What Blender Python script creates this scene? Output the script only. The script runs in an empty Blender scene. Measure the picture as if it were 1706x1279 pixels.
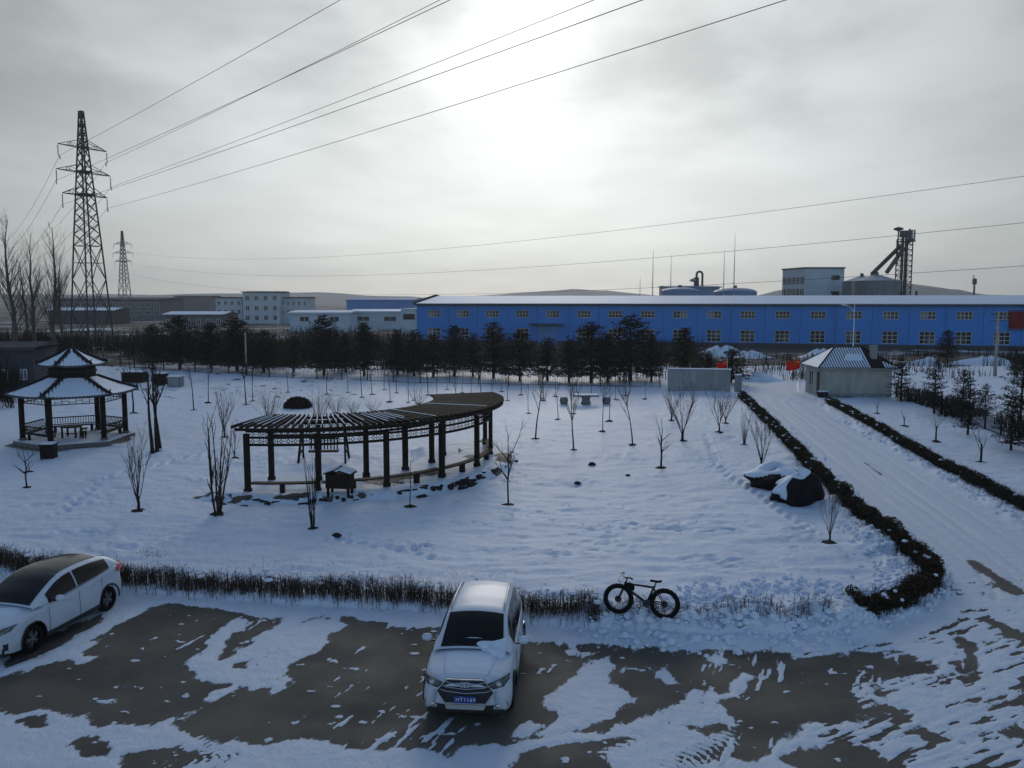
import bpy, math, random
import numpy as np
from mathutils import Vector, Matrix

S = bpy.context.scene
COL = S.collection
R = math.radians
PI = math.pi
random.seed(7)

# ------------------------------------------------------------------ camera, sky, sun, exposure
CAM_H, FOC, HORIZON = 8.2, 1400.0, 500.0          # eye height; focal length and horizon row in photo pixels
PITCH = math.atan((639.5 - HORIZON) / FOC)
CP, SP = math.cos(PITCH), math.sin(PITCH)
cam_data = bpy.data.cameras.new('camera')
cam = bpy.data.objects.new('camera', cam_data)
COL.objects.link(cam)
cam.location = (0, 0, CAM_H)
cam.rotation_euler = (PI / 2 - PITCH, 0, 0)
cam_data.sensor_width = 36
cam_data.lens = FOC / 1706 * 36
cam_data.clip_start = 0.1
cam_data.clip_end = 12000
S.camera = cam

SUN_EL, SUN_AZ = R(21.0), R(1.2)                   # azimuth measured from +Y towards +X
SUN_DIR = Vector((math.sin(SUN_AZ) * math.cos(SUN_EL), math.cos(SUN_AZ) * math.cos(SUN_EL), math.sin(SUN_EL)))
world = bpy.data.worlds.new('World')
S.world = world
world.use_nodes = True
wn, wl = world.node_tree.nodes, world.node_tree.links
wn.clear()

def wmath(op, a, b=None, c=None, clamp=False):
    n = wn.new('ShaderNodeMath'); n.operation = op; n.use_clamp = clamp
    for i, v in enumerate((a, b, c)):
        if v is None: continue
        if isinstance(v, (int, float)): n.inputs[i].default_value = v
        else: wl.new(v, n.inputs[i])
    return n.outputs[0]

tc = wn.new('ShaderNodeTexCoord')
nrm = wn.new('ShaderNodeVectorMath'); nrm.operation = 'NORMALIZE'
wl.new(tc.outputs['Generated'], nrm.inputs[0])
dot = wn.new('ShaderNodeVectorMath'); dot.operation = 'DOT_PRODUCT'
wl.new(nrm.outputs[0], dot.inputs[0]); dot.inputs[1].default_value = SUN_DIR
mu = dot.outputs['Value']
def phase(g, k):                                    # forward scattering of thin cloud round the sun
    den = wmath('POWER', wmath('SUBTRACT', 1 + g * g, wmath('MULTIPLY', mu, 2 * g)), 1.5)
    return wmath('DIVIDE', k * (1 - g * g), den)
glow = wmath('ADD', wmath('ADD', phase(0.50, 0.164), phase(0.91, 0.0046)), 0.010)
sep = wn.new('ShaderNodeSeparateXYZ'); wl.new(nrm.outputs[0], sep.inputs[0])
zz = wmath('ADD', wmath('MAXIMUM', sep.outputs['Z'], 0.0), 0.12)
cmb = wn.new('ShaderNodeCombineXYZ')
wl.new(wmath('DIVIDE', sep.outputs['X'], zz), cmb.inputs[0])
wl.new(wmath('DIVIDE', sep.outputs['Y'], zz), cmb.inputs[1])
def wnoise(scale, detail, rough, off, dist=0.0):
    mp = wn.new('ShaderNodeMapping'); wl.new(cmb.outputs[0], mp.inputs['Vector'])
    mp.inputs['Location'].default_value = off
    mp.inputs['Scale'].default_value = (1.0, 0.75, 1.0)
    n = wn.new('ShaderNodeTexNoise'); wl.new(mp.outputs[0], n.inputs['Vector'])
    n.inputs['Scale'].default_value = scale; n.inputs['Detail'].default_value = detail
    n.inputs['Roughness'].default_value = rough; n.inputs['Distortion'].default_value = dist
    return n.outputs['Fac']
def wramp(fac, lo, hi, a, b):
    n = wn.new('ShaderNodeMapRange'); n.interpolation_type = 'SMOOTHSTEP'
    wl.new(fac, n.inputs['Value'])
    for k, v in zip(('From Min', 'From Max', 'To Min', 'To Max'), (lo, hi, a, b)): n.inputs[k].default_value = v
    return n.outputs['Result']
thick0 = wramp(wnoise(1.15, 5, 0.5, (12.5, -3.3, 0), 0.15), 0.36, 0.66, 1.06, 0.58)   # thick cloud is greyer
thick = wmath('ADD', 1.0, wmath('MULTIPLY', wmath('SUBTRACT', thick0, 1.0), wramp(sep.outputs['Z'], 0.10, 0.30, 0.12, 1.0)))
wisps = wramp(wnoise(1.6, 3, 0.55, (-4.4, 8.2, 0), 0.0), 0.35, 0.7, 0.965, 1.06)
cloud_l = wmath('MULTIPLY', wmath('MULTIPLY', wmath('MULTIPLY', glow, thick), wisps), wramp(sep.outputs['Z'], 0.02, 0.45, 1.16, 0.80))
ccol = wn.new('ShaderNodeVectorMath'); ccol.operation = 'SCALE'
ccol.inputs[0].default_value = (0.955, 1.0, 0.985)
wl.new(cloud_l, ccol.inputs['Scale'])
sky = wn.new('ShaderNodeTexSky'); sky.sky_type = 'NISHITA'; sky.sun_disc = False
sky.sun_elevation = SUN_EL; sky.sun_rotation = SUN_AZ
sky.altitude = 200; sky.air_density = 1.0; sky.dust_density = 0.6; sky.ozone_density = 1.6
bg_sky = wn.new('ShaderNodeBackground'); wl.new(sky.outputs[0], bg_sky.inputs['Color']); bg_sky.inputs['Strength'].default_value = 0.135
bg_cloud = wn.new('ShaderNodeBackground'); wl.new(ccol.outputs[0], bg_cloud.inputs['Color']); bg_cloud.inputs['Strength'].default_value = 1.0
cover = wramp(wnoise(0.9, 3, 0.5, (7.3, -2.2, 0)), 0.3, 0.65, 0.04, 0.5)
# the veil is seen edge-on towards the horizon, so it closes up there
veil = wmath('MAXIMUM', cover, wramp(sep.outputs['Z'], 0.75, 0.36, 0.0, 0.94))
# the cloud field lies towards the sun; behind the viewer the sky is clear (the shade is blue)
cover2 = wmath('MULTIPLY', veil, wramp(mu, 0.0, 0.62, 0.06, 1.0))
mixs = wn.new('ShaderNodeMixShader')
wl.new(cover2, mixs.inputs[0]); wl.new(bg_sky.outputs[0], mixs.inputs[1]); wl.new(bg_cloud.outputs[0], mixs.inputs[2])
wout = wn.new('ShaderNodeOutputWorld'); wl.new(mixs.outputs[0], wout.inputs['Surface'])

sun_data = bpy.data.lights.new('sun', 'SUN')
sun_data.energy = 0.5
sun_data.angle = R(18)
sun_data.color = (1.0, 0.93, 0.82)
sun = bpy.data.objects.new('sun', sun_data)
COL.objects.link(sun)
sun.rotation_euler = (-SUN_DIR).to_track_quat('-Z', 'Y').to_euler()

S.view_settings.view_transform = 'Standard'
S.view_settings.look = 'None'
S.view_settings.exposure = 0.0
S.view_settings.gamma = 1.0
S.render.engine = 'CYCLES'
S.cycles.use_denoising = True
S.cycles.max_bounces = 6
S.cycles.volume_bounces = 0
S.cycles.sample_clamp_indirect = 4

# ------------------------------------------------------------------ helpers
def ray(px, py):
    u = (px - 853) / FOC; v = (py - 639.5) / FOC
    return Vector((u, CP - v * SP, -SP - v * CP))
def ground_at(px, py, z=0.0):                       # survey: where a photo pixel meets the level z
    d = ray(px, py); t = (z - CAM_H) / d.z
    return Vector((d.x * t, d.y * t, z))
def at_depth(px, py, Y):                            # survey: the point on that sight line at distance Y
    d = ray(px, py); t = Y / d.y
    return Vector((d.x * t, Y, CAM_H + d.z * t))

MATS = {}
def mat(name, color, rough=0.7, metal=0.0, var=0.0, vscale=6.0, bump=0.0, bscale=40.0, spec=0.5, coat=0.0, coord='Object', stretch=(1, 1, 1), color2=None):
    if rough >= 0.6 and spec == 0.5: spec = 0.12      # dry weathered surfaces hardly shine
    m = bpy.data.materials.new(name); m.use_nodes = True
    nt = m.node_tree; n, l = nt.nodes, nt.links
    b = n['Principled BSDF']
    b.inputs['Base Color'].default_value = (*color, 1)
    b.inputs['Roughness'].default_value = rough; b.inputs['Metallic'].default_value = metal
    b.inputs['Specular IOR Level'].default_value = spec
    b.inputs['Coat Weight'].default_value = coat
    if coat: b.inputs['Coat Roughness'].default_value = 0.16
    if var or bump or color2:
        t = n.new('ShaderNodeTexCoord'); mp = n.new('ShaderNodeMapping'); l.new(t.outputs[coord], mp.inputs['Vector'])
        mp.inputs['Scale'].default_value = stretch
    if var or color2:
        ns = n.new('ShaderNodeTexNoise'); ns.inputs['Scale'].default_value = vscale; ns.inputs['Detail'].default_value = 5
        ns.inputs['Roughness'].default_value = 0.65
        l.new(mp.outputs[0], ns.inputs['Vector'])
        rp = n.new('ShaderNodeMapRange'); l.new(ns.outputs['Fac'], rp.inputs['Value'])
        rp.inputs['From Min'].default_value = 0.3; rp.inputs['From Max'].default_value = 0.7
        mx = n.new('ShaderNodeMix'); mx.data_type = 'RGBA'
        l.new(rp.outputs[0], mx.inputs[0])
        c2 = color2 or tuple(c * (1 + var) for c in color); c1 = color if color2 else tuple(c * (1 - var) for c in color)
        mx.inputs[6].default_value = (*c1, 1); mx.inputs[7].default_value = (*c2, 1)
        l.new(mx.outputs[2], b.inputs['Base Color'])
    if bump:
        nb = n.new('ShaderNodeTexNoise'); nb.inputs['Scale'].default_value = bscale; nb.inputs['Detail'].default_value = 6
        l.new(mp.outputs[0], nb.inputs['Vector'])
        bp = n.new('ShaderNodeBump'); bp.inputs['Strength'].default_value = min(1, bump); bp.inputs['Distance'].default_value = 0.05
        l.new(nb.outputs['Fac'], bp.inputs['Height']); l.new(bp.outputs[0], b.inputs['Normal'])
    MATS[name] = m
    return m

SNOW_RGB = (0.69, 0.78, 0.91)
mat('snow', SNOW_RGB, 0.55, var=0.03, vscale=1.5, bump=0.45, bscale=9, spec=0.3)
mat('wood', (0.020, 0.014, 0.011), 0.65, var=0.35, vscale=9, bump=0.3, bscale=30, stretch=(1, 1, 0.2))
mat('wood_beam', (0.032, 0.023, 0.017), 0.65, var=0.4, vscale=7, bump=0.3, bscale=30)
mat('bark', (0.028, 0.022, 0.019), 0.85, var=0.4, vscale=12, bump=0.5, bscale=25, stretch=(1, 1, 0.3))
mat('bark_grey', (0.10, 0.088, 0.075), 0.85, var=0.4, vscale=8)
mat('twig', (0.062, 0.042, 0.030), 0.85, var=0.4, vscale=4)
mat('twig_dark', (0.022, 0.017, 0.014), 0.85, var=0.4, vscale=4)
mat('soil', (0.045, 0.036, 0.028), 0.95, var=0.5, vscale=9, bump=0.6, bscale=18)
mat('needles', (0.010, 0.015, 0.010), 0.75, var=0.45, vscale=3, coord='Object')
mat('needles_young', (0.018, 0.025, 0.013), 0.75, var=0.45, vscale=3)
mat('hedge_leaf', (0.026, 0.024, 0.013), 0.75, var=0.5, vscale=4.5, color2=(0.070, 0.046, 0.026))
mat('dead_bush', (0.045, 0.028, 0.020), 0.85, var=0.4, vscale=6)
mat('dry_grass', (0.12, 0.095, 0.055), 0.85, var=0.4, vscale=6)
mat('paint_white', (0.60, 0.67, 0.78), 0.5, spec=0.3, coat=0.22, var=0.015, vscale=3)
mat('car_glass', (0.006, 0.007, 0.008), 0.05, spec=0.35, var=0.2, vscale=3)
mat('roof_glass', (0.006, 0.006, 0.006), 0.14, spec=0.3, var=0.2, vscale=3)
mat('plastic_black', (0.015, 0.015, 0.016), 0.55, var=0.2, vscale=20)
mat('rubber', (0.012, 0.012, 0.012), 0.8, var=0.3, vscale=30, bump=0.2, bscale=60)
mat('alloy', (0.22, 0.22, 0.23), 0.4, metal=0.8, var=0.15, vscale=10)
mat('chrome', (0.60, 0.62, 0.63), 0.2, metal=1.0, var=0.05, vscale=10)
mat('silver_plastic', (0.50, 0.51, 0.52), 0.35, metal=0.4, var=0.08, vscale=10)
mat('lamp_glass', (0.10, 0.11, 0.12), 0.12, spec=0.8, var=0.3, vscale=12)
mat('lamp_bright', (0.55, 0.56, 0.58), 0.15, metal=0.5, var=0.1, vscale=12)
mat('lamp_red', (0.75, 0.045, 0.03), 0.15, spec=0.8, var=0.1, vscale=12)
mat('plate_blue', (0.025, 0.05, 0.28), 0.4, var=0.1, vscale=15)
mat('plate_white', (0.75, 0.75, 0.75), 0.5, var=0.05, vscale=15)
mat('black_frame', (0.010, 0.010, 0.011), 0.35, var=0.2, vscale=12)
mat('saddle', (0.008, 0.008, 0.008), 0.6, var=0.2, vscale=12)
mat('nylon', (0.010, 0.010, 0.011), 0.85, var=0.2, vscale=30)
mat('steel', (0.075, 0.080, 0.082), 0.6, metal=0.3, var=0.25, vscale=3)
mat('steel_pale', (0.30, 0.32, 0.34), 0.5, metal=0.3, var=0.15, vscale=3)
mat('wire', (0.05, 0.05, 0.05), 0.6, var=0.1, vscale=1)
mat('porcelain', (0.10, 0.085, 0.08), 0.3, var=0.2, vscale=6)
mat('iron', (0.025, 0.026, 0.028), 0.6, var=0.3, vscale=5)
mat('pole_concrete', (0.33, 0.31, 0.28), 0.85, var=0.2, vscale=3, bump=0.2)
mat('lamp_white', (0.62, 0.66, 0.70), 0.4, var=0.06, vscale=3)
mat('render_grey', (0.27, 0.28, 0.285), 0.9, var=0.22, vscale=1.4, bump=0.25, bscale=20, stretch=(1, 1, 0.25))
mat('render_cream', (0.38, 0.375, 0.35), 0.9, var=0.28, vscale=1.0, bump=0.2, bscale=20, stretch=(1, 1, 0.35))
mat('stone', (0.17, 0.165, 0.155), 0.9, var=0.3, vscale=4, bump=0.5, bscale=14)
mat('tile_dark', (0.030, 0.026, 0.025), 0.75, var=0.35, vscale=5)
mat('tile_grey', (0.085, 0.085, 0.09), 0.75, var=0.35, vscale=5)
mat('window_reflection', (0.055, 0.060, 0.066), 0.25, spec=0.5, var=0.5, vscale=0.9)
mat('window_blind', (0.16, 0.165, 0.165), 0.5, var=0.35, vscale=0.8)
mat('window_dark', (0.014, 0.017, 0.022), 0.10, spec=0.5, var=0.4, vscale=0.7)
mat('frame_white', (0.52, 0.55, 0.58), 0.6, var=0.12, vscale=3)
mat('flag_red', (0.62, 0.018, 0.012), 0.8, var=0.15, vscale=4)
mat('flag_gold', (0.75, 0.52, 0.03), 0.7, var=0.1, vscale=4)
mat('sign_red', (0.17, 0.014, 0.014), 0.7, var=0.25, vscale=2)
mat('tarp', (0.012, 0.012, 0.014), 0.75, var=0.35, vscale=4, bump=0.5, bscale=6)
mat('panel_pale', (0.48, 0.55, 0.64), 0.6, var=0.08, vscale=0.4)
mat('panel_office', (0.47, 0.53, 0.60), 0.75, var=0.1, vscale=0.3)
mat('panel_blue', (0.11, 0.24, 0.52), 0.6, var=0.1, vscale=0.3)
mat('tank_blue', (0.17, 0.25, 0.40), 0.5, var=0.1, vscale=0.3)
mat('silo_steel', (0.13, 0.145, 0.165), 0.5, metal=0.3, var=0.25, vscale=0.5, stretch=(1, 1, 0.15))
mat('silo_roof', (0.26, 0.31, 0.38), 0.5, metal=0.2, var=0.12, vscale=0.6)
mat('dark_rock', (0.03, 0.028, 0.026), 0.9, var=.4, vscale=8, bump=.4, bscale=14)
mat('old_wall', (0.13, 0.135, 0.15), 0.85, var=0.25, vscale=0.3)
mat('cladding_dark', (0.06, 0.065, 0.075), 0.8, var=0.25, vscale=0.3)

def ribbed(name, color, axis, period, strength=0.5, rough=0.55, var=0.07):    # trapezoid steel sheet: vertical ribs as fine relief
    m = mat(name, color, rough, var=var, vscale=0.25)
    nt = m.node_tree; n, l = nt.nodes, nt.links
    t = n.new('ShaderNodeTexCoord')
    w = n.new('ShaderNodeTexWave'); w.wave_type = 'BANDS'; w.bands_direction = axis; w.wave_profile = 'SIN'
    l.new(t.outputs['Object'], w.inputs['Vector']); w.inputs['Scale'].default_value = 0.314 / period * 1.0
    bp = n.new('ShaderNodeBump'); bp.inputs['Strength'].default_value = strength; bp.inputs['Distance'].default_value = 0.03
    l.new(w.outputs['Fac'], bp.inputs['Height']); l.new(bp.outputs[0], n['Principled BSDF'].inputs['Normal'])
    return m
ribbed('factory_blue', (0.022, 0.205, 0.62), 'X', 0.35, 0.5, var=0.09)

def road_dirt(name, rgb, z0, z1, amount):              # salt and mud thrown up from the road onto a painted body
    m = MATS[name]; n, l = m.node_tree.nodes, m.node_tree.links; b = n['Principled BSDF']; src = b.inputs['Base Color'].links[0].from_socket
    t = n.new('ShaderNodeTexCoord'); sx = n.new('ShaderNodeSeparateXYZ'); l.new(t.outputs['Object'], sx.inputs[0])
    r1 = n.new('ShaderNodeMapRange'); l.new(sx.outputs['Z'], r1.inputs['Value'])
    for k, v in zip(('From Min', 'From Max', 'To Min', 'To Max'), (z0, z1, amount, 0.0)): r1.inputs[k].default_value = v
    ns = n.new('ShaderNodeTexNoise'); l.new(t.outputs['Object'], ns.inputs['Vector']); ns.inputs['Scale'].default_value = 5.0; ns.inputs['Detail'].default_value = 7; ns.inputs['Roughness'].default_value = .7
    mu_ = n.new('ShaderNodeMath'); mu_.operation = 'MULTIPLY'; l.new(r1.outputs[0], mu_.inputs[0]); l.new(ns.outputs['Fac'], mu_.inputs[1])
    mx = n.new('ShaderNodeMix'); mx.data_type = 'RGBA'; l.new(mu_.outputs[0], mx.inputs[0]); l.new(src, mx.inputs[6]); mx.inputs[7].default_value = (*rgb, 1); l.new(mx.outputs[2], b.inputs['Base Color'])
road_dirt('paint_white', (0.22, 0.215, 0.21), 0.25, 0.75, 0.8)

class MB:
    """collects shapes for one mesh"""
    def __init__(self): self.v = []; self.f = []
    def add(self, vs, fs):
        o = len(self.v); self.v.extend(vs); self.f.extend([tuple(i + o for i in f) for f in fs])
    def box(self, c, s, rz=0.0, rx=0.0, ry=0.0):
        M = Matrix.Rotation(rz, 3, 'Z') @ Matrix.Rotation(ry, 3, 'Y') @ Matrix.Rotation(rx, 3, 'X')
        vs = []
        for sx in (-.5, .5):
            for sy in (-.5, .5):
                for sz in (-.5, .5):
                    p = M @ Vector((sx * s[0], sy * s[1], sz * s[2])); vs.append((p.x + c[0], p.y + c[1], p.z + c[2]))
        self.add(vs, [(0, 1, 3, 2), (4, 6, 7, 5), (0, 4, 5, 1), (2, 3, 7, 6), (0, 2, 6, 4), (1, 5, 7, 3)])
        return self
    def bar(self, a, b, w, h=None, up=(0, 0, 1)):
        h = h or w; a = Vector(a); b = Vector(b); d = (b - a)
        if d.length < 1e-6: return self
        d.normalize(); u = Vector(up)
        if abs(d.dot(u)) > 0.98: u = Vector((0, 1, 0))
        r = d.cross(u).normalized(); u = r.cross(d)
        vs = []
        for p in (a, b):
            for i, j in ((-1, -1), (1, -1), (1, 1), (-1, 1)): vs.append(tuple(p + r * (w / 2 * i) + u * (h / 2 * j)))
        self.add(vs, [(0, 3, 2, 1), (4, 5, 6, 7), (0, 1, 5, 4), (1, 2, 6, 5), (2, 3, 7, 6), (3, 0, 4, 7)])
        return self
    def tube(self, pts, rads, n=6, cap=True):
        pts = [Vector(p) for p in pts]
        if not hasattr(rads, '__len__'): rads = [rads] * len(pts)
        vs = []; fs = []; prev = None
        for i, p in enumerate(pts):
            d = (pts[min(i + 1, len(pts) - 1)] - pts[max(i - 1, 0)])
            d = d.normalized() if d.length > 1e-9 else Vector((0, 0, 1))
            u = prev if prev is not None else (Vector((1, 0, 0)) if abs(d.x) < 0.9 else Vector((0, 1, 0)))
            r = d.cross(u); r = r.normalized() if r.length > 1e-6 else d.orthogonal().normalized()
            u = r.cross(d).normalized(); prev = u
            for k in range(n):
                a = 2 * PI * k / n; vs.append(tuple(p + (u * math.cos(a) + r * math.sin(a)) * rads[i]))
        for i in range(len(pts) - 1):
            for k in range(n):
                a, b = i * n + k, i * n + (k + 1) % n; fs.append((a, a + n, b + n, b))
        if cap: fs.append(tuple(range(n))); fs.append(tuple(reversed(range((len(pts) - 1) * n, len(pts) * n))))
        self.add(vs, fs); return self
    def lathe(self, prof, n=24, c=(0, 0, 0), cap=True):
        vs = []; fs = []
        for r, z in prof:
            for k in range(n):
                a = 2 * PI * k / n; vs.append((c[0] + r * math.cos(a), c[1] + r * math.sin(a), c[2] + z))
        for i in range(len(prof) - 1):
            for k in range(n):
                a, b = i * n + k, i * n + (k + 1) % n; fs.append((a, b, b + n, a + n))
        if cap: fs.append(tuple(reversed(range(n)))); fs.append(tuple(range((len(prof) - 1) * n, len(prof) * n)))
        self.add(vs, fs); return self
    def prism(self, poly, z0, z1):                   # poly counter-clockwise in xy
        n = len(poly); vs = [(p[0], p[1], z0) for p in poly] + [(p[0], p[1], z1) for p in poly]
        self.add(vs, [tuple(reversed(range(n))), tuple(range(n, 2 * n))] + [(i, (i + 1) % n, n + (i + 1) % n, n + i) for i in range(n)])
        return self
    def quad(self, a, b, c, d): self.add([tuple(a), tuple(b), tuple(c), tuple(d)], [(0, 1, 2, 3)]); return self
    def tri(self, a, b, c): self.add([tuple(a), tuple(b), tuple(c)], [(0, 1, 2)]); return self
    def slab(self, pts, nrm, th):                    # flat polygon given thickness along nrm
        n = len(pts); N = Vector(nrm) * th; top = [tuple(Vector(p) + N) for p in pts]
        self.add([tuple(p) for p in pts] + top, [tuple(reversed(range(n))), tuple(range(n, 2 * n))] + [(i, (i + 1) % n, n + (i + 1) % n, n + i) for i in range(n)])
        return self
    def mesh(self, name, m, smooth=False):
        me = bpy.data.meshes.new(name); me.from_pydata(self.v, [], self.f)
        me.materials.append(MATS[m])
        if smooth: me.polygons.foreach_set('use_smooth', [True] * len(me.polygons))
        me.update(); return me
    def build(self, name, m, parent=None, smooth=False, loc=None, rz=None):
        return obj(name, self.mesh(name, m, smooth), parent, loc, rz)

def obj(name, me, parent=None, loc=None, rz=None):
    o = bpy.data.objects.new(name, me); COL.objects.link(o); o.parent = parent
    if loc is not None: o.location = loc
    if rz is not None: o.rotation_euler = (0, 0, rz)
    return o
def tag(o, label=None, cat=None, group=None, kind=None):
    if label: o['label'] = label
    if cat: o['category'] = cat
    if group: o['group'] = group
    if kind: o['kind'] = kind
    return o
def thing(name, label, cat, loc=(0, 0, 0), rz=0.0, group=None):
    o = bpy.data.objects.new(name, None); COL.objects.link(o); o.location = loc; o.rotation_euler = (0, 0, rz)
    o.empty_display_size = 0.2
    return tag(o, label, cat, group)
def np_mesh(name, V, Fq, m, smooth=True):            # vertices (n,3), faces (k,4 or 3) as arrays
    me = bpy.data.meshes.new(name); V = np.asarray(V, np.float32); Fq = np.asarray(Fq, np.int32); k = Fq.shape[1]
    me.vertices.add(len(V)); me.vertices.foreach_set('co', V.ravel())
    me.loops.add(Fq.size); me.loops.foreach_set('vertex_index', Fq.ravel())
    me.polygons.add(len(Fq)); me.polygons.foreach_set('loop_start', np.arange(len(Fq), dtype=np.int32) * k)
    me.polygons.foreach_set('use_smooth', np.full(len(Fq), smooth))
    me.materials.append(MATS[m]); me.update(calc_edges=True); me.validate(); return me

def vnoise(x, y, seed=0):                            # value noise on arrays, 0..1
    xi = np.floor(x).astype(np.int64); yi = np.floor(y).astype(np.int64); fx = x - xi; fy = y - yi
    fx = fx * fx * (3 - 2 * fx); fy = fy * fy * (3 - 2 * fy)
    def h(a, b):
        n = (a * 374761393 + b * 668265263 + seed * 1442695041) & 0x7fffffff
        n = ((n ^ (n >> 13)) * 1274126177) & 0x7fffffff
        return ((n ^ (n >> 16)) & 0xffff) / 65535.0
    return (h(xi, yi) * (1 - fx) + h(xi + 1, yi) * fx) * (1 - fy) + (h(xi, yi + 1) * (1 - fx) + h(xi + 1, yi + 1) * fx) * fy
def fbm(x, y, seed=0, oct=4, gain=0.5):
    s = 0; a = 1; t = 0
    for o in range(oct):
        s = s + a * vnoise(x * 2 ** o + 17.3 * o, y * 2 ** o - 9.1 * o, seed + o); t += a; a *= gain
    return s / t
def inside(poly, x, y):
    r = np.zeros(x.shape, bool); n = len(poly)
    for i in range(n):
        x1, y1 = poly[i]; x2, y2 = poly[(i + 1) % n]
        if y1 == y2: continue
        r ^= ((y1 > y) != (y2 > y)) & (x < (x2 - x1) * (y - y1) / (y2 - y1) + x1)
    return r
def dist_line(line, x, y):
    d = np.full(x.shape, 1e9)
    for (x1, y1), (x2, y2) in zip(line[:-1], line[1:]):
        dx, dy = x2 - x1, y2 - y1; L = dx * dx + dy * dy + 1e-9
        t = np.clip(((x - x1) * dx + (y - y1) * dy) / L, 0, 1)
        d = np.minimum(d, np.hypot(x - x1 - t * dx, y - y1 - t * dy))
    return d
def sdist(poly, x, y):                               # signed, positive inside
    d = dist_line(list(poly) + [poly[0]], x, y); return np.where(inside(poly, x, y), d, -d)
def gxy(pts): return [tuple(ground_at(*p)[:2]) for p in pts]
def sstep(a, b, x): t = np.clip((x - a) / (b - a), 0, 1); return t * t * (3 - 2 * t)

# ------------------------------------------------------------------ ground: snow garden, driveway, parking lot
def ground_material(name):
    m = bpy.data.materials.new(name); m.use_nodes = True
    nt = m.node_tree; n, l = nt.nodes, nt.links; b = n['Principled BSDF']
    def N(t, **k):
        q = n.new(t)
        for a, v in k.items(): setattr(q, a, v)
        return q
    geo = N('ShaderNodeNewGeometry')
    at = N('ShaderNodeAttribute', attribute_name='cover'); ad = N('ShaderNodeAttribute', attribute_name='dirt')
    def noise(scale, det=5, rough=0.6, stretch=(1, 1, 1), rz=0.0):
        mp = N('ShaderNodeMapping'); l.new(geo.outputs['Position'], mp.inputs['Vector']); mp.inputs['Scale'].default_value = stretch
        mp.inputs['Rotation'].default_value = (0, 0, rz)
        q = N('ShaderNodeTexNoise'); l.new(mp.outputs[0], q.inputs['Vector']); q.inputs['Scale'].default_value = scale
        q.inputs['Detail'].default_value = det; q.inputs['Roughness'].default_value = rough; return q.outputs['Fac']
    def math_(op, a, c):
        q = N('ShaderNodeMath', operation=op)
        for i, v in enumerate((a, c)):
            if isinstance(v, (int, float)): q.inputs[i].default_value = v
            else: l.new(v, q.inputs[i])
        return q.outputs[0]
    def ramp(v, a, c, lo=0.0, hi=1.0):
        q = N('ShaderNodeMapRange', interpolation_type='SMOOTHSTEP'); l.new(v, q.inputs['Value'])
        for k, x in zip(('From Min', 'From Max', 'To Min', 'To Max'), (a, c, lo, hi)): q.inputs[k].default_value = x
        return q.outputs['Result']
    def mix(f, a, c):
        q = N('ShaderNodeMix', data_type='RGBA'); l.new(f, q.inputs[0])
        for i, v in ((6, a), (7, c)):
            if isinstance(v, tuple): q.inputs[i].default_value = (*v, 1)
            else: l.new(v, q.inputs[i])
        return q.outputs[2]
    fine = noise(11, 7, 0.72, (1, 0.55, 1), 0.6); mid = noise(2.2, 5, 0.6)
    v = math_('ADD', at.outputs['Fac'], math_('MULTIPLY', math_('SUBTRACT', fine, 0.5), 1.6))
    mask = ramp(v, -0.10, 0.13)
    conc = mix(ramp(noise(0.8, 6, 0.6), 0.3, 0.7), (0.120, 0.110, 0.092), (0.094, 0.089, 0.079))
    conc = mix(ramp(noise(30, 4, 0.7), 0.35, 0.75), conc, (0.135, 0.122, 0.10))
    frost = ramp(math_('ADD', at.outputs['Fac'], math_('MULTIPLY', noise(5, 5, 0.7), 0.9)), 0.15, 0.75, 0.0, 0.30)
    conc = mix(ramp(noise(0.35, 5, 0.6), 0.42, 0.62), conc, (0.076, 0.073, 0.066))
    conc = mix(frost, conc, (0.42, 0.43, 0.45))
    snow = mix(ramp(mid, 0.3, 0.7), (0.66, 0.76, 0.89), (0.72, 0.80, 0.92))
    dirt = math_('MULTIPLY', ad.outputs['Fac'], ramp(noise(1.3, 6, 0.65, (1, 0.3, 1)), 0.25, 0.75, 0.45, 1.0))
    snow = mix(dirt, snow, (0.66, 0.70, 0.75))
    l.new(mix(mask, conc, snow), b.inputs['Base Color'])
    rg = N('ShaderNodeMix', data_type='FLOAT'); l.new(mask, rg.inputs[0])
    l.new(ramp(noise(0.6, 4, 0.5), 0.35, 0.7, 0.6, 0.8), rg.inputs[2]); rg.inputs[3].default_value = 0.5
    l.new(rg.outputs[0], b.inputs['Roughness'])
    sg_ = N('ShaderNodeMix', data_type='FLOAT'); l.new(mask, sg_.inputs[0]); sg_.inputs[2].default_value = 0.12; sg_.inputs[3].default_value = 0.18; l.new(sg_.outputs[0], b.inputs['Specular IOR Level'])
    hgt = math_('ADD', math_('MULTIPLY', mask, math_('ADD', math_('MULTIPLY', mid, 1.0), math_('MULTIPLY', fine, 0.55))), math_('MULTIPLY', noise(26, 4, 0.6), 0.14))
    bp = N('ShaderNodeBump'); bp.inputs['Strength'].default_value = 0.75; bp.inputs['Distance'].default_value = 0.075
    l.new(hgt, bp.inputs['Height']); l.new(bp.outputs[0], b.inputs['Normal'])
    MATS[name] = m
ground_material('snowy_ground')

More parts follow.
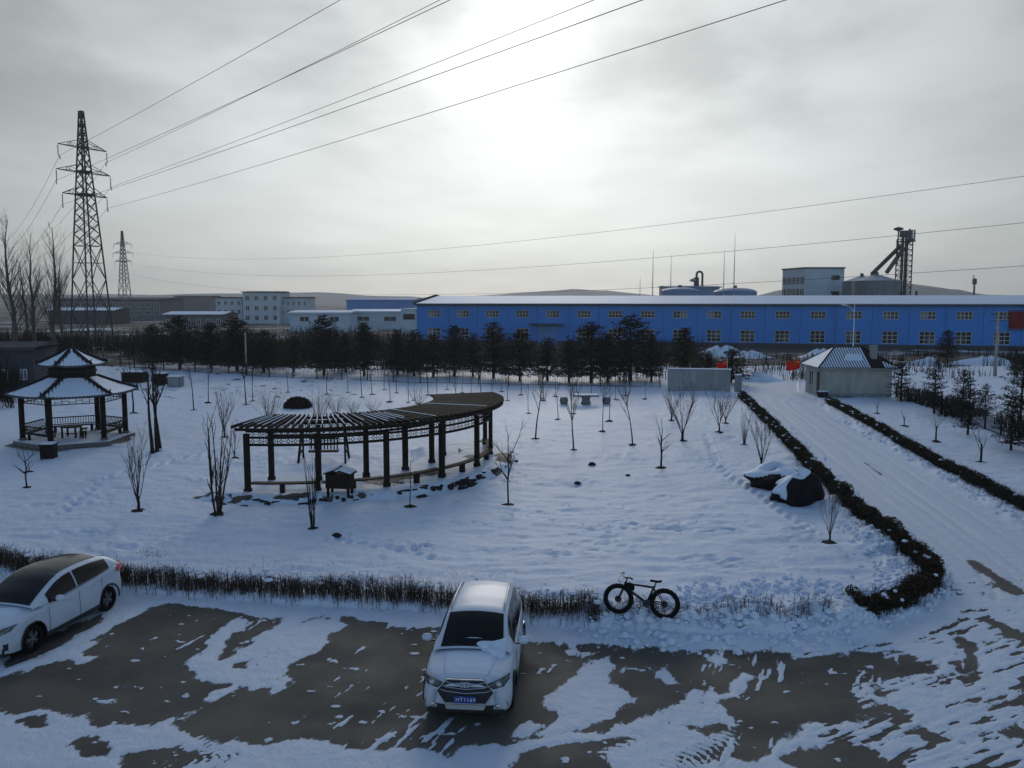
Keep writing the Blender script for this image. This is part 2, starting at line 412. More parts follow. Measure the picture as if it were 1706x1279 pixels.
HEDGE_FRONT = gxy([(-190, 915), (0, 950), (205, 978), (430, 996), (720, 1012), (880, 1030), (1000, 1044)])
HEDGE_BURIED = gxy([(1000, 1044), (1100, 1054), (1200, 1050), (1380, 1050)])
HEDGE_CORNER = gxy([(1418, 1040), (1455, 1030), (1520, 1006), (1556, 975), (1540, 950), (1495, 912), (1420, 850), (1360, 792), (1312, 740), (1268, 696), (1236, 662)])
HEDGE_RIGHT = gxy([(1380, 674), (1440, 706), (1540, 762), (1640, 818), (1720, 862), (1850, 940), (1990, 1030)])
DRIVE = gxy([(1236, 655), (1268, 692), (1315, 738), (1365, 792), (1430, 852), (1505, 912), (1570, 968), (1585, 992)]) + \
        gxy([(1990, 1040), (1850, 955), (1720, 875), (1640, 828), (1540, 770), (1440, 712), (1365, 668), (1330, 652), (1330, 628), (1236, 628)])
LOT_EDGE = gxy([(-190, 925), (0, 962), (205, 988), (430, 1006), (720, 1022), (880, 1044), (1000, 1058), (1100, 1068), (1200, 1066), (1380, 1066), (1480, 1044), (1550, 1012), (1585, 992)]) + gxy([(1990, 1040)])
LOT = LOT_EDGE + [(40, 3), (-40, 3)]
BARE = gxy([(-160, 1150), (0, 1128), (45, 1118), (105, 1100), (135, 1102), (150, 1096), (125, 1085), (170, 1062), (205, 1040), (246, 1012), (287, 1002), (320, 1006), (371, 1012), (393, 1004), (432, 1017),
    (455, 1030), (490, 1020), (530, 1030), (575, 1022), (620, 1030), (690, 1045), (880, 1050), (930, 1072), (1000, 1072), (1060, 1082), (1100, 1078), (1171, 1074), (1224, 1089), (1313, 1096), (1395, 1096), (1455, 1085),
    (1501, 1082), (1555, 1106), (1545, 1122), (1500, 1130), (1462, 1148), (1475, 1178), (1440, 1186), (1413, 1188), (1395, 1209), (1349, 1209), (1327, 1224), (1299, 1238), (1242, 1259), (1164, 1268), (1130, 1262), (1200, 1238),
    (1232, 1212), (1238, 1196), (1203, 1174), (1235, 1144), (1205, 1156), (1171, 1153), (1115, 1175), (1061, 1200), (985, 1222), (830, 1240), (766, 1243), (738, 1262), (690, 1246), (640, 1256), (560, 1240),
    (430, 1234), (390, 1228), (352, 1232), (320, 1226), (290, 1214), (278, 1202), (243, 1217), (225, 1204), (153, 1211), (140, 1201), (103, 1190), (0, 1181), (-160, 1170)])
ISLANDS = [gxy(p) for p in (
    [(313, 1105), (345, 1068), (395, 1032), (410, 1034), (412, 1046), (375, 1066), (352, 1092), (388, 1080), (430, 1058), (470, 1035), (500, 1018), (560, 1018), (580, 1040), (545, 1062), (520, 1085), (492, 1110), (478, 1135), (452, 1158), (428, 1150), (392, 1146), (345, 1140), (330, 1128), (333, 1118)],
    [(328, 1172), (345, 1160), (385, 1146), (392, 1150), (360, 1168)],
    [(905, 1170), (945, 1140), (965, 1110), (1010, 1098), (1022, 1112), (1005, 1128), (1018, 1140), (1040, 1150), (1060, 1165), (1030, 1185), (960, 1215), (890, 1232), (880, 1225), (925, 1195)],
    [(945, 1085), (975, 1078), (990, 1090), (960, 1102)],
    [(1080, 1110), (1095, 1112), (1120, 1130), (1140, 1138), (1118, 1140), (1095, 1128)],
    [(835, 1228), (880, 1205), (898, 1212), (855, 1232)],
    [(1215, 1140), (1240, 1122), (1250, 1132), (1215, 1162)],
    [(1420, 1155), (1445, 1140), (1470, 1160), (1462, 1185), (1440, 1182)],
    [(1330, 1205), (1350, 1195), (1395, 1207), (1430, 1214), (1400, 1222), (1345, 1222)],
    [(1180, 1098), (1200, 1090), (1215, 1102), (1195, 1110)],
    [(-60, 1070), (60, 1085), (120, 1050), (200, 1020), (215, 1030), (150, 1065), (120, 1088), (40, 1116), (-80, 1125)],
)]
HOLES = [gxy(p) for p in (
    [(830, 1292), (870, 1256), (990, 1238), (1045, 1234), (1015, 1256), (1025, 1292)],
    [(1140, 1218), (1185, 1206), (1215, 1210), (1218, 1222), (1170, 1223)],
    [(1575, 1066), (1600, 1056), (1628, 1078), (1640, 1108), (1605, 1120), (1575, 1104), (1600, 1098), (1606, 1080)],
    [(1590, 1125), (1620, 1110), (1642, 1128), (1612, 1144)],
    [(1290, 1262), (1400, 1240), (1450, 1242), (1500, 1292), (1330, 1292)],
    [(1380, 1196), (1460, 1170), (1510, 1182), (1480, 1200), (1430, 1214)],
    [(1486, 1190), (1512, 1186), (1526, 1205), (1498, 1214)],
    [(1530, 1226), (1565, 1222), (1600, 1233), (1560, 1240)],
    [(1620, 935), (1640, 940), (1690, 978), (1680, 986), (1640, 965)],
    [(1660, 1034), (1680, 1046), (1712, 1062), (1712, 1080), (1680, 1062)],
    [(135, 1238), (165, 1228), (182, 1242), (160, 1258), (140, 1252)],
    [(30, 1202), (60, 1200), (80, 1212), (55, 1216)],
    [(190, 1262), (300, 1244), (330, 1256), (300, 1285), (200, 1280)],
    [(1700, 1130), (1730, 1120), (1730, 1200), (1706, 1170)],
    [(30, 1082), (120, 1040), (168, 1026), (172, 1034), (110, 1066), (60, 1100), (20, 1112)],
    [(1660, 1215), (1700, 1205), (1720, 1225), (1680, 1235)],
    [(350, 1094), (368, 1070), (398, 1052), (434, 1048), (404, 1076), (376, 1096)], [(384, 1112), (392, 1098), (412, 1100), (408, 1114)],
)]
SHED_ROAD = None
def cover_field(x, y):
    th = R(67); a = x * math.cos(th) + y * math.sin(th); b_ = -x * math.sin(th) + y * math.cos(th)
    th2 = R(28); a2 = x * math.cos(th2) + y * math.sin(th2); b2 = -x * math.sin(th2) + y * math.cos(th2)
    wob = (fbm(x * 1.1, y * 1.1, 3, 4) - 0.5)
    xs, ys = x + wob * 0.5, y + (fbm(x * 1.3, y * 1.3, 11, 4) - 0.5) * 0.5
    f = np.clip(-sdist(BARE, xs, ys) / 0.22, -1, 1)
    for s in ISLANDS: f = np.maximum(f, np.clip(sdist(s, xs, ys) / 0.16, -1, 1))
    for h in HOLES: f = np.minimum(f, np.clip(-sdist(h, xs, ys) / 0.16, -1, 1))
    streak = fbm(a * 0.55, b_ * 4.2, 21, 3) - 0.5
    streak2 = fbm(a2 * 0.6, b2 * 4.5, 29, 3) - 0.5
    blob = fbm(x * 1.7, y * 2.0, 31, 4) - 0.5
    right = sstep(4.5, 8.0, x)
    fs_ = fbm(a * 1.1, b_ * 9.0, 23, 3) - 0.5; fs2 = fbm(a2 * 1.2, b2 * 9.0, 25, 3) - 0.5
    f = f * 0.85 + (1 - right) * (streak * 1.3 + fs_ * 0.9) + right * (streak2 * 1.8 + fs2 * 1.6) + blob * 1.5
    fleck = fbm(x * 3.1, y * 4.6, 41, 3)
    f = np.maximum(f, np.where(fleck > 0.76, (fleck - 0.76) * 14 - 0.2, -2.0))
    lines = fbm(a * 1.3, b_ * 8.0, 43, 3); patchy = fbm(x * 0.6, y * 0.6, 45, 3)
    f = np.maximum(f, np.where((lines > 0.66) & (patchy > np.where(x > 0.6, 0.46, 0.64)), (lines - 0.66) * 9 - 0.15, -2.0))
    lines2 = fbm(a2 * 1.6, b2 * 8.0, 47, 3)
    f = np.where((lines2 > 0.62) & (patchy < 0.55) & (right > .3), np.minimum(f, 0.5 - (lines2 - 0.62) * 16), f)
    # tyre treads pressed through the swept snow
    for (p, q, w, per) in TREADS:
        dx, dy = q[0] - p[0], q[1] - p[1]; L = math.hypot(dx, dy); t = ((x - p[0]) * dx + (y - p[1]) * dy) / L
        d = np.abs(-(x - p[0]) * dy + (y - p[1]) * dx) / L
        on = (t > 0) & (t < L) & (d < w)
        f = np.where(on, f * 0.75 + 0.55 * np.sin(t * 2 * PI / per + 3 * d / w) * (0.6 + 0.4 * np.sin(t * 1.7)), f)
    return f
TREADS = [(*gxy([(1110, 1285), (1345, 1165)]), 0.26, 0.16), (*gxy([(330, 1228), (372, 1290)]), 0.12, 0.13), (*gxy([(240, 1272), (560, 1252)]), 0.14, 0.17), (*gxy([(1000, 1262), (1190, 1165)]), 0.13, 0.2)]

rows = np.concatenate([np.arange(1352, 900, -2.0), np.arange(900, 609, -1.6)])
cols = np.arange(-190, 1900, 3.0)
v_ = (rows - 639.5) / FOC
tt = CAM_H / (SP + v_ * CP)
GY = np.repeat(((CP - v_ * SP) * tt)[:, None], len(cols), 1)
GX = ((cols - 853) / FOC)[None, :] * tt[:, None]
gx, gy = GX.ravel(), GY.ravel()
in_drive = inside(DRIVE, gx, gy); in_lot = inside(LOT, gx, gy) & ~in_drive
d_corner = dist_line(HEDGE_CORNER, gx, gy); d_right = dist_line(HEDGE_RIGHT, gx, gy)
d_front = dist_line(HEDGE_FRONT + HEDGE_BURIED[1:], gx, gy); d_buried = dist_line(HEDGE_BURIED, gx, gy)
d_lot = sdist(LOT, gx, gy)
cov = np.full(gx.shape, 1.6); dirt = np.zeros(gx.shape)
lotm = in_lot | in_drive
near = lotm & (gy < 32)
cov[near] = cover_field(gx[near], gy[near])
far_drive = in_drive & (gy >= 24)
cov[in_drive] = np.maximum(cov[in_drive], sstep(23, 27, gy[in_drive]) * 1.6 - 0.2 * (1 - sstep(23, 27, gy[in_drive])) )
# bare streaks worn through the driveway snow
for p, q, w in ((*gxy([(1622, 936), (1690, 985)]), 0.22), (*gxy([(1440, 770), (1470, 792)]), 0.06), (*gxy([(1655, 1036), (1712, 1066)]), 0.18)):
    dl = dist_line([p, q], gx, gy)
    cov = np.where(dl < w * 2.2, np.minimum(cov, -0.9 + (dl / w) * 0.9 + (fbm(gx * 3, gy * 1.2, 5, 3) - 0.5) * 1.2), cov)
# drifts at the lot edge cover the concrete
edge = sstep(1.0, 0.25, d_lot + (fbm(gx * 0.9, gy * 0.9, 51, 4) - 0.5) * 1.0)
cov = np.where(in_lot, np.maximum(cov, edge * 2.2 - 1.0), cov)
dirt = np.where(in_drive, 0.55 * sstep(0.4, 1.6, d_corner) * sstep(0.5, 2.2, d_right), dirt)
dirt = np.where(in_lot, 0.22, dirt)
# heights
h = np.zeros(gx.shape)
garden = ~lotm
rise = sstep(-0.15, 0.7, -d_lot)
h += np.where(garden, 0.10 * np.minimum(1, rise), 0.0)
h += np.where(garden, (fbm(gx * 0.16, gy * 0.16, 61, 3) - 0.5) * 0.30 * sstep(0.3, 3.5, -d_lot), 0)
h += np.where(garden, (fbm(gx * 0.9, gy * 2.2, 71, 4) - 0.5) * 0.15 * sstep(0.2, 1.0, -d_lot), 0)     # wind ripples
rough_spots = sstep(0.55, 0.72, fbm(gx * 0.22, gy * 0.3, 81, 3)) * garden
h += rough_spots * (fbm(gx * 3.0, gy * 4.0, 91, 3) - 0.55) * 0.17
h += np.where(garden, (fbm(gx * 4.5, gy * 5.5, 95, 3) - 0.5) * 0.05 * sstep(0.4, 0.6, fbm(gx * 0.4, gy * 0.4, 97, 3)), 0)
inner_corner = inside(HEDGE_CORNER + [(8, 60), (8, 24)], gx, gy) | (gx < 12.5)
pile = sstep(2.0, 0.2, d_corner) * garden * (0.35 + 0.65 * (gy < 34)) * (gy < 60)
lump = fbm(gx * 1.6, gy * 1.6, 101, 4)
h += pile * np.clip(lump - 0.28, 0, 1) * 0.55
h += (sstep(1.9, 0.1, d_buried) + 0.55 * sstep(1.0, 0.1, d_corner) * (gy < 25.5) * in_lot) * np.clip(lump - 0.18, 0, 1) * 0.85 * np.where(in_lot, 0.55, 1.0)
h += sstep(1.3, 0.2, d_front) * np.where(garden, 0.10 + (fbm(gx * 2.4, gy * 2.4, 111, 3) - 0.4) * 0.22, 0.04)
bank = sstep(1.5, 0.35, d_right) * in_drive
h += bank * (0.06 + (fbm(gx * 2.2, gy * 2.2, 121, 3) - 0.35) * 0.34)
bank2 = sstep(0.8, 0.2, d_corner) * in_drive
h += bank2 * (fbm(gx * 2.5, gy * 2.5, 131, 3) - 0.35) * 0.22
h += np.where(in_drive, (fbm(gx * 1.8, gy * 0.35, 141, 3) - 0.5) * 0.035, 0)
lat = d_corner / (d_corner + d_right + 1e-6)
for tr_, am in ((0.26, 1.0), (0.42, .8), (0.52, 1.0), (0.68, .9), (0.36, .5)):       # wheel ruts down the driveway
    g_ = np.exp(-((lat - tr_ + 0.012 * np.sin(gy * .22 + tr_ * 40)) / 0.018) ** 2) * in_drive * am * (gy > 22) * (0.5 + vnoise(gy * .5, lat * 30, 301))
    h -= 0.035 * g_; dirt += 0.30 * g_
h += np.where(in_lot, np.clip(cov, 0, 1) * 0.022 + (cov > 0.3) * (fbm(gx * 5, gy * 5, 151, 3) - 0.5) * 0.025, 0)
# snow heap closing the road beyond the gate, paths trodden in the garden
TRAIL = gxy([(1176, 726), (1182, 745), (1192, 775), (1215, 795), (1250, 815), (1280, 835), (1300, 852), (1340, 878), (1352, 896)])
def footprints(line, hh, step=0.42, r=0.13, depth=0.11):
    acc = 0.0; side = 1
    for (x1, y1), (x2, y2) in zip(line[:-1], line[1:]):
        L = math.hypot(x2 - x1, y2 - y1); t = acc
        while t < L:
            px_, py_ = x1 + (x2 - x1) * t / L - (y2 - y1) / L * 0.09 * side, y1 + (y2 - y1) * t / L + (x2 - x1) / L * 0.09 * side
            sel = (np.abs(gx - px_) < 0.5) & (np.abs(gy - py_) < 0.6)
            dd = np.hypot((gx[sel] - px_) / r, (gy[sel] - py_) / (r * 1.6))
            hh[sel] -= depth * np.exp(-dd ** 2) - 0.03 * np.exp(-((dd - 1.6) / 0.5) ** 2)
            t += step; side = -side
        acc = t - L
footprints(TRAIL, h)
_rd = random.Random(77)
for (cx_, cy_, rx_, ry_, n_) in ((1110, 882, 70, 14, 34), (1010, 892, 60, 12, 16), (900, 866, 60, 12, 14), (700, 918, 20, 5, 8), (250, 905, 50, 8, 14), (130, 890, 60, 10, 12), (560, 905, 40, 8, 12), (1180, 940, 60, 16, 16), (1000, 930, 90, 14, 18), (780, 880, 60, 10, 10), (960, 806, 20, 5, 5), (1320, 900, 40, 16, 16), (330, 800, 50, 12, 14), (150, 850, 60, 14, 12), (620, 905, 120, 20, 14), (1060, 840, 120, 20, 10), (880, 745, 14, 8, 8)):
    for _k in range((n_ + 1) // 2):                              # broken crust and old tracks
        b_p = ground_at(cx_ + _rd.gauss(0, rx_ * .6), cy_ + _rd.gauss(0, ry_ * .6)); sel = (np.abs(gx - b_p.x) < 0.9) & (np.abs(gy - b_p.y) < 0.9)
        an = _rd.uniform(-.5, .5); lx, ly = _rd.uniform(.12, .36), _rd.uniform(.05, .12); ux, uy = gx[sel] - b_p.x, gy[sel] - b_p.y
        dd = np.hypot((ux * math.cos(an) + uy * math.sin(an)) / lx, (-ux * math.sin(an) + uy * math.cos(an)) / ly)
        h[sel] -= _rd.uniform(.04, .10) * np.exp(-dd ** 2); h[sel] += .03 * np.exp(-((dd - 1.7) / .6) ** 2)
footprints(gxy([(100, 860), (180, 800), (300, 768), (420, 745)]), h)
footprints(gxy([(560, 905), (690, 922), (720, 940)]), h, 0.5)
# raised terrace under the pergola and a gentle base under the pavilion
PCX, PCY = -9.79, 42.70
pr = np.hypot(gx - PCX, gy - PCY); pa = np.degrees(np.arctan2(gy - PCY, gx - PCX))
on_arc = sstep(-112, -102, pa) * sstep(32, 24, pa)
terrace = sstep(10.1, 9.45, pr + (fbm(gx * 0.8, gy * 0.8, 161, 3) - 0.5) * 0.7) * sstep(4.6, 5.4, pr) * on_arc
h += terrace * 0.28
patch = fbm(gx * 0.55, gy * 0.55, 171, 4)
cov = np.where((terrace > 0.5) & (pr > 7.0), np.minimum(cov, (0.56 - patch) * 9 + 0.1), cov)
cov = np.where((terrace > 0.05) & (terrace < 0.9) & (pr > 8), np.minimum(cov, (fbm(gx * 1.6, gy * 1.6, 181, 3) - 0.36) * 7), cov)
# grass stubble showing through thin snow
thin = sstep(0.62, 0.80, fbm(gx * 0.5, gy * 0.9, 191, 4)) * garden
cov = cov - thin * 1.5 * sstep(0.52, 0.72, fbm(gx * 3.5, gy * 6.0, 201, 3))
far_rough = sstep(62, 70, gy) * (gx < -12) * garden
cov = cov - far_rough * 1.9 * sstep(0.56, 0.70, fbm(gx * 1.1, gy * 2.2, 211, 4))

nr, nc = len(rows), len(cols)
idx = np.arange(nr * nc).reshape(nr, nc)
quads = np.stack([idx[:-1, :-1], idx[:-1, 1:], idx[1:, 1:], idx[1:, :-1]], -1).reshape(-1, 4)
V = np.stack([gx, gy, h], 1)
qx, qy = gx[quads].mean(1), gy[quads].mean(1)
q_drive = inside(DRIVE, qx, qy); q_lot = inside(LOT, qx, qy) & ~q_drive
def sub_sheet(name, sel, kind='structure'):
    q = quads[sel]; used, inv = np.unique(q, return_inverse=True)
    me = np_mesh(name, V[used], inv.reshape(q.shape), 'snowy_ground')
    for nm, arr in (('cover', cov), ('dirt', dirt)):
        a = me.attributes.new(nm, 'FLOAT', 'POINT'); a.data.foreach_set('value', arr[used].astype(np.float32))
    return tag(obj(name, me), kind=kind)
sub_sheet('parking_lot', q_lot)
sub_sheet('driveway', q_drive)
sub_sheet('garden', ~q_lot & ~q_drive)

def height_at(x, y):                                  # nearest sample of the surveyed surface
    if y < 5: return 0.0
    d = Vector((x, y, -CAM_H)); depth = y * CP + CAM_H * SP
    py = 639.5 + FOC * (CAM_H * CP - y * SP) / depth; px = 853 + FOC * x / depth
    c = int(round((px - cols[0]) / 3.0)); r = int(np.argmin(np.abs(rows - py)))
    if 0 <= c < nc and 0 < r < nr - 1: return float(h[r * nc + c])
    return 0.0

# wide winter fields out to the horizon
def field_material():
    m = bpy.data.materials.new('winter_field'); m.use_nodes = True
    n, l = m.node_tree.nodes, m.node_tree.links; b = n['Principled BSDF']; g = n.new('ShaderNodeNewGeometry')
    def nz(s, d=6):
        q = n.new('ShaderNodeTexNoise'); q.inputs['Scale'].default_value = s; q.inputs['Detail'].default_value = d; q.inputs['Roughness'].default_value = 0.65
        l.new(g.outputs['Position'], q.inputs['Vector']); return q.outputs['Fac']
    def rp(v, a, c):
        q = n.new('ShaderNodeMapRange'); q.interpolation_type = 'SMOOTHSTEP'; l.new(v, q.inputs['Value']); q.inputs['From Min'].default_value = a; q.inputs['From Max'].default_value = c; return q.outputs['Result']
    ad = n.new('ShaderNodeMath'); ad.operation = 'ADD'; l.new(nz(0.035), ad.inputs[0])
    mu_ = n.new('ShaderNodeMath'); mu_.operation = 'MULTIPLY'; l.new(nz(0.5), mu_.inputs[0]); mu_.inputs[1].default_value = 0.5; l.new(mu_.outputs[0], ad.inputs[1])
    mx = n.new('ShaderNodeMix'); mx.data_type = 'RGBA'; l.new(rp(ad.outputs[0], 0.78, 0.90), mx.inputs[0])
    mx.inputs[6].default_value = (0.052, 0.042, 0.032, 1); mx.inputs[7].default_value = (0.74, 0.77, 0.82, 1)
    l.new(mx.outputs[2], b.inputs['Base Color']); b.inputs['Roughness'].default_value = 0.9
    MATS['winter_field'] = m
field_material()
xs = np.concatenate([np.linspace(-3500, -400, 10), np.linspace(-300, 300, 31), np.linspace(400, 3500, 10)])
ys = np.concatenate([np.linspace(-600, -100, 4), np.linspace(-50, 400, 30), np.linspace(500, 3250, 12)])
X2, Y2 = np.meshgrid(xs, ys); Z2 = np.full(X2.shape, -0.12)
i2 = np.arange(X2.size).reshape(X2.shape)
tag(obj('ground', np_mesh('ground', np.stack([X2.ravel(), Y2.ravel(), Z2.ravel()], 1), np.stack([i2[:-1, :-1], i2[:-1, 1:], i2[1:, 1:], i2[1:, :-1]], -1).reshape(-1, 4), 'winter_field')), kind='structure')

# far hills: ridge lines with real depth
mat('hill', (0.115, 0.105, 0.095), 0.95, color2=(0.30, 0.31, 0.33), vscale=0.012)
def hill(name, prof, Y, depth, seed):
    n = 150; xs_ = np.array([p[0] for p in prof]); ys_ = np.array([p[1] for p in prof])
    P = np.linspace(xs_[0], xs_[-1], n); top = np.interp(P, xs_, ys_); top += (fbm(P * 0.05, P * 0, seed, 4) - 0.5) * 2.5
    V = []; ny = 9
    for j in range(ny):
        t = j / (ny - 1)
        for k in range(n):
            q = at_depth(P[k], top[k], Y); zt = max(q.z, 0.5)
            y = Y - depth * 0.5 + depth * t
            bell = math.sin(PI * t) ** 0.9
            wob = (fbm(np.array([P[k] * 0.04]), np.array([t * 5.0]), seed + 7, 3)[0] - 0.5) * 0.3 * math.sin(PI * t) * (1 if t < 0.5 else 0.4)
            V.append((q.x * (1 + (t - .5) * 0.02), y, -2 + (zt + 2) * max(0, bell + (wob if abs(t - .5) > .05 else 0))))
    I = np.arange(ny * n).reshape(ny, n)
    tag(obj(name, np_mesh(name, np.array(V), np.stack([I[:-1, :-1], I[:-1, 1:], I[1:, 1:], I[1:, :-1]], -1).reshape(-1, 4), 'hill')), kind='structure')
hill('hill', [(-500, 496), (-200, 492), (60, 490), (280, 491), (330, 489), (480, 488), (540, 486), (620, 493), (740, 495), (830, 490), (900, 485), (950, 481), (1010, 484), (1090, 492), (1180, 494), (1300, 495), (1500, 497), (2300, 497)], 2600, 900, 5)
hill('hill', [(1190, 499), (1262, 495), (1310, 482), (1380, 470), (1440, 464), (1500, 470), (1545, 476), (1575, 482), (1600, 488), (1650, 491), (1706, 493), (1900, 493), (2200, 490), (2500, 495)], 1700, 500, 15)

# ------------------------------------------------------------------ bare trees and shrubs
def branch(rng, mb_list, p, d, L, r, depth, up=0.25, wob=0.16, kids=4, spread=0.6, seg=4, tip=0.25, ratio=0.6):
    pts = [p.copy()]; rads = [r]; q = p.copy(); dd = d.normalized()
    for i in range(seg):
        dd = (dd + Vector((rng.uniform(-wob, wob), rng.uniform(-wob, wob), rng.uniform(-wob, wob) * 0.5 + up * 0.15))).normalized()
        q = q + dd * (L / seg); pts.append(q.copy()); rads.append(r * (1 - (1 - tip) * (i + 1) / seg))
    mb_list[0 if depth == 0 else 1].tube(pts, rads, 5 if depth == 0 else 3, cap=depth == 0)
    if depth >= mb_list[2]: return
    for k in range(kids):
        t = rng.uniform(0.30, 1.0) if depth else rng.uniform(mb_list[3], 1.0)
        i = min(seg - 1, int(t * seg)); f = t * seg - i
        bp = pts[i].lerp(pts[i + 1], f); bd = (pts[i + 1] - pts[i]).normalized()
        a = rng.uniform(0, 2 * PI); o = bd.orthogonal().normalized(); o = (Matrix.Rotation(a, 3, bd) @ o)
        nd = (bd * (1 - spread * 0.5) + o * spread + Vector((0, 0, up))).normalized()
        branch(rng, mb_list, bp, nd, L * ratio * rng.uniform(0.6, 1.1), max(0.004, rads[i] * 0.55), depth + 1, up, wob * 1.2, max(2, kids - 1), spread, 3, 0.35, ratio)

def bare_tree_meshes(style, seed, H):
    rng = random.Random(seed); tr, cr = MB(), MB(); Z = Vector((0, 0, 1))
    if style == 'sapling':                           # one stem, upswept limbs
        branch(rng, [tr, cr, 2, 0.38], Vector((0, 0, -0.05)), Vector((rng.uniform(-.06, .06), rng.uniform(-.06, .06), 1)), H, 0.018 + H * 0.007, 0, 0.35, 0.07, 11, 0.5, 6, 0.2, 0.40)
    elif style == 'thin':
        branch(rng, [tr, cr, 2, 0.45], Vector((0, 0, -0.05)), Vector((rng.uniform(-.05, .05), 0, 1)), H, 0.014 + H * 0.005, 0, 0.4, 0.05, 6, 0.45, 6, 0.25, 0.3)
    elif style == 'vase':                            # many stems fanning from one foot
        tr.tube([(0, 0, -0.05), (0.02, 0, H * 0.09), (0.0, 0.01, H * 0.2)], [0.07, 0.06, 0.05], 6)
        for k in range(9):
            a = 2 * PI * k / 9 + rng.uniform(-.3, .3); lean = rng.uniform(0.15, 0.55)
            branch(rng, [cr, cr, 2, 0.25], Vector((0, 0, H * rng.uniform(0.06, 0.2))), Vector((math.cos(a) * lean, math.sin(a) * lean, 1)), H * rng.uniform(0.65, 0.95), 0.018, 0, 0.32, 0.11, 7, 0.42, 5, 0.25, 0.34)
    elif style == 'multi':
        for k, (x, y) in enumerate(((-0.42, 0.05), (0.0, 0.0), (0.35, -0.1))):
            branch(rng, [tr, cr, 2, 0.45], Vector((x, y, -0.05)), Vector((x * 0.2, rng.uniform(-.08, .08), 1)), H * rng.uniform(0.85, 1.0), 0.065, 0, 0.3, 0.07, 8, 0.5, 7, 0.2, 0.32)
    elif style == 'column':
        for k in range(6):
            a = 2 * PI * k / 6
            branch(rng, [tr if k < 2 else cr, cr, 2, 0.15], Vector((math.cos(a) * 0.06, math.sin(a) * 0.06, -0.05)), Vector((math.cos(a) * 0.11, math.sin(a) * 0.11, 1)), H * rng.uniform(0.75, 1.0), 0.03, 0, 0.5, 0.07, 9, 0.42, 6, 0.2, 0.2)
    elif style == 'crooked':
        tr.tube([(0, 0, -0.05), (0.05, 0, H * .25), (-0.03, 0.02, H * .45), (0.02, 0, H * .62)], [0.065, 0.055, 0.05, 0.045], 6)
        for (z, dx, dy, L) in ((.32, .8, .3, .35), (.40, -.7, -.2, .3), (.55, .9, .1, .5), (.60, -.9, .15, .62), (.62, .35, -.3, .45), (.30, .9, -.2, .4), (.34, -.6, .4, .28)):
            branch(rng, [cr, cr, 1, 0.3], Vector((0.01, 0, H * z)), Vector((dx, dy, 0.75)), H * L, 0.03, 0, 0.25, 0.25, 4, 0.6, 5, 0.3, 0.35)
    elif style == 'stub':                            # hard-pruned stem with a few sticks
        tr.tube([(0, 0, -0.05), (0.02, 0, H * .3), (-0.02, 0, H * .5)], [0.09, 0.08, 0.06], 6)
        for k in range(5):
            a = rng.uniform(0, 2 * PI)
            branch(rng, [cr, cr, 1, 0.4], Vector((0, 0, H * rng.uniform(.25, .5))), Vector((math.cos(a) * .5, math.sin(a) * .5, 1)), H * rng.uniform(.3, .6), 0.03, 0, 0.3, 0.2, 2, 0.6, 4, 0.3, 0.3)
    elif style == 'bush':                            # low wide shrub of many thin canes
        tr.tube([(0, 0, -0.05), (0, 0, 0.12)], [0.12, 0.09], 7)
        for k in range(26):
            a = rng.uniform(0, 2 * PI); lean = rng.uniform(0.1, 0.9); ro = rng.uniform(0, .35)
            branch(rng, [cr, cr, 1, 0.3], Vector((math.cos(a) * ro, math.sin(a) * ro, -0.02)), Vector((math.cos(a) * lean, math.sin(a) * lean, 1)), H * rng.uniform(0.6, 1.0), 0.014, 0, 0.2, 0.12, 4, 0.4, 4, 0.3, 0.35)
    elif style == 'poplar':
        tp = []; x = y = 0.0
        for i in range(9): tp.append((x, y, H * i / 8)); x += rng.uniform(-.25, .25); y += rng.uniform(-.2, .2)
        tr.tube(tp, [0.26 * (1 - 0.92 * i / 8) for i in range(9)], 7)
        for k in range(44):
            t = rng.uniform(0.15, 0.97); i = min(7, int(t * 8)); b0 = Vector(tp[i]).lerp(Vector(tp[i + 1]), t * 8 - i); a = rng.uniform(0, 2 * PI)
            branch(rng, [cr, cr, 2, 0.2], b0, Vector((math.cos(a) * .5, math.sin(a) * .5, 1.0)), H * 0.33 * (1.12 - t) + 0.6, 0.06 * (1.1 - t), 0, 0.3, 0.12, 5, 0.4, 5, 0.25, 0.4)
    return tr, cr
TREE_PROTO = {}
def tree_mesh(style, seed, mt='bark', mc='twig_dark'):
    key = (style, seed, mt, mc)
    if key not in TREE_PROTO:
        tr, cr = bare_tree_meshes(style, seed * 13 + 5, 1.0 if False else {'poplar': 14.0}.get(style, 3.0))
        rg = random.Random(seed); pts = []; n = 14
        s = MB(); ring = [(0.24 * rg.uniform(.6, 1.35) * math.cos(2 * PI * k / n), 0.24 * rg.uniform(.6, 1.35) * math.sin(2 * PI * k / n)) for k in range(n)]
        s.add([(0, 0, 0.06)] + [(x * .5, y * .5, 0.045) for x, y in ring] + [(x, y, -0.03) for x, y in ring],
              [(0, 1 + k, 1 + (k + 1) % n) for k in range(n)] + [(1 + k, 1 + n + k, 1 + n + (k + 1) % n, 1 + (k + 1) % n) for k in range(n)])
        TREE_PROTO[key] = (tr.mesh('trunk', mt, True), cr.mesh('crown', mc, True), s.mesh('soil_ring', 'soil', True))
    return TREE_PROTO[key]
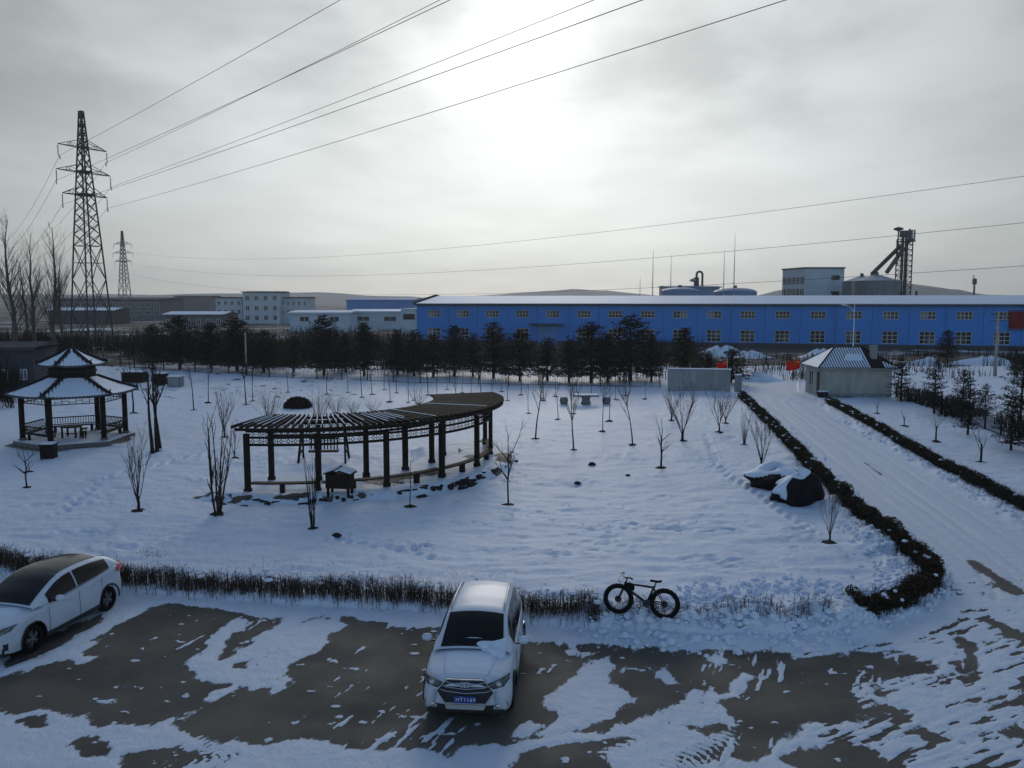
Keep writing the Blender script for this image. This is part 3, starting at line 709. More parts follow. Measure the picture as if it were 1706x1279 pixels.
def bare_tree(name, label, px, py, top, style, seed, group=None, wide=1.0, cat='tree', soil=True, mt='bark', mc='twig_dark', pos=None, H=None, rz=None):
    b = pos if pos is not None else ground_at(px, py)
    if H is None: H = at_depth(px, top, b.y).z
    base = {'poplar': 14.0}.get(style, 3.0); s = H / base
    t = thing(name, label, cat, (b.x, b.y, height_at(b.x, b.y)), random.Random(seed * 7 + px * 3).uniform(0, 6.28) if rz is None else rz, group)
    tm, cm, sm = tree_mesh(style, seed, mt, mc)
    for nm, me in (('trunk', tm), ('crown', cm)):
        o = obj(nm, me, t); o.scale = (s * wide, s * wide, s)
    if soil:
        o = obj('soil_ring', sm, t); o.scale = (1.3, 1.3, 1.0); o.rotation_euler = (0, 0, seed)
    return t

ORD = ['first', 'second', 'third', 'fourth', 'fifth', 'sixth', 'seventh', 'eighth', 'ninth', 'tenth', 'eleventh', 'twelfth', 'thirteenth', 'fourteenth', 'fifteenth', 'sixteenth', 'seventeenth', 'eighteenth', 'nineteenth', 'twentieth', 'twenty-first', 'twenty-second', 'twenty-third', 'twenty-fourth', 'twenty-fifth', 'twenty-sixth', 'twenty-seventh', 'twenty-eighth', 'twenty-ninth', 'thirtieth', 'thirty-first', 'thirty-second', 'thirty-third', 'thirty-fourth', 'thirty-fifth']
G1 = 'bare young trees planted on the snowy lawn'
for a in (
    ('bare_tree', 'tall bare tree with three trunks right of the pavilion', 262, 757, 600, 'multi', 1, 1.0),
    ('bare_shrub', 'vase-shaped leafless shrub standing alone left of the pergola', 231, 857, 738, 'vase', 2, 1.0),
    ('bare_shrub', 'dense upright leafless shrub at the left end of the pergola', 363, 862, 690, 'column', 3, 1.15),
    ('bare_tree', 'small bare sapling with spreading low twigs near the left picture edge', 45, 815, 742, 'crooked', 4, 0.9),
    ('bare_tree', 'short bare sapling just in front of the pavilion bin', 49, 790, 745, 'thin', 5, 1.0),
    ('bare_shrub', 'broad leafless shrub behind the dense upright shrub by the pergola', 374, 732, 660, 'vase', 6, 0.95),
    ('bare_shrub', 'low leafless shrub beside the pergola end post', 391, 765, 712, 'vase', 7, 1.0),
    ('bare_tree', 'thin bare tree of three stems in front of the pergola', 521, 884, 745, 'column', 8, 0.7),
    ('bare_tree', 'spindly bare sapling in front of the middle of the pergola', 683, 848, 770, 'thin', 9, 1.4),
    ('bare_tree', 'bare sapling with long forked limbs at the pergola bank', 847, 846, 712, 'crooked', 10, 0.6),
    ('bare_tree', 'bare tree with densely twigged crown right of the pergola roof', 892, 735, 632, 'sapling', 11, 1.1),
    ('bare_tree', 'slender bare tree in front of the stone table, nearest it', 956, 753, 640, 'sapling', 12, 1.0),
    ('bare_tree', 'straight thin bare tree left of the stone table', 930, 703, 640, 'thin', 13, 1.2),
    ('bare_tree', 'forked bare tree right of the stone table', 1004, 723, 645, 'sapling', 14, 0.9),
    ('bare_tree', 'bare tree with twin leaders in the open lawn middle', 1054, 744, 645, 'sapling', 15, 1.0),
    ('bare_tree', 'thin bare tree behind the stone stools on the right', 1015, 707, 645, 'thin', 16, 1.2),
    ('bare_tree', 'crooked pruned fruit tree alone in the middle of the lawn', 1101, 780, 700, 'crooked', 17, 1.0),
    ('bare_shrub', 'wide vase-shaped shrub before the grey wall, nearer of the two', 1137, 737, 650, 'vase', 18, 1.25),
    ('bare_shrub', 'wide vase-shaped shrub before the grey wall, farther of the two', 1119, 703, 650, 'vase', 19, 1.3),
    ('bare_shrub', 'round leafless shrub beside the driveway hedge below the gate', 1198, 722, 658, 'vase', 20, 1.1),
    ('bare_shrub', 'round leafless shrub close behind another beside the gate', 1209, 708, 655, 'vase', 21, 1.1),
    ('bare_shrub', 'narrow column-shaped shrub next to the driveway hedge', 1240, 742, 682, 'column', 22, 0.9),
    ('bare_shrub', 'leafless shrub directly behind the snow-capped tarpaulin heaps', 1268, 787, 700, 'vase', 23, 1.05),
    ('bare_tree', 'bare young tree standing before the black tarpaulin heap', 1382, 906, 806, 'vase', 24, 0.75),
):
    bare_tree(a[0], a[1], a[2], a[3], a[4], a[5], a[6], G1, a[7], 'shrub' if 'shrub' in a[0] else 'tree', mc='twig' if a[6] % 3 == 0 else 'twig_dark')
for k, (px, py, top) in enumerate(sorted(((222, 690, 590), (323, 684, 590), (347, 672, 600), (410, 676, 600), (421, 671, 605), (603, 665, 600), (580, 656, 610), (640, 650, 605), (680, 672, 620), (713, 660, 610), (728, 664, 608), (745, 650, 612), (770, 655, 610), (802, 664, 605), (836, 655, 615), (868, 660, 610), (905, 664, 622), (845, 668, 628), (960, 655, 620), (1043, 662, 625), (955, 690, 650), (880, 690, 640), (690, 668, 640), (650, 672, 622), (620, 660, 615), (760, 672, 625), (785, 662, 615), (820, 672, 628), (1075, 668, 630), (1025, 668, 628), (985, 660, 620), (925, 662, 622), (660, 655, 612), (545, 660, 610), (480, 655, 605)))):
    bare_tree('bare_sapling', '%s thin leafless sapling from the left in the rows towards the iron fence' % ORD[k], px, py, top, 'thin' if k % 3 else 'sapling', 30 + k % 6, 'saplings towards the iron fence', 1.2)
for k, (px, py, top, lab) in enumerate((
        (1461, 693, 668, 'tiny pruned stump sapling right of the lodge, farthest of four'), (1506, 714, 685, 'pruned stump sapling, second from the lodge'),
        (1559, 739, 690, 'thickest pruned stump with upright sticks, third from the lodge'), (1634, 770, 708, 'thin two-stemmed pruned sapling, nearest of the four beyond the hedge'))):
    bare_tree('pruned_sapling', lab, px, py, top, 'stub', 40 + k, 'pruned saplings right of the driveway')
for k, (px, py, top, lab) in enumerate((
        (447, 700, 648, 'twiggy low shrub behind the left end of the pergola roof'), (530, 698, 645, 'twiggy low shrub right of the dark round bush'),
        (588, 694, 662, 'twiggy low shrub behind the middle of the pergola roof'), (622, 690, 662, 'twiggy low shrub behind the pergola, right of two close ones'),
        (697, 674, 640, 'small twiggy shrub left of the pergola roof end'), (905, 668, 640, 'small twiggy shrub far right of the pergola roof end'), (560, 690, 650, 'low shrub of thin canes behind the pergola swing'))):
    bare_tree('bare_shrub', lab, px, py, top, 'bush', 50 + k, 'twiggy shrubs behind the pergola', 1.3, 'shrub', mc='twig')

# dark clipped bush, brown and dome-shaped
def leafy_dome(name, label, px, py, rx, hz, m, cat='bush'):
    b = ground_at(px, py); t = thing(name, label, cat, (b.x, b.y, height_at(b.x, b.y))); rg = random.Random(3); mb = MB()
    for k in range(5200):
        u, v = rg.uniform(0, 2 * PI), math.acos(rg.uniform(0, 1)); rr = rg.uniform(.15, 1.0) ** 0.4
        c = Vector((rx * math.sin(v) * math.cos(u) * rr, rx * math.sin(v) * math.sin(u) * rr, hz * math.cos(v) * rr)); a = Vector((rg.uniform(-1, 1), rg.uniform(-1, 1), rg.uniform(-1, 1))) * .15; q = Vector((rg.uniform(-1, 1), rg.uniform(-1, 1), rg.uniform(-1, 1))) * .06
        mb.tri(c + a, c - a + q, c - q)
    mb.build('foliage', m, t)
    MB().tube([(0, 0, -.05), (0, 0, hz * .6)], [0.14, .08], 7).build('trunk', 'bark', t)
leafy_dome('clipped_bush', 'dark brown dome-shaped bush behind the pergola', 496, 680, 1.05, .78, 'dead_bush')

# ------------------------------------------------------------------ tall bare poplars by the left edge
for k, (px, top, Y, w) in enumerate(((-62, 372, 112, 1), (-20, 400, 118, 1), (30, 366, 110, 1.05), (58, 392, 122, .9), (92, 378, 112, 1.0), (48, 440, 140, 1), (104, 430, 134, .9))):
    p = at_depth(px, 560, Y); Hh = at_depth(px, top, Y).z
    bare_tree('poplar_tree', ['bare poplar outside the left picture edge, its twigs reaching in', 'tall bare poplar cut off by the left picture edge', 'tallest leaning bare poplar left of the big pylon', 'bare poplar between the two tallest poplars', 'dark-stemmed bare poplar nearest the big pylon', 'lower bare poplar standing behind the tall poplars, left one', 'lower bare poplar standing behind the tall poplars, right one'][k],
              px, 560, top, 'poplar', 60 + k % 4, 'poplars beyond the pavilion', w * 1.1, 'tree', False, 'bark_grey', 'bark_grey', Vector((p.x, p.y, 0)), Hh)

# ------------------------------------------------------------------ conifers
def conifer_meshes(seed, H=5.0, W=1.5, gap=0.0, dens=1.0, m='needles'):
    rg = random.Random(seed); tr, cr = MB(), MB()
    tr.tube([(0, 0, -.1), (0.03, 0, H * .5), (0, 0.02, H * .97)], [0.10, 0.065, 0.012], 6)
    z = H * 0.12
    while z < H * 0.98:
        t = max(0, (z / H - 0.12) / 0.87); L0 = W * (1 - t) ** 0.62 * (0.75 + 0.25 * math.sin(min(1, t * 6) * PI / 2)) + 0.08
        nb = int(6 + 3 * (1 - t)); a0 = rg.uniform(0, 6.28)
        for k in range(nb):
            if rg.random() < gap: continue
            a = a0 + 2 * PI * k / nb + rg.uniform(-.25, .25); L = L0 * rg.uniform(0.65, 1.18)
            d = Vector((math.cos(a), math.sin(a), rg.uniform(-.12, .22) + 0.35 * t))
            tr.tube([(0, 0, z), tuple(Vector((0, 0, z)) + d * L * .95)], [0.018, 0.005], 3, False)
            ns = max(4, int(L * 17 * dens))
            for i in range(ns):
                f = 0.18 + 0.85 * (i + rg.random()) / ns; c = Vector((0, 0, z)) + d * L * f
                c += Vector((rg.uniform(-.16, .16), rg.uniform(-.16, .16), rg.uniform(-.10, .12))) * (0.5 + L * .4)
                for _ in range(2):
                    u = Vector((rg.uniform(-1, 1), rg.uniform(-1, 1), rg.uniform(-.3, .8))).normalized() * rg.uniform(.10, .22); w = u.orthogonal().normalized() * .035
                    w.rotate(Matrix.Rotation(rg.uniform(0, 6.28), 3, u.normalized()))
                    cr.tri(c - w, c + w, c + u); 
                u = (d + Vector((rg.uniform(-.7, .7), rg.uniform(-.7, .7), rg.uniform(-.1, .5)))).normalized() * rg.uniform(.14, .26); w = u.cross(Vector((0, 0, 1))).normalized() * .05
                cr.tri(c - w, c + w, c + u)
        z += H * rg.uniform(.035, .055)
    return tr.mesh('trunk', 'bark'), cr.mesh('crown', m)
CONIFERS = [conifer_meshes(1, 5, 1.75), conifer_meshes(2, 5, 1.4, .10), conifer_meshes(3, 5, 2.0, .06), conifer_meshes(4, 5, 1.2, .2), conifer_meshes(5, 5, 1.6, .25)]
def conifer(name, label, x, y, H, k, rz, group, wide=1.0, protos=CONIFERS, z=None):
    t = thing(name, label, 'tree', (x, y, (height_at(x, y) if y < 100 else -0.1) if z is None else z), rz, group)
    for nm, me in zip(('trunk', 'crown'), protos[k % len(protos)]):
        o = obj(nm, me, t); s = H / 5.0; o.scale = (s * wide, s * wide, s)
    return t
def fence_y(x): return float(np.interp(x, [-60, -48, -28.5, -9, 8.35, 13.75], [108, 102.7, 89.8, 82, 79.1, 77.5]))
CT = [(255, 545, 0), (300, 532, 2), (352, 540, 1), (395, 534, 0), (440, 560, 2), (490, 565, 1), (540, 534, 0), (575, 562, 3), (607, 540, 1), (662, 548, 3), (690, 556, 0), (722, 558, 1), (757, 548, 0), (788, 560, 3), (822, 542, 1), (866, 560, 2), (912, 566, 1), (948, 568, 3), (985, 540, 2), (1012, 560, 1), (1050, 536, 0), (1085, 566, 3), (1140, 554, 1), (1180, 588, 3), (1218, 590, 2)]
rg = random.Random(12)
CL = {540: 'broad dark conifer right of the white street lamp', 607: 'slim conifer in front of the pale blue shed', 822: 'slim pointed conifer before the left third of the blue factory', 985: 'broad conifer right of the blue factory door', 1050: 'largest dark conifer before the middle of the blue factory', 1140: 'conifer right above the grey gate wall'}
CT_PX = [c_[0] for c_ in CT]
for px, top, k in CT:
    x0 = (px - 853) / FOC * 92; Y = fence_y(min(13, x0)) + rg.uniform(4, 10); x = (px - 853) / FOC * (Y * CP + 8 * SP)
    conifer('conifer_tree', CL.get(px, '%s dark conifer from the left in the front rank behind the iron fence' % ORD[CT_PX.index(px)]), x, Y, at_depth(px, top - rg.uniform(0, 9), Y).z, k, rg.uniform(0, 6), 'conifers behind the iron fence', rg.uniform(1.2, 1.75))
for k in range(25):                                 # the belt's second rank, lower and farther back
    px = 60 + k * 46 + rg.uniform(-30, 30); x0 = (px - 853) / FOC * 110
    Y = fence_y(min(13, x0)) + rg.uniform(16, 42); x = (px - 853) / FOC * Y
    top = rg.uniform(556, 584) if px > 640 else rg.uniform(548, 575)
    conifer('conifer_tree', '%s low conifer from the left in the rear rank of the belt' % ORD[k], x, Y, max(2.0, at_depth(px, top, Y).z), k, rg.uniform(0, 6), 'conifers behind the iron fence', rg.uniform(1.1, 1.6))
# young pines along the right-hand fence
PINES = [conifer_meshes(11, 5, 1.5, .28, .75, 'needles_young'), conifer_meshes(12, 5, 1.25, .34, .7, 'needles_young'), conifer_meshes(13, 5, 1.7, .25, .75, 'needles_young')]
for k, (px, py, top) in enumerate(sorted(((1500, 668, 592), (1556, 690, 600), (1578, 600, 548), (1602, 705, 618), (1612, 728, 632), (1640, 700, 640), (1684, 752, 655), (1700, 700, 590), (1740, 770, 660), (1690, 630, 585), (1790, 780, 640)))):
    b = ground_at(px, py); conifer('pine_tree', ('tall dark pine before the right part of the blue factory' if px == 1578 else 'lone small pine with an open crown against the snow at the right' if px == 1640 else '%s young open-crowned pine from the lodge along the right fence' % ORD[k]), b.x, b.y, at_depth(px, top, b.y).z, k, k * 1.3, 'young pines along the right fence', 1.1, PINES if px != 1578 else CONIFERS)

# ------------------------------------------------------------------ thickets: leafless brush behind the fence (nobody could count it)
def thicket(name, label, spots, m='twig_dark', n=60, thick=1.0):
    rg = random.Random(len(spots) * 7 + 1); mb = MB()
    for (x, y, w, hh) in spots:
        for k in range(n):
            a = rg.uniform(0, 6.28); r = w * math.sqrt(rg.random()); px_, py_ = x + r * math.cos(a), y + r * math.sin(a) * .7; H = hh * rg.uniform(.45, 1.0)
            lx, ly = rg.uniform(-.25, .25) * H, rg.uniform(-.25, .25) * H
            tp = Vector((px_ + lx, py_ + ly, H)); b0 = Vector((px_, py_, -.12)); mb.tube([b0, b0.lerp(tp, .5) + Vector((lx * .1, ly * .1, 0)), tp], [.035 * thick, .024 * thick, .006 * thick], 3, False)
            for j in range(4):
                s = b0.lerp(tp, rg.uniform(.3, .95)); e = s + Vector((rg.uniform(-.5, .5), rg.uniform(-.5, .5), rg.uniform(.15, .6))) * H * .32; mb.tube([s, e], [.016 * thick, .005 * thick], 3, False)
    o = mb.build(name, m); return tag(o, label, 'brush', kind='stuff')
sp = []
for k in range(150):
    px = rg.uniform(-120, 1180); x0 = (px - 853) / FOC * 105; Y = fence_y(min(13, x0)) + rg.uniform(5, 55); sp.append(((px - 853) / FOC * Y, Y, rg.uniform(1.2, 2.6), rg.uniform(1.6, 3.4)))
thicket('undergrowth', 'dark leafless brush filling the tree belt behind the iron fence', sp, n=34)
sp = []
for k in range(170):
    px = rg.uniform(-140, 690) if k < 120 else rg.uniform(690, 1200); Y = rg.uniform(112, 158 if px < 690 else 135); sp.append(((px - 853) / FOC * Y, Y, rg.uniform(2, 4), rg.uniform(2.2, 4.4) if px < 690 else rg.uniform(1.2, 2.4)))
thicket('undergrowth', 'far dark band of leafless scrub below the sheds and factory', sp, n=40, thick=1.8)
sp = []
for k in range(60):
    px = rg.uniform(1180, 1850); Y = rg.uniform(84, 128); sp.append(((px - 853) / FOC * Y, Y, rg.uniform(1.2, 2.6), rg.uniform(.8, 2.0)))
for k in range(34):
    t = rg.random(); b = Vector((31.8, 69.5, 0)).lerp(Vector((26.5, 33, 0)), t); sp.append((b.x + rg.uniform(.5, 3), b.y, .9, rg.uniform(.8, 1.7)))
thicket('undergrowth', 'dark leafless brush between the lodge and the blue factory', sp, n=30)
sp = []
for k in range(90):
    px = rg.uniform(-150, 130); Y = rg.uniform(62, 105); sp.append(((px - 853) / FOC * Y - 4, Y, 1.8, rg.uniform(1.5, 4.2)))
thicket('undergrowth', 'dark leafless brush behind the pavilion at the left edge', sp, n=34)

# ------------------------------------------------------------------ hedges
def hedge(label, line, w, hh, kind, seed, dens=1.0, snow=0.0):
    rg = random.Random(seed); L = [math.dist(a, b) for a, b in zip(line[:-1], line[1:])]; tot = sum(L)
    t = thing('hedge', label, 'hedge', (line[0][0], line[0][1], 0)); o0 = Vector((line[0][0], line[0][1], 0))
    def along():
        s = rg.uniform(0, tot)
        for (a, b), l in zip(zip(line[:-1], line[1:]), L):
            if s <= l: return Vector((a[0] + (b[0] - a[0]) * s / l, a[1] + (b[1] - a[1]) * s / l, 0)), Vector((-(b[1] - a[1]) / l, (b[0] - a[0]) / l, 0)), s
            s -= l
        return Vector((*line[-1], 0)), Vector((1, 0, 0)), 0
    tw, lf = MB(), MB()
    for k in range(int(tot * (150 if kind == 'twig' else 70) * dens)):
        p, nr_, s = along(); p = p + nr_ * rg.gauss(0, .28) * w; base = height_at(p.x, p.y)
        H = hh * rg.uniform(.50, 1.08 if kind == 'twig' else 1.45) * (0.72 + 0.40 * float(vnoise(np.array([p.x * .9]), np.array([p.y * .9]), 4)[0])); lean = Vector((rg.gauss(0, .13), rg.gauss(0, .13), 1)) * H
        b0 = p - o0 + Vector((0, 0, base - .05)); r = rg.uniform(.005, .010); m1 = b0 + lean * .5 + Vector((rg.uniform(-.03, .03), rg.uniform(-.03, .03), 0))
        tw.tube([b0, m1, b0 + lean], [r, r * .8, r * .35], 3, False)
        for j in range(3): s0 = b0 + lean * rg.uniform(.3, .9); tw.tube([s0, s0 + Vector((rg.uniform(-.16, .16), rg.uniform(-.16, .16), rg.uniform(-.02, .16)))], [r * .6, r * .3], 3, False)
    if kind == 'leaf':
        for k in range(int(tot * 620 * dens)):
            p, nr_, s = along(); ph = float(vnoise(np.array([p.x * 1.7]), np.array([p.y * 1.7]), 9)[0]); a = rg.uniform(0, PI); rr = rg.uniform(.55, 1.08) * (.75 + .5 * ph)
            off = math.cos(a) * w * .5 * rr; z = max(.02, math.sin(a) ** .6 * hh * rr)
            c = p + nr_ * off - o0 + Vector((0, 0, height_at(p.x, p.y) + z)); u = Vector((rg.uniform(-1, 1), rg.uniform(-1, 1), rg.uniform(-.4, 1))).normalized() * rg.uniform(.035, .075); q = u.orthogonal().normalized() * .024
            q.rotate(Matrix.Rotation(rg.uniform(0, 6.28), 3, u.normalized())); lf.quad(c - u * .5, c + q, c + u * .6, c - q)
        lf.build('foliage', 'hedge_leaf', t)['kind'] = 'stuff'
    tw.build('twigs', 'twig' if kind == 'twig' else 'twig_dark', t)['kind'] = 'stuff'
    if snow:
        sn = MB()
        for k in range(int(tot * snow)):
            p, nr_, s = along(); off = rg.uniform(-.5, .5) * w; c = p + nr_ * off - o0 + Vector((0, 0, height_at(p.x, p.y) + hh * rg.uniform(.55, .98)))
            r = rg.uniform(.05, .14); n = 6
            sn.lathe([(r * .3, -.03), (r, -.01), (r * .8, .03), (r * .2, .05)], n, tuple(c))
        sn.build('snow_caps', 'snow', t, True)['kind'] = 'stuff'
    return t
hedge('dry brown twig hedge running behind the two white cars', HEDGE_FRONT, .72, .58, 'twig', 3, 1.35, 1.2)
hedge('dry twig hedge half buried in the snow heap right of the bicycle', HEDGE_BURIED, .7, .42, 'twig', 4, .25)
hedge('dark leafy hedge curving round the lawn corner and along the driveway', HEDGE_CORNER, .60, .44, 'leaf', 5, 2.1, 2.2)
hedge('dark leafy hedge along the far right side of the driveway', HEDGE_RIGHT, .58, .42, 'leaf', 6, 1.7, 1.5)

# ploughed snow lumps and dry stalks
def clods():
    rg = random.Random(21); mb = MB()
    ico = [(0, 0, 1)] + [(.894 * math.cos(2 * PI * k / 5), .894 * math.sin(2 * PI * k / 5), .447) for k in range(5)] + [(.894 * math.cos(2 * PI * (k + .5) / 5), .894 * math.sin(2 * PI * (k + .5) / 5), -.447) for k in range(5)]
    F = [(0, 1 + k, 1 + (k + 1) % 5) for k in range(5)] + [(1 + k, 6 + k, 1 + (k + 1) % 5) for k in range(5)] + [(6 + k, 6 + (k + 1) % 5, 1 + (k + 1) % 5) for k in range(5)]
    def put(x, y, r):
        z = height_at(x, y); mb.add([(x + v[0] * r * rg.uniform(.7, 1.2), y + v[1] * r * rg.uniform(.7, 1.2), z + v[2] * r * rg.uniform(.5, .8) + r * .2) for v in ico], F)
    def along(line, n, w, r0, r1, pw=2.5):
        for k in range(n):
            i = rg.randrange(len(line) - 1); t = rg.random(); a, b = line[i], line[i + 1]
            put(a[0] + (b[0] - a[0]) * t + rg.gauss(0, w), a[1] + (b[1] - a[1]) * t + rg.gauss(0, w), r0 + (r1 - r0) * rg.random() ** pw)
    along(HEDGE_BURIED, 1500, .55, .015, .15, 3.5)
    along(gxy([(1380, 1040), (1450, 1005), (1520, 970), (1500, 930), (1430, 880)]), 1100, .55, .012, .12, 3)
    along(gxy([(1560, 990), (1500, 1025), (1400, 1062)]), 110, .25, .02, .12)
    along(gxy([(1130, 1010), (1250, 985), (1400, 975)]), 650, .5, .012, .11, 3)
    along(gxy([(220, 955), (430, 968), (720, 985), (960, 1005)]), 300, .3, .015, .08)
    along(gxy([(1690, 860), (1600, 805), (1500, 752), (1400, 700)]), 320, .28, .02, .12)
    along(gxy([(1420, 835), (1340, 760), (1290, 706)]), 160, .5, .02, .12)
    o = mb.build('snow_lumps', 'snow', None, True); tag(o, 'broken snow lumps thrown up along the hedges', 'snow', kind='stuff')
clods()
def stalks():
    rg = random.Random(5); mb = MB()
    for (cx, cy, rx, ry, n) in ((700, 920, 60, 12, 16), (560, 900, 40, 16, 16), (1010, 885, 120, 30, 24), (1130, 880, 120, 34, 26), (880, 860, 160, 30, 24), (450, 950, 160, 16, 60), (760, 965, 120, 12, 60), (300, 640, 70, 6, 260), (400, 660, 60, 5, 220), (560, 648, 60, 5, 220), (1210, 1040, 30, 12, 160), (250, 925, 30, 8, 60), (1560, 700, 60, 8, 120)):
        for k in range(n):
            b = ground_at(cx + rg.gauss(0, rx * .5), cy + rg.gauss(0, ry * .5)); z = height_at(b.x, b.y); H = rg.uniform(.03, .13)
            mb.tube([(b.x, b.y, z - .02), (b.x + rg.uniform(-.08, .08), b.y + rg.uniform(-.08, .08), z + H)], [.006, .002], 3, False)
    tag(mb.build('grass_stalks', 'dry_grass'), 'dry grass stalks poking through the snow', 'grass', kind='stuff')
stalks()

# ------------------------------------------------------------------ curved pergola
def pol(r, deg, z=0.0): return Vector((r * math.cos(R(deg)), r * math.sin(R(deg)), z))
def arc_bar(mb, r, a0, a1, z, w, hh, n=6):           # curved beam of rectangular section
    vs = []; fs = []
    for i in range(n + 1):
        a = a0 + (a1 - a0) * i / n
        for rr, zz_ in ((r - w / 2, z - hh / 2), (r + w / 2, z - hh / 2), (r + w / 2, z + hh / 2), (r - w / 2, z + hh / 2)): vs.append(tuple(pol(rr, a, zz_)))
    for i in range(n):
        for k in range(4): a, b = i * 4 + k, i * 4 + (k + 1) % 4; fs.append((a, b, b + 4, a + 4))
    fs += [(3, 2, 1, 0), tuple(n * 4 + k for k in range(4))]; mb.add(vs, fs); return mb
def pergola():
    zt = 0.26; P = thing('pergola', 'curved dark wooden pergola with slatted roof and built-in bench', 'pergola', (PCX, PCY, zt))
    RO, RI = 8.70, 6.30; A = [-97.3 + 19.05 * k for k in range(7)]
    post = MB().box((0, 0, 1.25), (.20, .20, 2.5)); post.box((0, 0, .06), (.26, .26, .30)); pm = post.mesh('post', 'wood')
    stub = MB().box((0, 0, .10), (.22, .18, .60)).mesh('bench_support', 'wood')
    for k, a in enumerate(A):
        for r in (RO, RI): obj('post', pm, P, pol(r, a), R(a))
    for k in range(6):
        a0, a1 = A[k], A[k + 1]; am = (a0 + a1) / 2
        obj('bench_support', stub, P, pol(RO, am), R(am))
        arc_bar(MB(), RO - .05, a0 + .9, a1 - .9, .44, .36, .06).build('bench_seat', 'wood_beam', P)
        for r in (RO, RI):
            arc_bar(MB(), r, a0, a1, 2.04, .09, .10).build('lower_rail', 'wood', P); arc_bar(MB(), r, a0, a1, 2.34, .08, .09).build('middle_rail', 'wood', P); arc_bar(MB(), r, a0, a1, 2.63, .14, .15).build('beam', 'wood', P)
            lt = MB()
            n = 9 if r == RO else 7; step = (a1 - a0 - 1.6) / n
            for j in range(n):                       # fretwork: rings joined by small bars
                c = a0 + .8 + step * (j + .5); hw = math.degrees(.075 / r)
                for zc, hz_ in ((2.19, .10), (2.47, .085)):
                    ring = [pol(r, c + math.degrees(.062 * math.cos(t * PI / 4) / r), zc + .062 * math.sin(t * PI / 4)) for t in range(9)]
                    lt.tube(ring, .016, 4, False); hs = math.degrees(.062 / r)
                    for sg in (-1, 1): lt.bar(pol(r, c, zc + sg * .062), pol(r, c, zc + sg * hz_), .022); lt.bar(pol(r, c + sg * hs, zc), pol(r, c + sg * step / 2, zc), .020)
                    if j % 2: lt.bar(pol(r, c + step / 2, zc - hz_), pol(r, c + step / 2, zc + hz_), .020)
            lt.build('lattice', 'wood', P)
    for r in (5.95, 7.5, 9.30): arc_bar(MB(), r, -98.5, 20, 2.76, .10, .11, 40).build('purlin', 'wood', P)
    rf = MB().box((7.58, 0, 2.87), (3.60, .060, .12)); rm = rf.mesh('rafter', 'wood_beam')
    sn = MB().box((7.58, 0, 2.945), (3.5, .036, .025)).mesh('snow_or_sunlit_strip', 'snow')  # snow-coloured strips paint sunlight onto the rafter tops, mostly at the left end
    rg = random.Random(4)
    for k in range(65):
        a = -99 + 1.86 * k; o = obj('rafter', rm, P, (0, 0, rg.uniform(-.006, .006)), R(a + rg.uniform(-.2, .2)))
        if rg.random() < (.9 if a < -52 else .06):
            s = obj('snow_or_sunlit_strip', sn, o); s.scale = (rg.uniform(.5, .95), 1, 1); s.location = (7.58 * (1 - s.scale[0]) + rg.uniform(-.1, .1), 0, 0)
    # stone kerb holding the terrace
    rg = random.Random(9)
    for k in range(150):
        a = -103 + 1.7 * (k % 75) + rg.uniform(-.6, .6)
        if rg.random() < (.10 if k < 75 else .62): continue
        w = rg.uniform(.14, .42); s = MB(); s.box((0, 0, 0), (rg.uniform(.12, .26), w, rg.uniform(.12, .32)), rg.uniform(-.15, .15), rg.uniform(-.12, .12), rg.uniform(-.12, .12))
        s.build('kerb_stone', 'dark_rock', P, False, pol((9.70 if k < 75 else 10.05) + rg.uniform(-.18, .16), a, (-.10 if k < 75 else -.22) + rg.uniform(-.08, .05)), R(a))
pergola()

def wooden_chest():
    b = ground_at(566, 826, .3); t = thing('wooden_box', 'dark wooden box with a snowy gabled lid on the pergola bench', 'box', (b.x, b.y + .1, .30), R(-8))
    MB().box((0, 0, .62), (1.0, .62, .56)).build('body', 'wood', t)
    for sx in (-.42, .42):
        for sy in (-.24, .24): MB().box((sx, sy, .17), (.09, .09, .36)).build('leg', 'wood', t)
    l = MB(); l.slab([(-.58, -.38, .90), (0, -.38, 1.12), (0, .38, 1.12), (-.58, .38, .90)], (0, 0, 1), .05); l.slab([(.06, -.38, 1.06), (.60, -.38, .90), (.60, .38, .90), (.06, .38, 1.06)], (0, 0, 1), .05); l.build('lid', 'wood_beam', t)
    s = MB(); s.slab([(-.55, -.36, .965), (-.02, -.36, 1.165), (-.02, .36, 1.165), (-.55, .36, .965)], (0, 0, 1), .05); s.slab([(.08, -.36, 1.105), (.56, -.36, .965), (.56, .36, .965), (.08, .36, 1.105)], (0, 0, 1), .05); s.build('snow_cover', 'snow', t)
    MB().prism([(-.5, -.30), (.5, -.30), (.5, .30), (-.5, .30)], .88, .93).build('rim', 'wood', t)
wooden_chest()

def garden_swing():
    b = ground_at(540, 768); t = thing('garden_swing', 'wooden swing bench on an A-frame behind the pergola posts', 'swing', (b.x, b.y, height_at(b.x, b.y)), R(4))
    for sx in (-1.05, 1.05):
        for sy in (-.75, .75): MB().bar((sx * 1.12, sy, -.05), (sx, 0, 2.0), .10).build('leg', 'wood', t)
        MB().bar((sx * 1.09, -.55, .5), (sx * 1.09, .55, .5), .08).build('brace', 'wood', t)
    MB().bar((-1.2, 0, 2.0), (1.2, 0, 2.0), .11).build('crossbeam', 'wood', t)
    MB().box((0, -.05, .52), (1.5, .5, .06)).build('seat', 'wood', t)
    for k in range(9): MB().box((-.66 + .165 * k, .22, .85), (.07, .03, .55), 0, -.15).build('back_slat', 'wood', t)
    MB().box((0, .26, 1.12), (1.5, .04, .07)).build('top_rail', 'wood', t)
    for sx in (-.7, .7): MB().tube([(sx, -.2, .55), (sx, 0, 2.0)], .012, 4).build('chain', 'iron', t)
garden_swing()

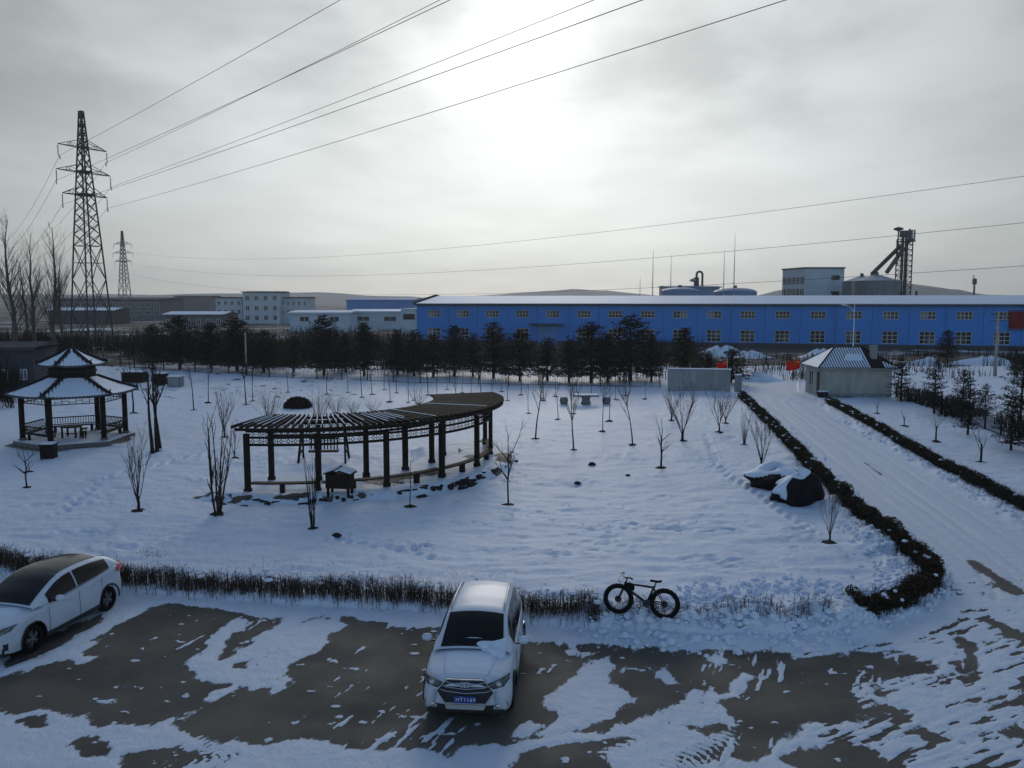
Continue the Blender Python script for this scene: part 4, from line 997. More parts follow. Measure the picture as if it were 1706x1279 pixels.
# ------------------------------------------------------------------ six-sided pavilion with two roofs
def pavilion():
    cx, cy, z0 = -25.3, 48.2, .06
    P = thing('pavilion', 'six-sided wooden pavilion with two snowy tiled roofs', 'pavilion', (cx, cy, z0)); ang = [30 + 60 * k for k in range(6)]
    MB().prism([tuple(pol(3.55, a)[:2]) for a in ang], -.25, .06).build('step', 'stone', P)
    MB().prism([tuple(pol(3.15, a)[:2]) for a in ang], .06, .26).build('platform', 'stone', P)
    MB().prism([tuple(pol(3.10, a)[:2]) for a in ang], .262, .29).build('snow_cover', 'snow', P)
    pm = MB().tube([(0, 0, .26), (0, 0, 2.9)], [.15, .145], 10).mesh('pillar', 'wood', True)
    bm_ = MB().lathe([(.21, .26), (.21, .36), (.17, .42)], 10).mesh('pillar_base', 'stone')
    for a in ang: o = obj('pillar', pm, P, pol(2.65, a)); obj('pillar_base', bm_, o)
    for k in range(6):
        a, b = pol(2.65, ang[k]), pol(2.65, ang[(k + 1) % 6]); d = (b - a).normalized(); Z = Vector((0, 0, 1))
        MB().bar(a + Z * 2.82, b + Z * 2.82, .14, .20).build('beam', 'wood', P)
        lt = MB(); lt.bar(a + Z * 2.42, b + Z * 2.42, .04, .05); n = 7
        for j in range(n):
            p = a + d * (.3 + (2.05 / (n - 1)) * j); lt.bar(p + Z * 2.44, p + Z * (2.72 if j % 2 else 2.60), .025)
            if j < n - 1: q = a + d * (.3 + (2.05 / (n - 1)) * (j + 1)); zc = 2.60 if j % 2 else 2.53; lt.bar(p + Z * zc, q + Z * zc, .025)
        lt.build('fretwork', 'wood', P)
        if ang[k] not in (270,):                     # benches between the pillars; one side is the way in
            inn = Vector((-((a + b) / 2).x, -((a + b) / 2).y, 0)).normalized()
            MB().bar(a + d * .2 + inn * .16 + Z * .66, b - d * .2 + inn * .16 + Z * .66, .36, .05).build('bench_seat', 'wood_beam', P)
            for s_ in (.35, 2.3): MB().box(tuple(a + d * s_ + inn * .16 + Z * .45), (.12, .12, .38)).build('bench_leg', 'wood', P)
            br = MB(); br.bar(a + d * .15 - inn * .16 + Z * 1.14, b - d * .15 - inn * .16 + Z * 1.14, .05, .06); br.bar(a + d * .15 - inn * .03 + Z * .74, b - d * .15 - inn * .03 + Z * .74, .04, .05)
            for j in range(17): p = a + d * (.22 + .138 * j); br.bar(p - inn * .03 + Z * .72, p - inn * .155 + Z * 1.14, .035, .02)
            br.build('bench_back', 'wood', P)
    def roof(name, re, ze, rt, zt_, sag):
        rfz = lambda f: ze + (zt_ - ze) * (f ** 1.25 * sag + f * (1 - sag))
        for k in range(6):
            a0, a1 = ang[k], ang[(k + 1) % 6] if k < 5 else ang[0] + 360; nf = 5; vs = []; fs = []
            for i in range(nf + 1):
                f = i / nf; r = re + (rt - re) * f; z = rfz(f)
                for j in range(5):
                    u = j / 4; p = pol(r, a0).lerp(pol(r, a1), u); lift = .10 * (abs(u - .5) * 2) ** 3 * (1 - f); vs.append((p.x, p.y, z + lift))
            for i in range(nf):
                for j in range(4): q = i * 5 + j; fs.append((q, q + 1, q + 6, q + 5))
            n0 = len(vs); vs += [(x, y, z - .07) for x, y, z in vs]; fs += [tuple(n0 + q for q in reversed(f)) for f in fs]
            fs += [(j + 1, j, n0 + j, n0 + j + 1) for j in range(4)]
            m = MB(); m.add(vs, fs); fo = m.build(name, 'tile_grey', P)
            rb = MB(); nrm_ = pol(1, (a0 + a1) / 2); L = (pol(re, a0) - pol(re, a1)).length; nt_ = int(L / .19); tl = (pol(re, a1) - pol(re, a0)).normalized(); mid_ = (pol(re, a0) + pol(re, a1)) / 2
            ap = math.cos(R(30))
            for j in range(nt_ + 1):
                s = -L / 2 + .06 + (L - .12) * j / nt_; fmax = min(1.0, (re - 2 * abs(s) / 1.0) / (re - rt) if re - rt else 1)
                fmax = max(0.04, min(1.0, (re - 2 * abs(s)) / (re - rt)))
                pts = []
                for i in range(5):
                    f = fmax * i / 4; r = re + (rt - re) * f; p = nrm_ * (r * ap) + tl * s; lift = .10 * min(1, abs(s) * 2 / max(r, .1)) ** 3 * (1 - f); pts.append((p.x, p.y, rfz(f) + lift + .012))
                rb.tube(pts, .030, 5)
            rb.build('tile_ribs', 'tile_dark', fo)
            sv = []; sf = []; ni, nj = 6, 6; rgs = random.Random(k * 5 + int(re * 10))
            for i in range(ni + 1):
                f = .02 + .90 * i / ni; r = re + (rt - re) * f; hw = max(.03, r / 2 - .09 - .10 * (i / ni))
                for j in range(nj + 1):
                    s = -hw + 2 * hw * j / nj + rgs.uniform(-.03, .03); p = nrm_ * (r * ap - .015) + tl * s; sv.append((p.x, p.y, rfz(f) + .10 * min(1, abs(s) * 2 / max(r, .1)) ** 3 * (1 - f) + (.062 if 0 < j < nj else .015) + rgs.uniform(-.008, .008)))
            for i in range(ni):
                for j in range(nj): q = i * (nj + 1) + j; sf.append((q, q + 1, q + nj + 2, q + nj + 1))
            n0 = len(sv); sv += [(x, y, z - .05) for x, y, z in sv]; sf += [(j + 1, j, n0 + j, n0 + j + 1) for j in range(nj)]
            m = MB(); m.add(sv, sf); m.build('snow_cover', 'snow', fo, True)
        for a in ang:
            pts = [tuple(pol(re + (rt - re) * f, a, rfz(f) + .10 * (1 - f) + .05)) for f in (0, .25, .5, .75, 1)]
            rd = MB().tube(pts, .055, 6).build('roof_ridge', 'tile_dark', P)
            e = pol(re - .12, a, ze + .16); MB().tube([tuple(e), tuple(e + Vector((0, 0, .12)) + pol(.03, a)), tuple(e + Vector((0, 0, .22)) + pol(.12, a))], [.06, .05, .015], 6).build('ridge_ornament', 'tile_dark', rd)
    roof('lower_roof', 3.45, 2.86, 1.25, 3.80, .5)
    MB().prism([tuple(pol(1.22, a)[:2]) for a in ang], 3.5, 4.5).build('lantern_wall', 'wood', P)
    for k in range(6): a, b = pol(1.27, ang[k]), pol(1.27, ang[(k + 1) % 6]); MB().bar(a + Vector((0, 0, 4.1)), b + Vector((0, 0, 4.1)), .05, .10).build('lantern_rail', 'wood_beam', P)
    roof('upper_roof', 1.85, 4.46, .06, 5.42, .45)
    MB().lathe([(.10, 5.34), (.13, 5.42), (.06, 5.50), (.09, 5.56), (.02, 5.66)], 10).build('finial', 'tile_dark', P, True)
    t = thing('wooden_table', 'low round wooden table on four legs inside the pavilion', 'table', (cx - .05, cy - .35, z0 + .29))
    MB().lathe([(.0, .60), (.58, .60), (.60, .63), (.58, .67), (.0, .67)], 16, cap=False).build('table_top', 'wood_beam', t)
    for sx in (-.38, .38):
        for sy in (-.3, .3): MB().box((sx, sy, .30), (.08, .08, .60)).build('leg', 'wood', t)
    MB().box((0, 0, .2), (.7, .06, .05)).build('stretcher', 'wood', t)
    for k, (sx, sy) in enumerate(((-.95, -.3), (.85, -.4), (.3, .85))):
        s = thing('wooden_stool', 'small wooden stool beside the pavilion table, %s' % ('left one', 'right one', 'rear one')[k], 'stool', (cx - .05 + sx, cy - .35 + sy, z0 + .29), k, 'stools round the pavilion table')
        MB().lathe([(.0, .36), (.19, .36), (.2, .39), (.19, .42), (0, .42)], 12, cap=False).build('seat', 'wood_beam', s)
        for a in (45, 135, 225, 315): MB().bar(pol(.15, a, 0), pol(.12, a, .37), .05).build('leg', 'wood', s)
pavilion()
def bin_box(label, px, py, w, d, hh, rz, snow=True, m='wood', group=None, name='wooden_bin'):
    b = ground_at(px, py); t = thing(name, label, 'bin', (b.x, b.y, height_at(b.x, b.y)), rz, group)
    for j in range(5): MB().box((0, 0, hh * (.14 + .18 * j)), (w, d, hh * .165)).build('board', m, t)
    for sx in (-1, 1):
        for sy in (-1, 1): MB().box((sx * w * .47, sy * d * .47, hh * .5), (.06, .06, hh)).build('corner_post', m, t)
    MB().box((0, 0, hh + .02), (w + .12, d + .12, .06)).build('lid', m, t)
    if snow: MB().prism([(-w * .5, -d * .5), (w * .5, -d * .5), (w * .54, 0), (w * .5, d * .5), (-w * .5, d * .5), (-w * .54, 0)], hh + .052, hh + .13).build('snow_cover', 'snow', t)
bin_box('dark wooden bin with a snow cap in front of the pavilion step', 82, 766, .62, .55, .72, R(8))
bin_box('large dark box standing in the snow behind the pavilion', 225, 639, 2.1, 1.2, 1.0, R(-4), True, 'wood', None, 'storage_box')
bin_box('dark upright box, middle of three behind the pavilion', 268, 643, 1.1, 1.0, 1.05, 0, True, 'wood', None, 'storage_box')
bin_box('pale grey box, right of the three behind the pavilion', 293, 645, 1.2, 1.0, .9, 0, True, 'render_grey', None, 'storage_box')

def stone_table():
    b = ground_at(976, 674); t = thing('stone_table', 'square stone table with a thick pedestal among the saplings', 'table', (b.x, b.y, height_at(b.x, b.y)))
    MB().box((0, 0, .66), (2.0, .9, .10)).build('table_top', 'stone', t); MB().lathe([(.42, 0), (.36, .15), (.30, .35), (.40, .61)], 12).build('pedestal', 'stone', t, True)
    MB().prism([(-.9, -.4), (.9, -.4), (.94, .1), (.88, .4), (-.9, .38)], .712, .77).build('snow_cover', 'snow', t)
    for k, (sx, lab) in enumerate(((-1.75, 'drum-shaped stone stool left of the stone table'), (1.6, 'drum-shaped stone stool right of the stone table'))):
        s = thing('stone_stool', lab, 'stool', (b.x + sx, b.y - .2, height_at(b.x + sx, b.y)), 0, 'stone stools'); MB().lathe([(.26, 0), (.33, .2), (.33, .36), (.26, .52)], 14).build('drum', 'stone', s, True); MB().lathe([(.24, .522), (.26, .55), (.15, .60)], 14).build('snow_cover', 'snow', s, True)
stone_table()

# ------------------------------------------------------------------ tarpaulin heaps
def tarp_heap(label, px, py, rx, ry, hz, rz, cover, seed):
    b = ground_at(px, py); t = thing('covered_heap', label, 'heap', (b.x, b.y + ry * .6, height_at(b.x, b.y)), rz); n, mrow = 36, 14
    def shape(u, v, grow=0.0):
        a = 2 * PI * u; f = v; pr_ = (1 - f ** 3.6) ** .62 if f < 1 else 0
        fold = 1 + .05 * math.sin(a * 3 + seed + f * 2) + .03 * math.sin(a * 7 + seed * 3) * (1 - f) - .10 * (1 - f) ** 3 + .42 * (float(vnoise(np.array([math.cos(a) * 2 + seed]), np.array([math.sin(a) * 2 + f * 3]), 5)[0]) - .5); dent = .30 * math.sin(a * 1 + seed * 1.7) + .22 * math.sin(a * 2 + seed)
        return Vector(((rx + grow) * pr_ * fold * math.cos(a), (ry + grow) * pr_ * fold * math.sin(a), -.06 + (hz + grow) * f * (1 + dent * .4)))
    vs = [tuple(shape(k / n, j / mrow)) for j in range(mrow + 1) for k in range(n)]; fs = [(j * n + k, j * n + (k + 1) % n, (j + 1) * n + (k + 1) % n, (j + 1) * n + k) for j in range(mrow) for k in range(n)]
    m = MB(); m.add(vs, fs); m.build('tarpaulin', 'tarp', t, True)
    vs = []; fs = []; ok = {}
    for j in range(mrow + 1):
        for k in range(n):
            vs.append(tuple(shape(k / n, j / mrow, .05)))
            a = 2 * PI * k / n; ok[(j, k)] = j / mrow > cover(a)
    for j in range(mrow):
        for k in range(n):
            if ok[(j, k)] and ok[(j, (k + 1) % n)]: fs.append((j * n + k, j * n + (k + 1) % n, (j + 1) * n + (k + 1) % n, (j + 1) * n + k))
    m = MB(); m.add(vs, fs); o = m.build('snow_cover', 'snow', t, True)
    so = o.modifiers.new('thickness', 'SOLIDIFY'); so.thickness = .05; so.offset = -1
    MB().tube([tuple(shape(k / 24, .12, .015)) for k in range(25)], .012, 4, False).build('rope', 'nylon', t)
tarp_heap('black tarpaulin-wrapped heap with snow down its left flank', 1336, 842, 1.05, 1.0, 1.2, R(6), lambda a: .88 if -2.3 < ((a + PI) % (2 * PI) - PI) < .9 else (.42 + .25 * math.sin(a * 3)), 1)
tarp_heap('snow-capped dark heap behind the black tarpaulin heap', 1302, 818, 1.2, 1.2, .95, R(-8), lambda a: .68 + .16 * math.sin(a * 3 + 1), 4)

# ------------------------------------------------------------------ gate wall, lodge, flags, fences
def gate_wall():
    a, b = Vector((14.04, 75.4, 0)), Vector((19.4, 74.3, 0)); L = (b - a).length; rz = math.atan2(b.y - a.y, b.x - a.x)
    t = thing('gate_wall', 'plain grey rendered wall with a snowy coping left of the gate', 'wall', (a.x, a.y, 0), rz)
    MB().box((L / 2, 0, .95), (L, .30, 2.1)).build('wall_panel', 'render_grey', t); MB().box((L / 2, 0, 2.04), (L + .16, .42, .08)).build('coping', 'render_grey', t); MB().box((L / 2, 0, 2.115), (L + .10, .38, .07)).build('snow_cover', 'snow', t)
    g = thing('folding_gate', 'narrow folded metal gate at the end of the grey wall', 'gate', (20.0, 74.0, 0), R(12))
    for k in range(6): MB().box((-.25 + .1 * k, 0, .8), (.05, .35 if k % 2 else .28, 1.6)).build('gate_bar', 'steel_pale', g)
    for z in (.25, .85, 1.45): MB().box((0, 0, z), (.62, .05, .06)).build('rail', 'steel_pale', g)
    MB().box((0, 0, 1.66), (.6, .3, .08)).build('snow_cover', 'snow', g)
gate_wall()
def lodge():
    x0, x1, y0, y1, hw = 26.15, 32.0, 70.4, 74.6, 2.55; cx, cy = (x0 + x1) / 2, (y0 + y1) / 2; W, D = x1 - x0, y1 - y0
    t = thing('gate_lodge', 'small cream gate lodge with a ribbed hipped roof under snow', 'building', (cx, cy, 0), R(-1.5))
    w = MB(); th = .2
    w.box((0, -D / 2 + th / 2, hw / 2 - .1), (W, th, hw + .2)); w.box((0, D / 2 - th / 2, hw / 2 - .1), (W, th, hw + .2)); w.box((W / 2 - th / 2, 0, hw / 2 - .1), (th, D - 2 * th - .01, hw + .2))
    xl = -W / 2 + th / 2                             # the side towards the road, with its window and door openings
    for (ya, yb, za, zb) in ((-D / 2 + th + .005, -1.55, -.2, hw), (-1.55, -.75, 2.15, hw), (-.75, .15, -.2, hw), (.15, 1.35, -.2, .85), (.15, 1.35, 2.1, hw), (1.35, D / 2 - th - .005, -.2, hw)):
        w.box((xl, (ya + yb) / 2, (za + zb) / 2), (th, yb - ya, zb - za))
    w.build('wall', 'render_cream', t)
    MB().box((0, -D / 2 - .012, .16), (W - .02, .03, .42)).build('plinth', 'render_grey', t)
    dr = MB().box((xl + .02, -1.15, 1.03), (.06, .78, 2.14)).build('door', 'plastic_black', t); MB().box((xl - .02, -.88, 1.0), (.05, .10, .03)).build('handle', 'chrome', dr)
    wd = MB().box((xl + .02, .75, 1.475), (.03, 1.16, 1.21)).build('window', 'window_dark', t); f = MB()
    for (yc, zc, sy, sz) in ((.75, .89, 1.2, .06), (.75, 2.06, 1.2, .06), (.18, 1.475, .06, 1.1), (1.32, 1.475, .06, 1.1), (.75, 1.475, .05, 1.1)): f.box((xl - .02, yc, zc), (.06, sy, sz))
    f.build('frame', 'frame_white', wd); MB().box((xl - .13, .75, .84), (.12, 1.3, .05)).build('sill', 'render_cream', wd)
    e = .42; zr, ze = 4.15, hw; rx = W / 2 - 1.7
    C = [(-W / 2 - e, -D / 2 - e, ze), (W / 2 + e, -D / 2 - e, ze), (W / 2 + e, D / 2 + e, ze), (-W / 2 - e, D / 2 + e, ze)]; A_, B_ = (-rx, 0, zr), (rx, 0, zr)
    r = MB(); r.add(C + [A_, B_], [(0, 1, 5, 4), (1, 2, 5), (2, 3, 4, 5), (3, 0, 4), (3, 2, 1, 0)]); ro = r.build('roof', 'tile_dark', t)
    fb = MB()
    for p, q in zip(C, C[1:] + C[:1]): fb.bar((p[0], p[1], ze - .06), (q[0], q[1], ze - .06), .06, .11)
    fb.build('fascia', 'render_grey', t)
    run, rise = D / 2 + e, zr - ze; nz_ = Vector((0, -rise, run)).normalized(); hx = W / 2 + e; sl = math.atan2(rise, run)
    for k in range(30):                              # ribs run down the front slope
        x = -hx + .12 + (2 * hx - .24) * k / 29; fm = 1.0 if abs(x) <= rx else (hx - abs(x)) / (hx - rx)
        MB().bar((x, -D / 2 - e, ze + .03), (x, -D / 2 - e + run * fm, ze + rise * fm + .03), .07, .06).build('roof_rib', 'tile_dark', ro)
        xn = x + .105
        if k < 29 and (xn < 1.1 or xn > 2.15) and abs(xn) < hx - .15:   # snow lies in the troughs
            f2 = (1.0 if abs(xn) <= rx else (hx - abs(xn)) / (hx - rx)) * .97; f1 = .02
            p0 = Vector((xn, -D / 2 - e + run * f1, ze + rise * f1)); p1 = Vector((xn, -D / 2 - e + run * f2, ze + rise * f2))
            if xn > 2.15: p1 = p0.lerp(p1, .55)
            MB().bar(p0 + nz_ * .03, p1 + nz_ * .03, .13, .055).build('snow_or_sunlit_strip', 'snow', ro)
    l2 = Vector((-rise, 0, hx - rx)).normalized()
    for sg, nm in ((-1, 'snow_cover'), (1, 'snow_cover')):
        p = [Vector((sg * (hx - .06), -D / 2 - e + .12, ze)), Vector((sg * (hx - .06), D / 2 + e - .12, ze)), Vector((sg * (rx + .08), 0, zr - .04))]
        if sg < 0: p.reverse()
        MB().slab(p, (sg * l2.x * -1, 0, l2.z), .07).build(nm, 'snow', ro)
    MB().slab([(hx - .2, D / 2 + e - .1, ze), (-hx + .2, D / 2 + e - .1, ze), (-rx, .05, zr - .04), (rx, .05, zr - .04)], (0, rise / 3, .9), .06).build('snow_cover', 'snow', ro)
    MB().slab([(-1.0, -1.7, ze + rise * .36), (.5, -1.75, ze + rise * .33), (.75, -1.0, ze + rise * .62), (-.5, -.9, ze + rise * .66)], tuple(nz_), .085).build('snow_patch', 'snow', ro)
    for p, q in ((C[0], A_), (C[1], B_), (A_, B_), (C[2], B_), (C[3], A_)): MB().bar((p[0], p[1], p[2] + .05), (q[0], q[1], q[2] + .05), .13, .09).build('ridge_cap', 'tile_dark', ro)
    ch = MB().box((1.62, -1.25, 3.6), (.5, .42, 1.5)).build('chimney', 'render_grey', t); MB().box((1.62, -1.25, 4.37), (.58, .5, .07)).build('cap', 'render_grey', ch); MB().box((2.1, -1.3, 3.25), (.42, .4, .5)).build('flue_box', 'tile_dark', ch)
lodge()
def plank_pile():
    t = thing('plank_pile', 'scattered planks leaning at the foot of the lodge wall', 'planks', (27.3, 69.95, height_at(27.3, 69.9))); rg = random.Random(2)
    for k in range(6): MB().bar((rg.uniform(-1.0, -.2), rg.uniform(-.4, .2), .08 + k * .04), (rg.uniform(.3, 1.7), rg.uniform(-.3, .3), .08 + rg.uniform(0, .3)), .12, .04).build('plank', 'wood_beam' if k % 2 else 'render_grey', t)
    d = thing('dog_kennel', 'low dark crate at the lodge corner by the road', 'crate', (26.0, 69.9, height_at(26.0, 69.9)), R(10)); MB().box((0, 0, .2), (.7, .5, .5)).build('body', 'wood', d); MB().box((0, 0, .49), (.76, .56, .06)).build('snow_cover', 'snow', d)
plank_pile()
def flag(label, px, py_top, py_bot, Y, fw, fh, rz, slope):
    b = at_depth(px, py_top, Y); t = thing('flag', label, 'flag', (b.x, b.y, 0), rz, 'red flags at the gate')
    MB().tube([(0, 0, -.1), (0, 0, b.z + .08)], [.025, .02], 6).build('flag_pole', 'lamp_white', t)
    nx, nz2 = 14, 8
    def pt(u, v, o=0.0): return Vector((-u * fw, .10 * math.sin(u * 7 + v * 1.5) * u + o, b.z - v * fh - slope * u - .08 * math.sin(u * 4)))
    vs = [tuple(pt(i / nx, j / nz2)) for j in range(nz2 + 1) for i in range(nx + 1)]; fs = [(j * (nx + 1) + i, j * (nx + 1) + i + 1, (j + 1) * (nx + 1) + i + 1, (j + 1) * (nx + 1) + i) for j in range(nz2) for i in range(nx)]
    m = MB(); m.add(vs, fs); c = m.build('cloth', 'flag_red', t, True); so = c.modifiers.new('thickness', 'SOLIDIFY'); so.thickness = .006; so.offset = 0
    for side in (-1, 1):
        for (u, v, r, rot) in ((.17, .25, .15, 0), (.34, .10, .05, .4), (.40, .20, .05, .8), (.40, .34, .05, .2), (.34, .44, .05, .6)):
            s = MB(); vs = [tuple(pt(u, v, side * .012))]
            for q in range(10):
                rr = r * fh * (1 if q % 2 == 0 else .382) * 1.1; a = PI / 2 + rot + q * PI / 5; vs.append(tuple(pt(u - rr * math.cos(a) / fw, v - rr * math.sin(a) / fh, side * .012)))
            s.add(vs, [(0, 1 + q, 1 + (q + 1) % 10) for q in range(10)]); s.build('star', 'flag_gold', c)
flag('red flag with gold stars drooping above the grey gate wall', 1212, 598, 615, 76.5, .95, .62, R(6), .42)
flag('larger red flag with gold stars flying left of the lodge', 1334, 597, 618, 77.0, 1.25, .85, R(-8), .35)

def fence(label, pts, hh, bay=3.0, m='iron', step=.16):
    t = thing('iron_fence', label, 'fence', (pts[0][0], pts[0][1], 0)); o0 = Vector((pts[0][0], pts[0][1], 0)); pm = MB().box((0, 0, hh / 2 - .05), (.09, .09, hh + .25)).mesh('post', m)
    for a, b in zip(pts[:-1], pts[1:]):
        a, b = Vector((*a, 0)), Vector((*b, 0)); L = (b - a).length; n = max(1, round(L / bay)); d = (b - a) / n
        for k in range(n):
            p = a + d * k; q = p + d; obj('post', pm, t, p - o0, math.atan2(d.y, d.x)); mb = MB(); u = d.normalized()
            for z in (.18, hh - .22): mb.bar(p - o0 + u * .05 + Vector((0, 0, z)), q - o0 - u * .05 + Vector((0, 0, z)), .04, .04)
            nb = int(d.length / step)
            for j in range(1, nb): c = p - o0 + d * (j / nb); mb.bar(c + Vector((0, 0, .02)), c + Vector((0, 0, hh)), .022, .022)
            s = mb.build('railing', m, t); s['kind'] = 'stuff'
fence('black iron railing fence along the far edge of the snowy garden', [(13.7, 77.5), (8.35, 79.1), (-9.0, 82.0), (-28.5, 89.8), (-48.0, 102.7), (-62, 111)], 1.5)
fence('dark iron fence running along the right side plot', [(32.3, 70.2), (31.2, 60), (29.4, 50), (27.6, 40), (25.8, 30)], 1.25, 2.5)

# ------------------------------------------------------------------ cars
def car(name, label, pos, rz, c):
    """c: length, half-width curve, hood/deck line, cabin curves; local x forward, y left"""
    T = thing(name, label, 'car', pos, rz, None); L = c['L']; xs_ = lambda d: L / 2 - d      # d: distance behind the front
    Wd, Ww = zip(*c['W']); Zd, Zt = zip(*c['top']); r_w, wf, wr = c['wheel'], c['axle_f'], c['axle_r']; sill = c['sill']
    W = lambda d: float(np.interp(d, Wd, Ww)); ZT = lambda d: float(np.interp(d, Zd, Zt))
    ra = r_w + .055
    def zlow(d):
        z = float(np.interp(d, [0, .12, .35, L - .4, L - .1, L], [c['nose'], sill + .03, sill, sill, sill + .05, c['nose'] + .04]))
        for ax in (wf, wr):
            q = abs(d - ax)
            if q < ra: z = max(z, r_w + math.sqrt(ra * ra - q * q))
        return z
    st = sorted(set([round(x, 4) for x in np.concatenate([np.linspace(0, .4, 9), np.arange(.4, L - .4, .05), np.linspace(L - .4, L, 9)])] + [round(ax + s * ra * q, 4) for ax in (wf, wr) for s in (-1, 1) for q in (1, .995, .97, .9)]))
    ns, nt_ = 7, 7; vs = []; fs = []; per = ns + nt_
    for d in st:
        w = W(d); zl = zlow(d); zt = ZT(d); zs = zt - c['shoulder'](d); zl = min(zl, zs - .06); row = []
        for j in range(ns):
            f = j / (ns - 1); z = zl + (zs - zl) * f; zz_ = (z - sill) / max(.2, zs - sill)
            row.append((w * (0.955 + 0.045 * math.sin(min(1, max(0, zz_) * 1.25 + .12) * PI)) - .035 * max(0, zz_ - .55), z))
        w0 = row[-1][0]
        for j in range(1, nt_ + 1):
            f = j / nt_; row.append((w0 * (1 - f), zs + (zt - zs) * (1 - (1 - f) ** 2.6)))
        vs += [(xs_(d), y, z) for y, z in row] + [(xs_(d), -y, z) for y, z in row[-2::-1]]
    m_ = 2 * per - 1
    for i in range(len(st) - 1):
        for k in range(m_ - 1): a = i * m_ + k; fs.append((a, a + 1, a + m_ + 1, a + m_))
    fs.append(tuple(range(m_))); fs.append(tuple(reversed(range((len(st) - 1) * m_, len(st) * m_))))
    b = MB(); b.add(vs, fs); body = b.build('body', 'paint_white', T, True)
    for p in body.data.polygons[-2:]: p.use_smooth = False
    MB().box((xs_((wf + wr) / 2), 0, sill + .10), (wr - wf - 2 * ra - .02, 2 * W(2) - .14, .26)).build('underbody', 'plastic_black', T)
    MB().box((xs_(wf), 0, sill + .26), (2 * ra, 2 * W(2) - .62, .5)).build('wheel_well', 'plastic_black', T); MB().box((xs_(wr), 0, sill + .26), (2 * ra, 2 * W(2) - .62, .5)).build('wheel_well', 'plastic_black', T)
    MB().box((xs_(.36), 0, sill + .05), (.52, 2 * W(.3) - .2, .2)).build('front_apron', 'plastic_black', T)
    # wheels
    ty = MB(); prof = [(r_w * .66, -.095), (r_w * .92, -.105), (r_w, -.075), (r_w, .075), (r_w * .92, .105), (r_w * .66, .095)]
    def lathe_y(prof, n=28):
        m = MB(); m.lathe(prof, n, cap=False); m.v = [(x, z, y) for x, y, z in m.v]; return m
    tm = lathe_y(prof).mesh('tyre', 'rubber', True); rim = lathe_y([(r_w * .69, -.09), (r_w * .66, .02), (r_w * .60, .05), (r_w * .58, .0), (.0, -.0)], 28)
    for k in range(5):
        for s in (-.10, .10):
            a = 2 * PI * k / 5 + s; rim.bar((.05 * math.cos(a), .07, .05 * math.sin(a)), (r_w * .64 * math.cos(a + s * .8), .055, r_w * .64 * math.sin(a + s * .8)), .035, .03, (0, 1, 0))
    rim.tube([(0, .04, 0), (0, .095, 0)], [.065, .05], 10); rmesh = rim.mesh('rim', 'alloy')
    for ax in (wf, wr):
        for s in (1, -1):
            w = bpy.data.objects.new('wheel', None); COL.objects.link(w); w.parent = T; w.location = (xs_(ax), s * (W(ax) - .125), r_w); w.rotation_euler = (0, 0, 0 if s > 0 else PI)
            obj('tyre', tm, w); obj('rim', rmesh, w)
            arch = MB(); pts = [(xs_(ax) + (ra + .012) * math.cos(t), s * (W(ax) * .998 + .006), r_w + (ra + .012) * math.sin(t)) for t in np.linspace(-.15, PI + .15, 19)]
            arch.tube(pts, c.get('arch', .02), 5); arch.build('wheel_arch', c.get('arch_mat', 'plastic_black'), T, True)
    # cabin: roof edge and belt curves
    Rd, Rw, Rz = (np.array(q) for q in zip(*c['roof'])); Bd, Bw = zip(*c['belt'])
    RE = lambda d: (float(np.interp(d, Rd, Rw)), float(np.interp(d, Rd, Rz))); crown = c['crown']
    d0, d1 = Rd[0], Rd[-1]; stc = np.unique(np.concatenate([np.linspace(d0, d1, 44), Rd]))
    def sm(arrx, arry, d):                            # rounded interpolation
        return float(np.mean([np.interp(d + o, arrx, arry) for o in np.linspace(-.12, .12, 7)])) if d0 + .1 < d < d1 - .1 else float(np.interp(d, arrx, arry))
    def top(d, t, off=0.0): w, z = sm(Rd, Rw, d), sm(Rd, Rz, d); return Vector((xs_(d), w * t, z + crown(d) * (1 - t * t) + off))
    def side(d, f, s, off=0.0):
        w, z = sm(Rd, Rw, d), sm(Rd, Rz, d); zb = ZT(d) - .03; wb = float(np.interp(d, Bd, Bw)); bul = .025 * math.sin(PI * f)
        return Vector((xs_(d), s * (wb + (w - wb) * f + bul + off), zb + (z - zb) * f))
    vs = []; nt2 = 11
    for d in stc:
        for j in range(5): vs.append(tuple(side(d, j / 4, 1)))
        for j in range(1, nt2): vs.append(tuple(top(d, 1 - 2 * j / nt2)))
        for j in range(5): vs.append(tuple(side(d, 1 - j / 4, -1)))
    m_ = 5 + nt2 - 1 + 5; fs = []
    for i in range(len(stc) - 1):
        for k in range(m_ - 1): a = i * m_ + k; fs.append((a, a + 1, a + m_ + 1, a + m_))
    b = MB(); b.add(vs, fs); roof = b.build('roof', 'paint_white', T, True)
    def patch(fn, d_a, d_b, n, rows_, mt, nm, par=T):
        P_ = [[fn(d_a + (d_b - d_a) * i / n, j / rows_) for j in range(rows_ + 1)] for i in range(n + 1)]
        q = MB(); q.add([tuple(p) for r_ in P_ for p in r_], [(i * (rows_ + 1) + j, i * (rows_ + 1) + j + 1, (i + 1) * (rows_ + 1) + j + 1, (i + 1) * (rows_ + 1) + j) for i in range(n) for j in range(rows_)])
        o = q.build(nm, mt, par, True); return o
    a, e, tw = c['windshield']; patch(lambda d, v: top(d, -tw + 2 * tw * v, .012), a, e, 14, 12, 'car_glass', 'windshield')
    a, e, tw = c['rear_glass']; patch(lambda d, v: top(d, -tw + 2 * tw * v, .012), a, e, 10, 10, 'car_glass', 'rear_window')
    if 'sunroof' in c: a, e, tw = c['sunroof']; patch(lambda d, v: top(d, -tw + 2 * tw * v, .012), a, e, 12, 10, 'roof_glass', 'sunroof')
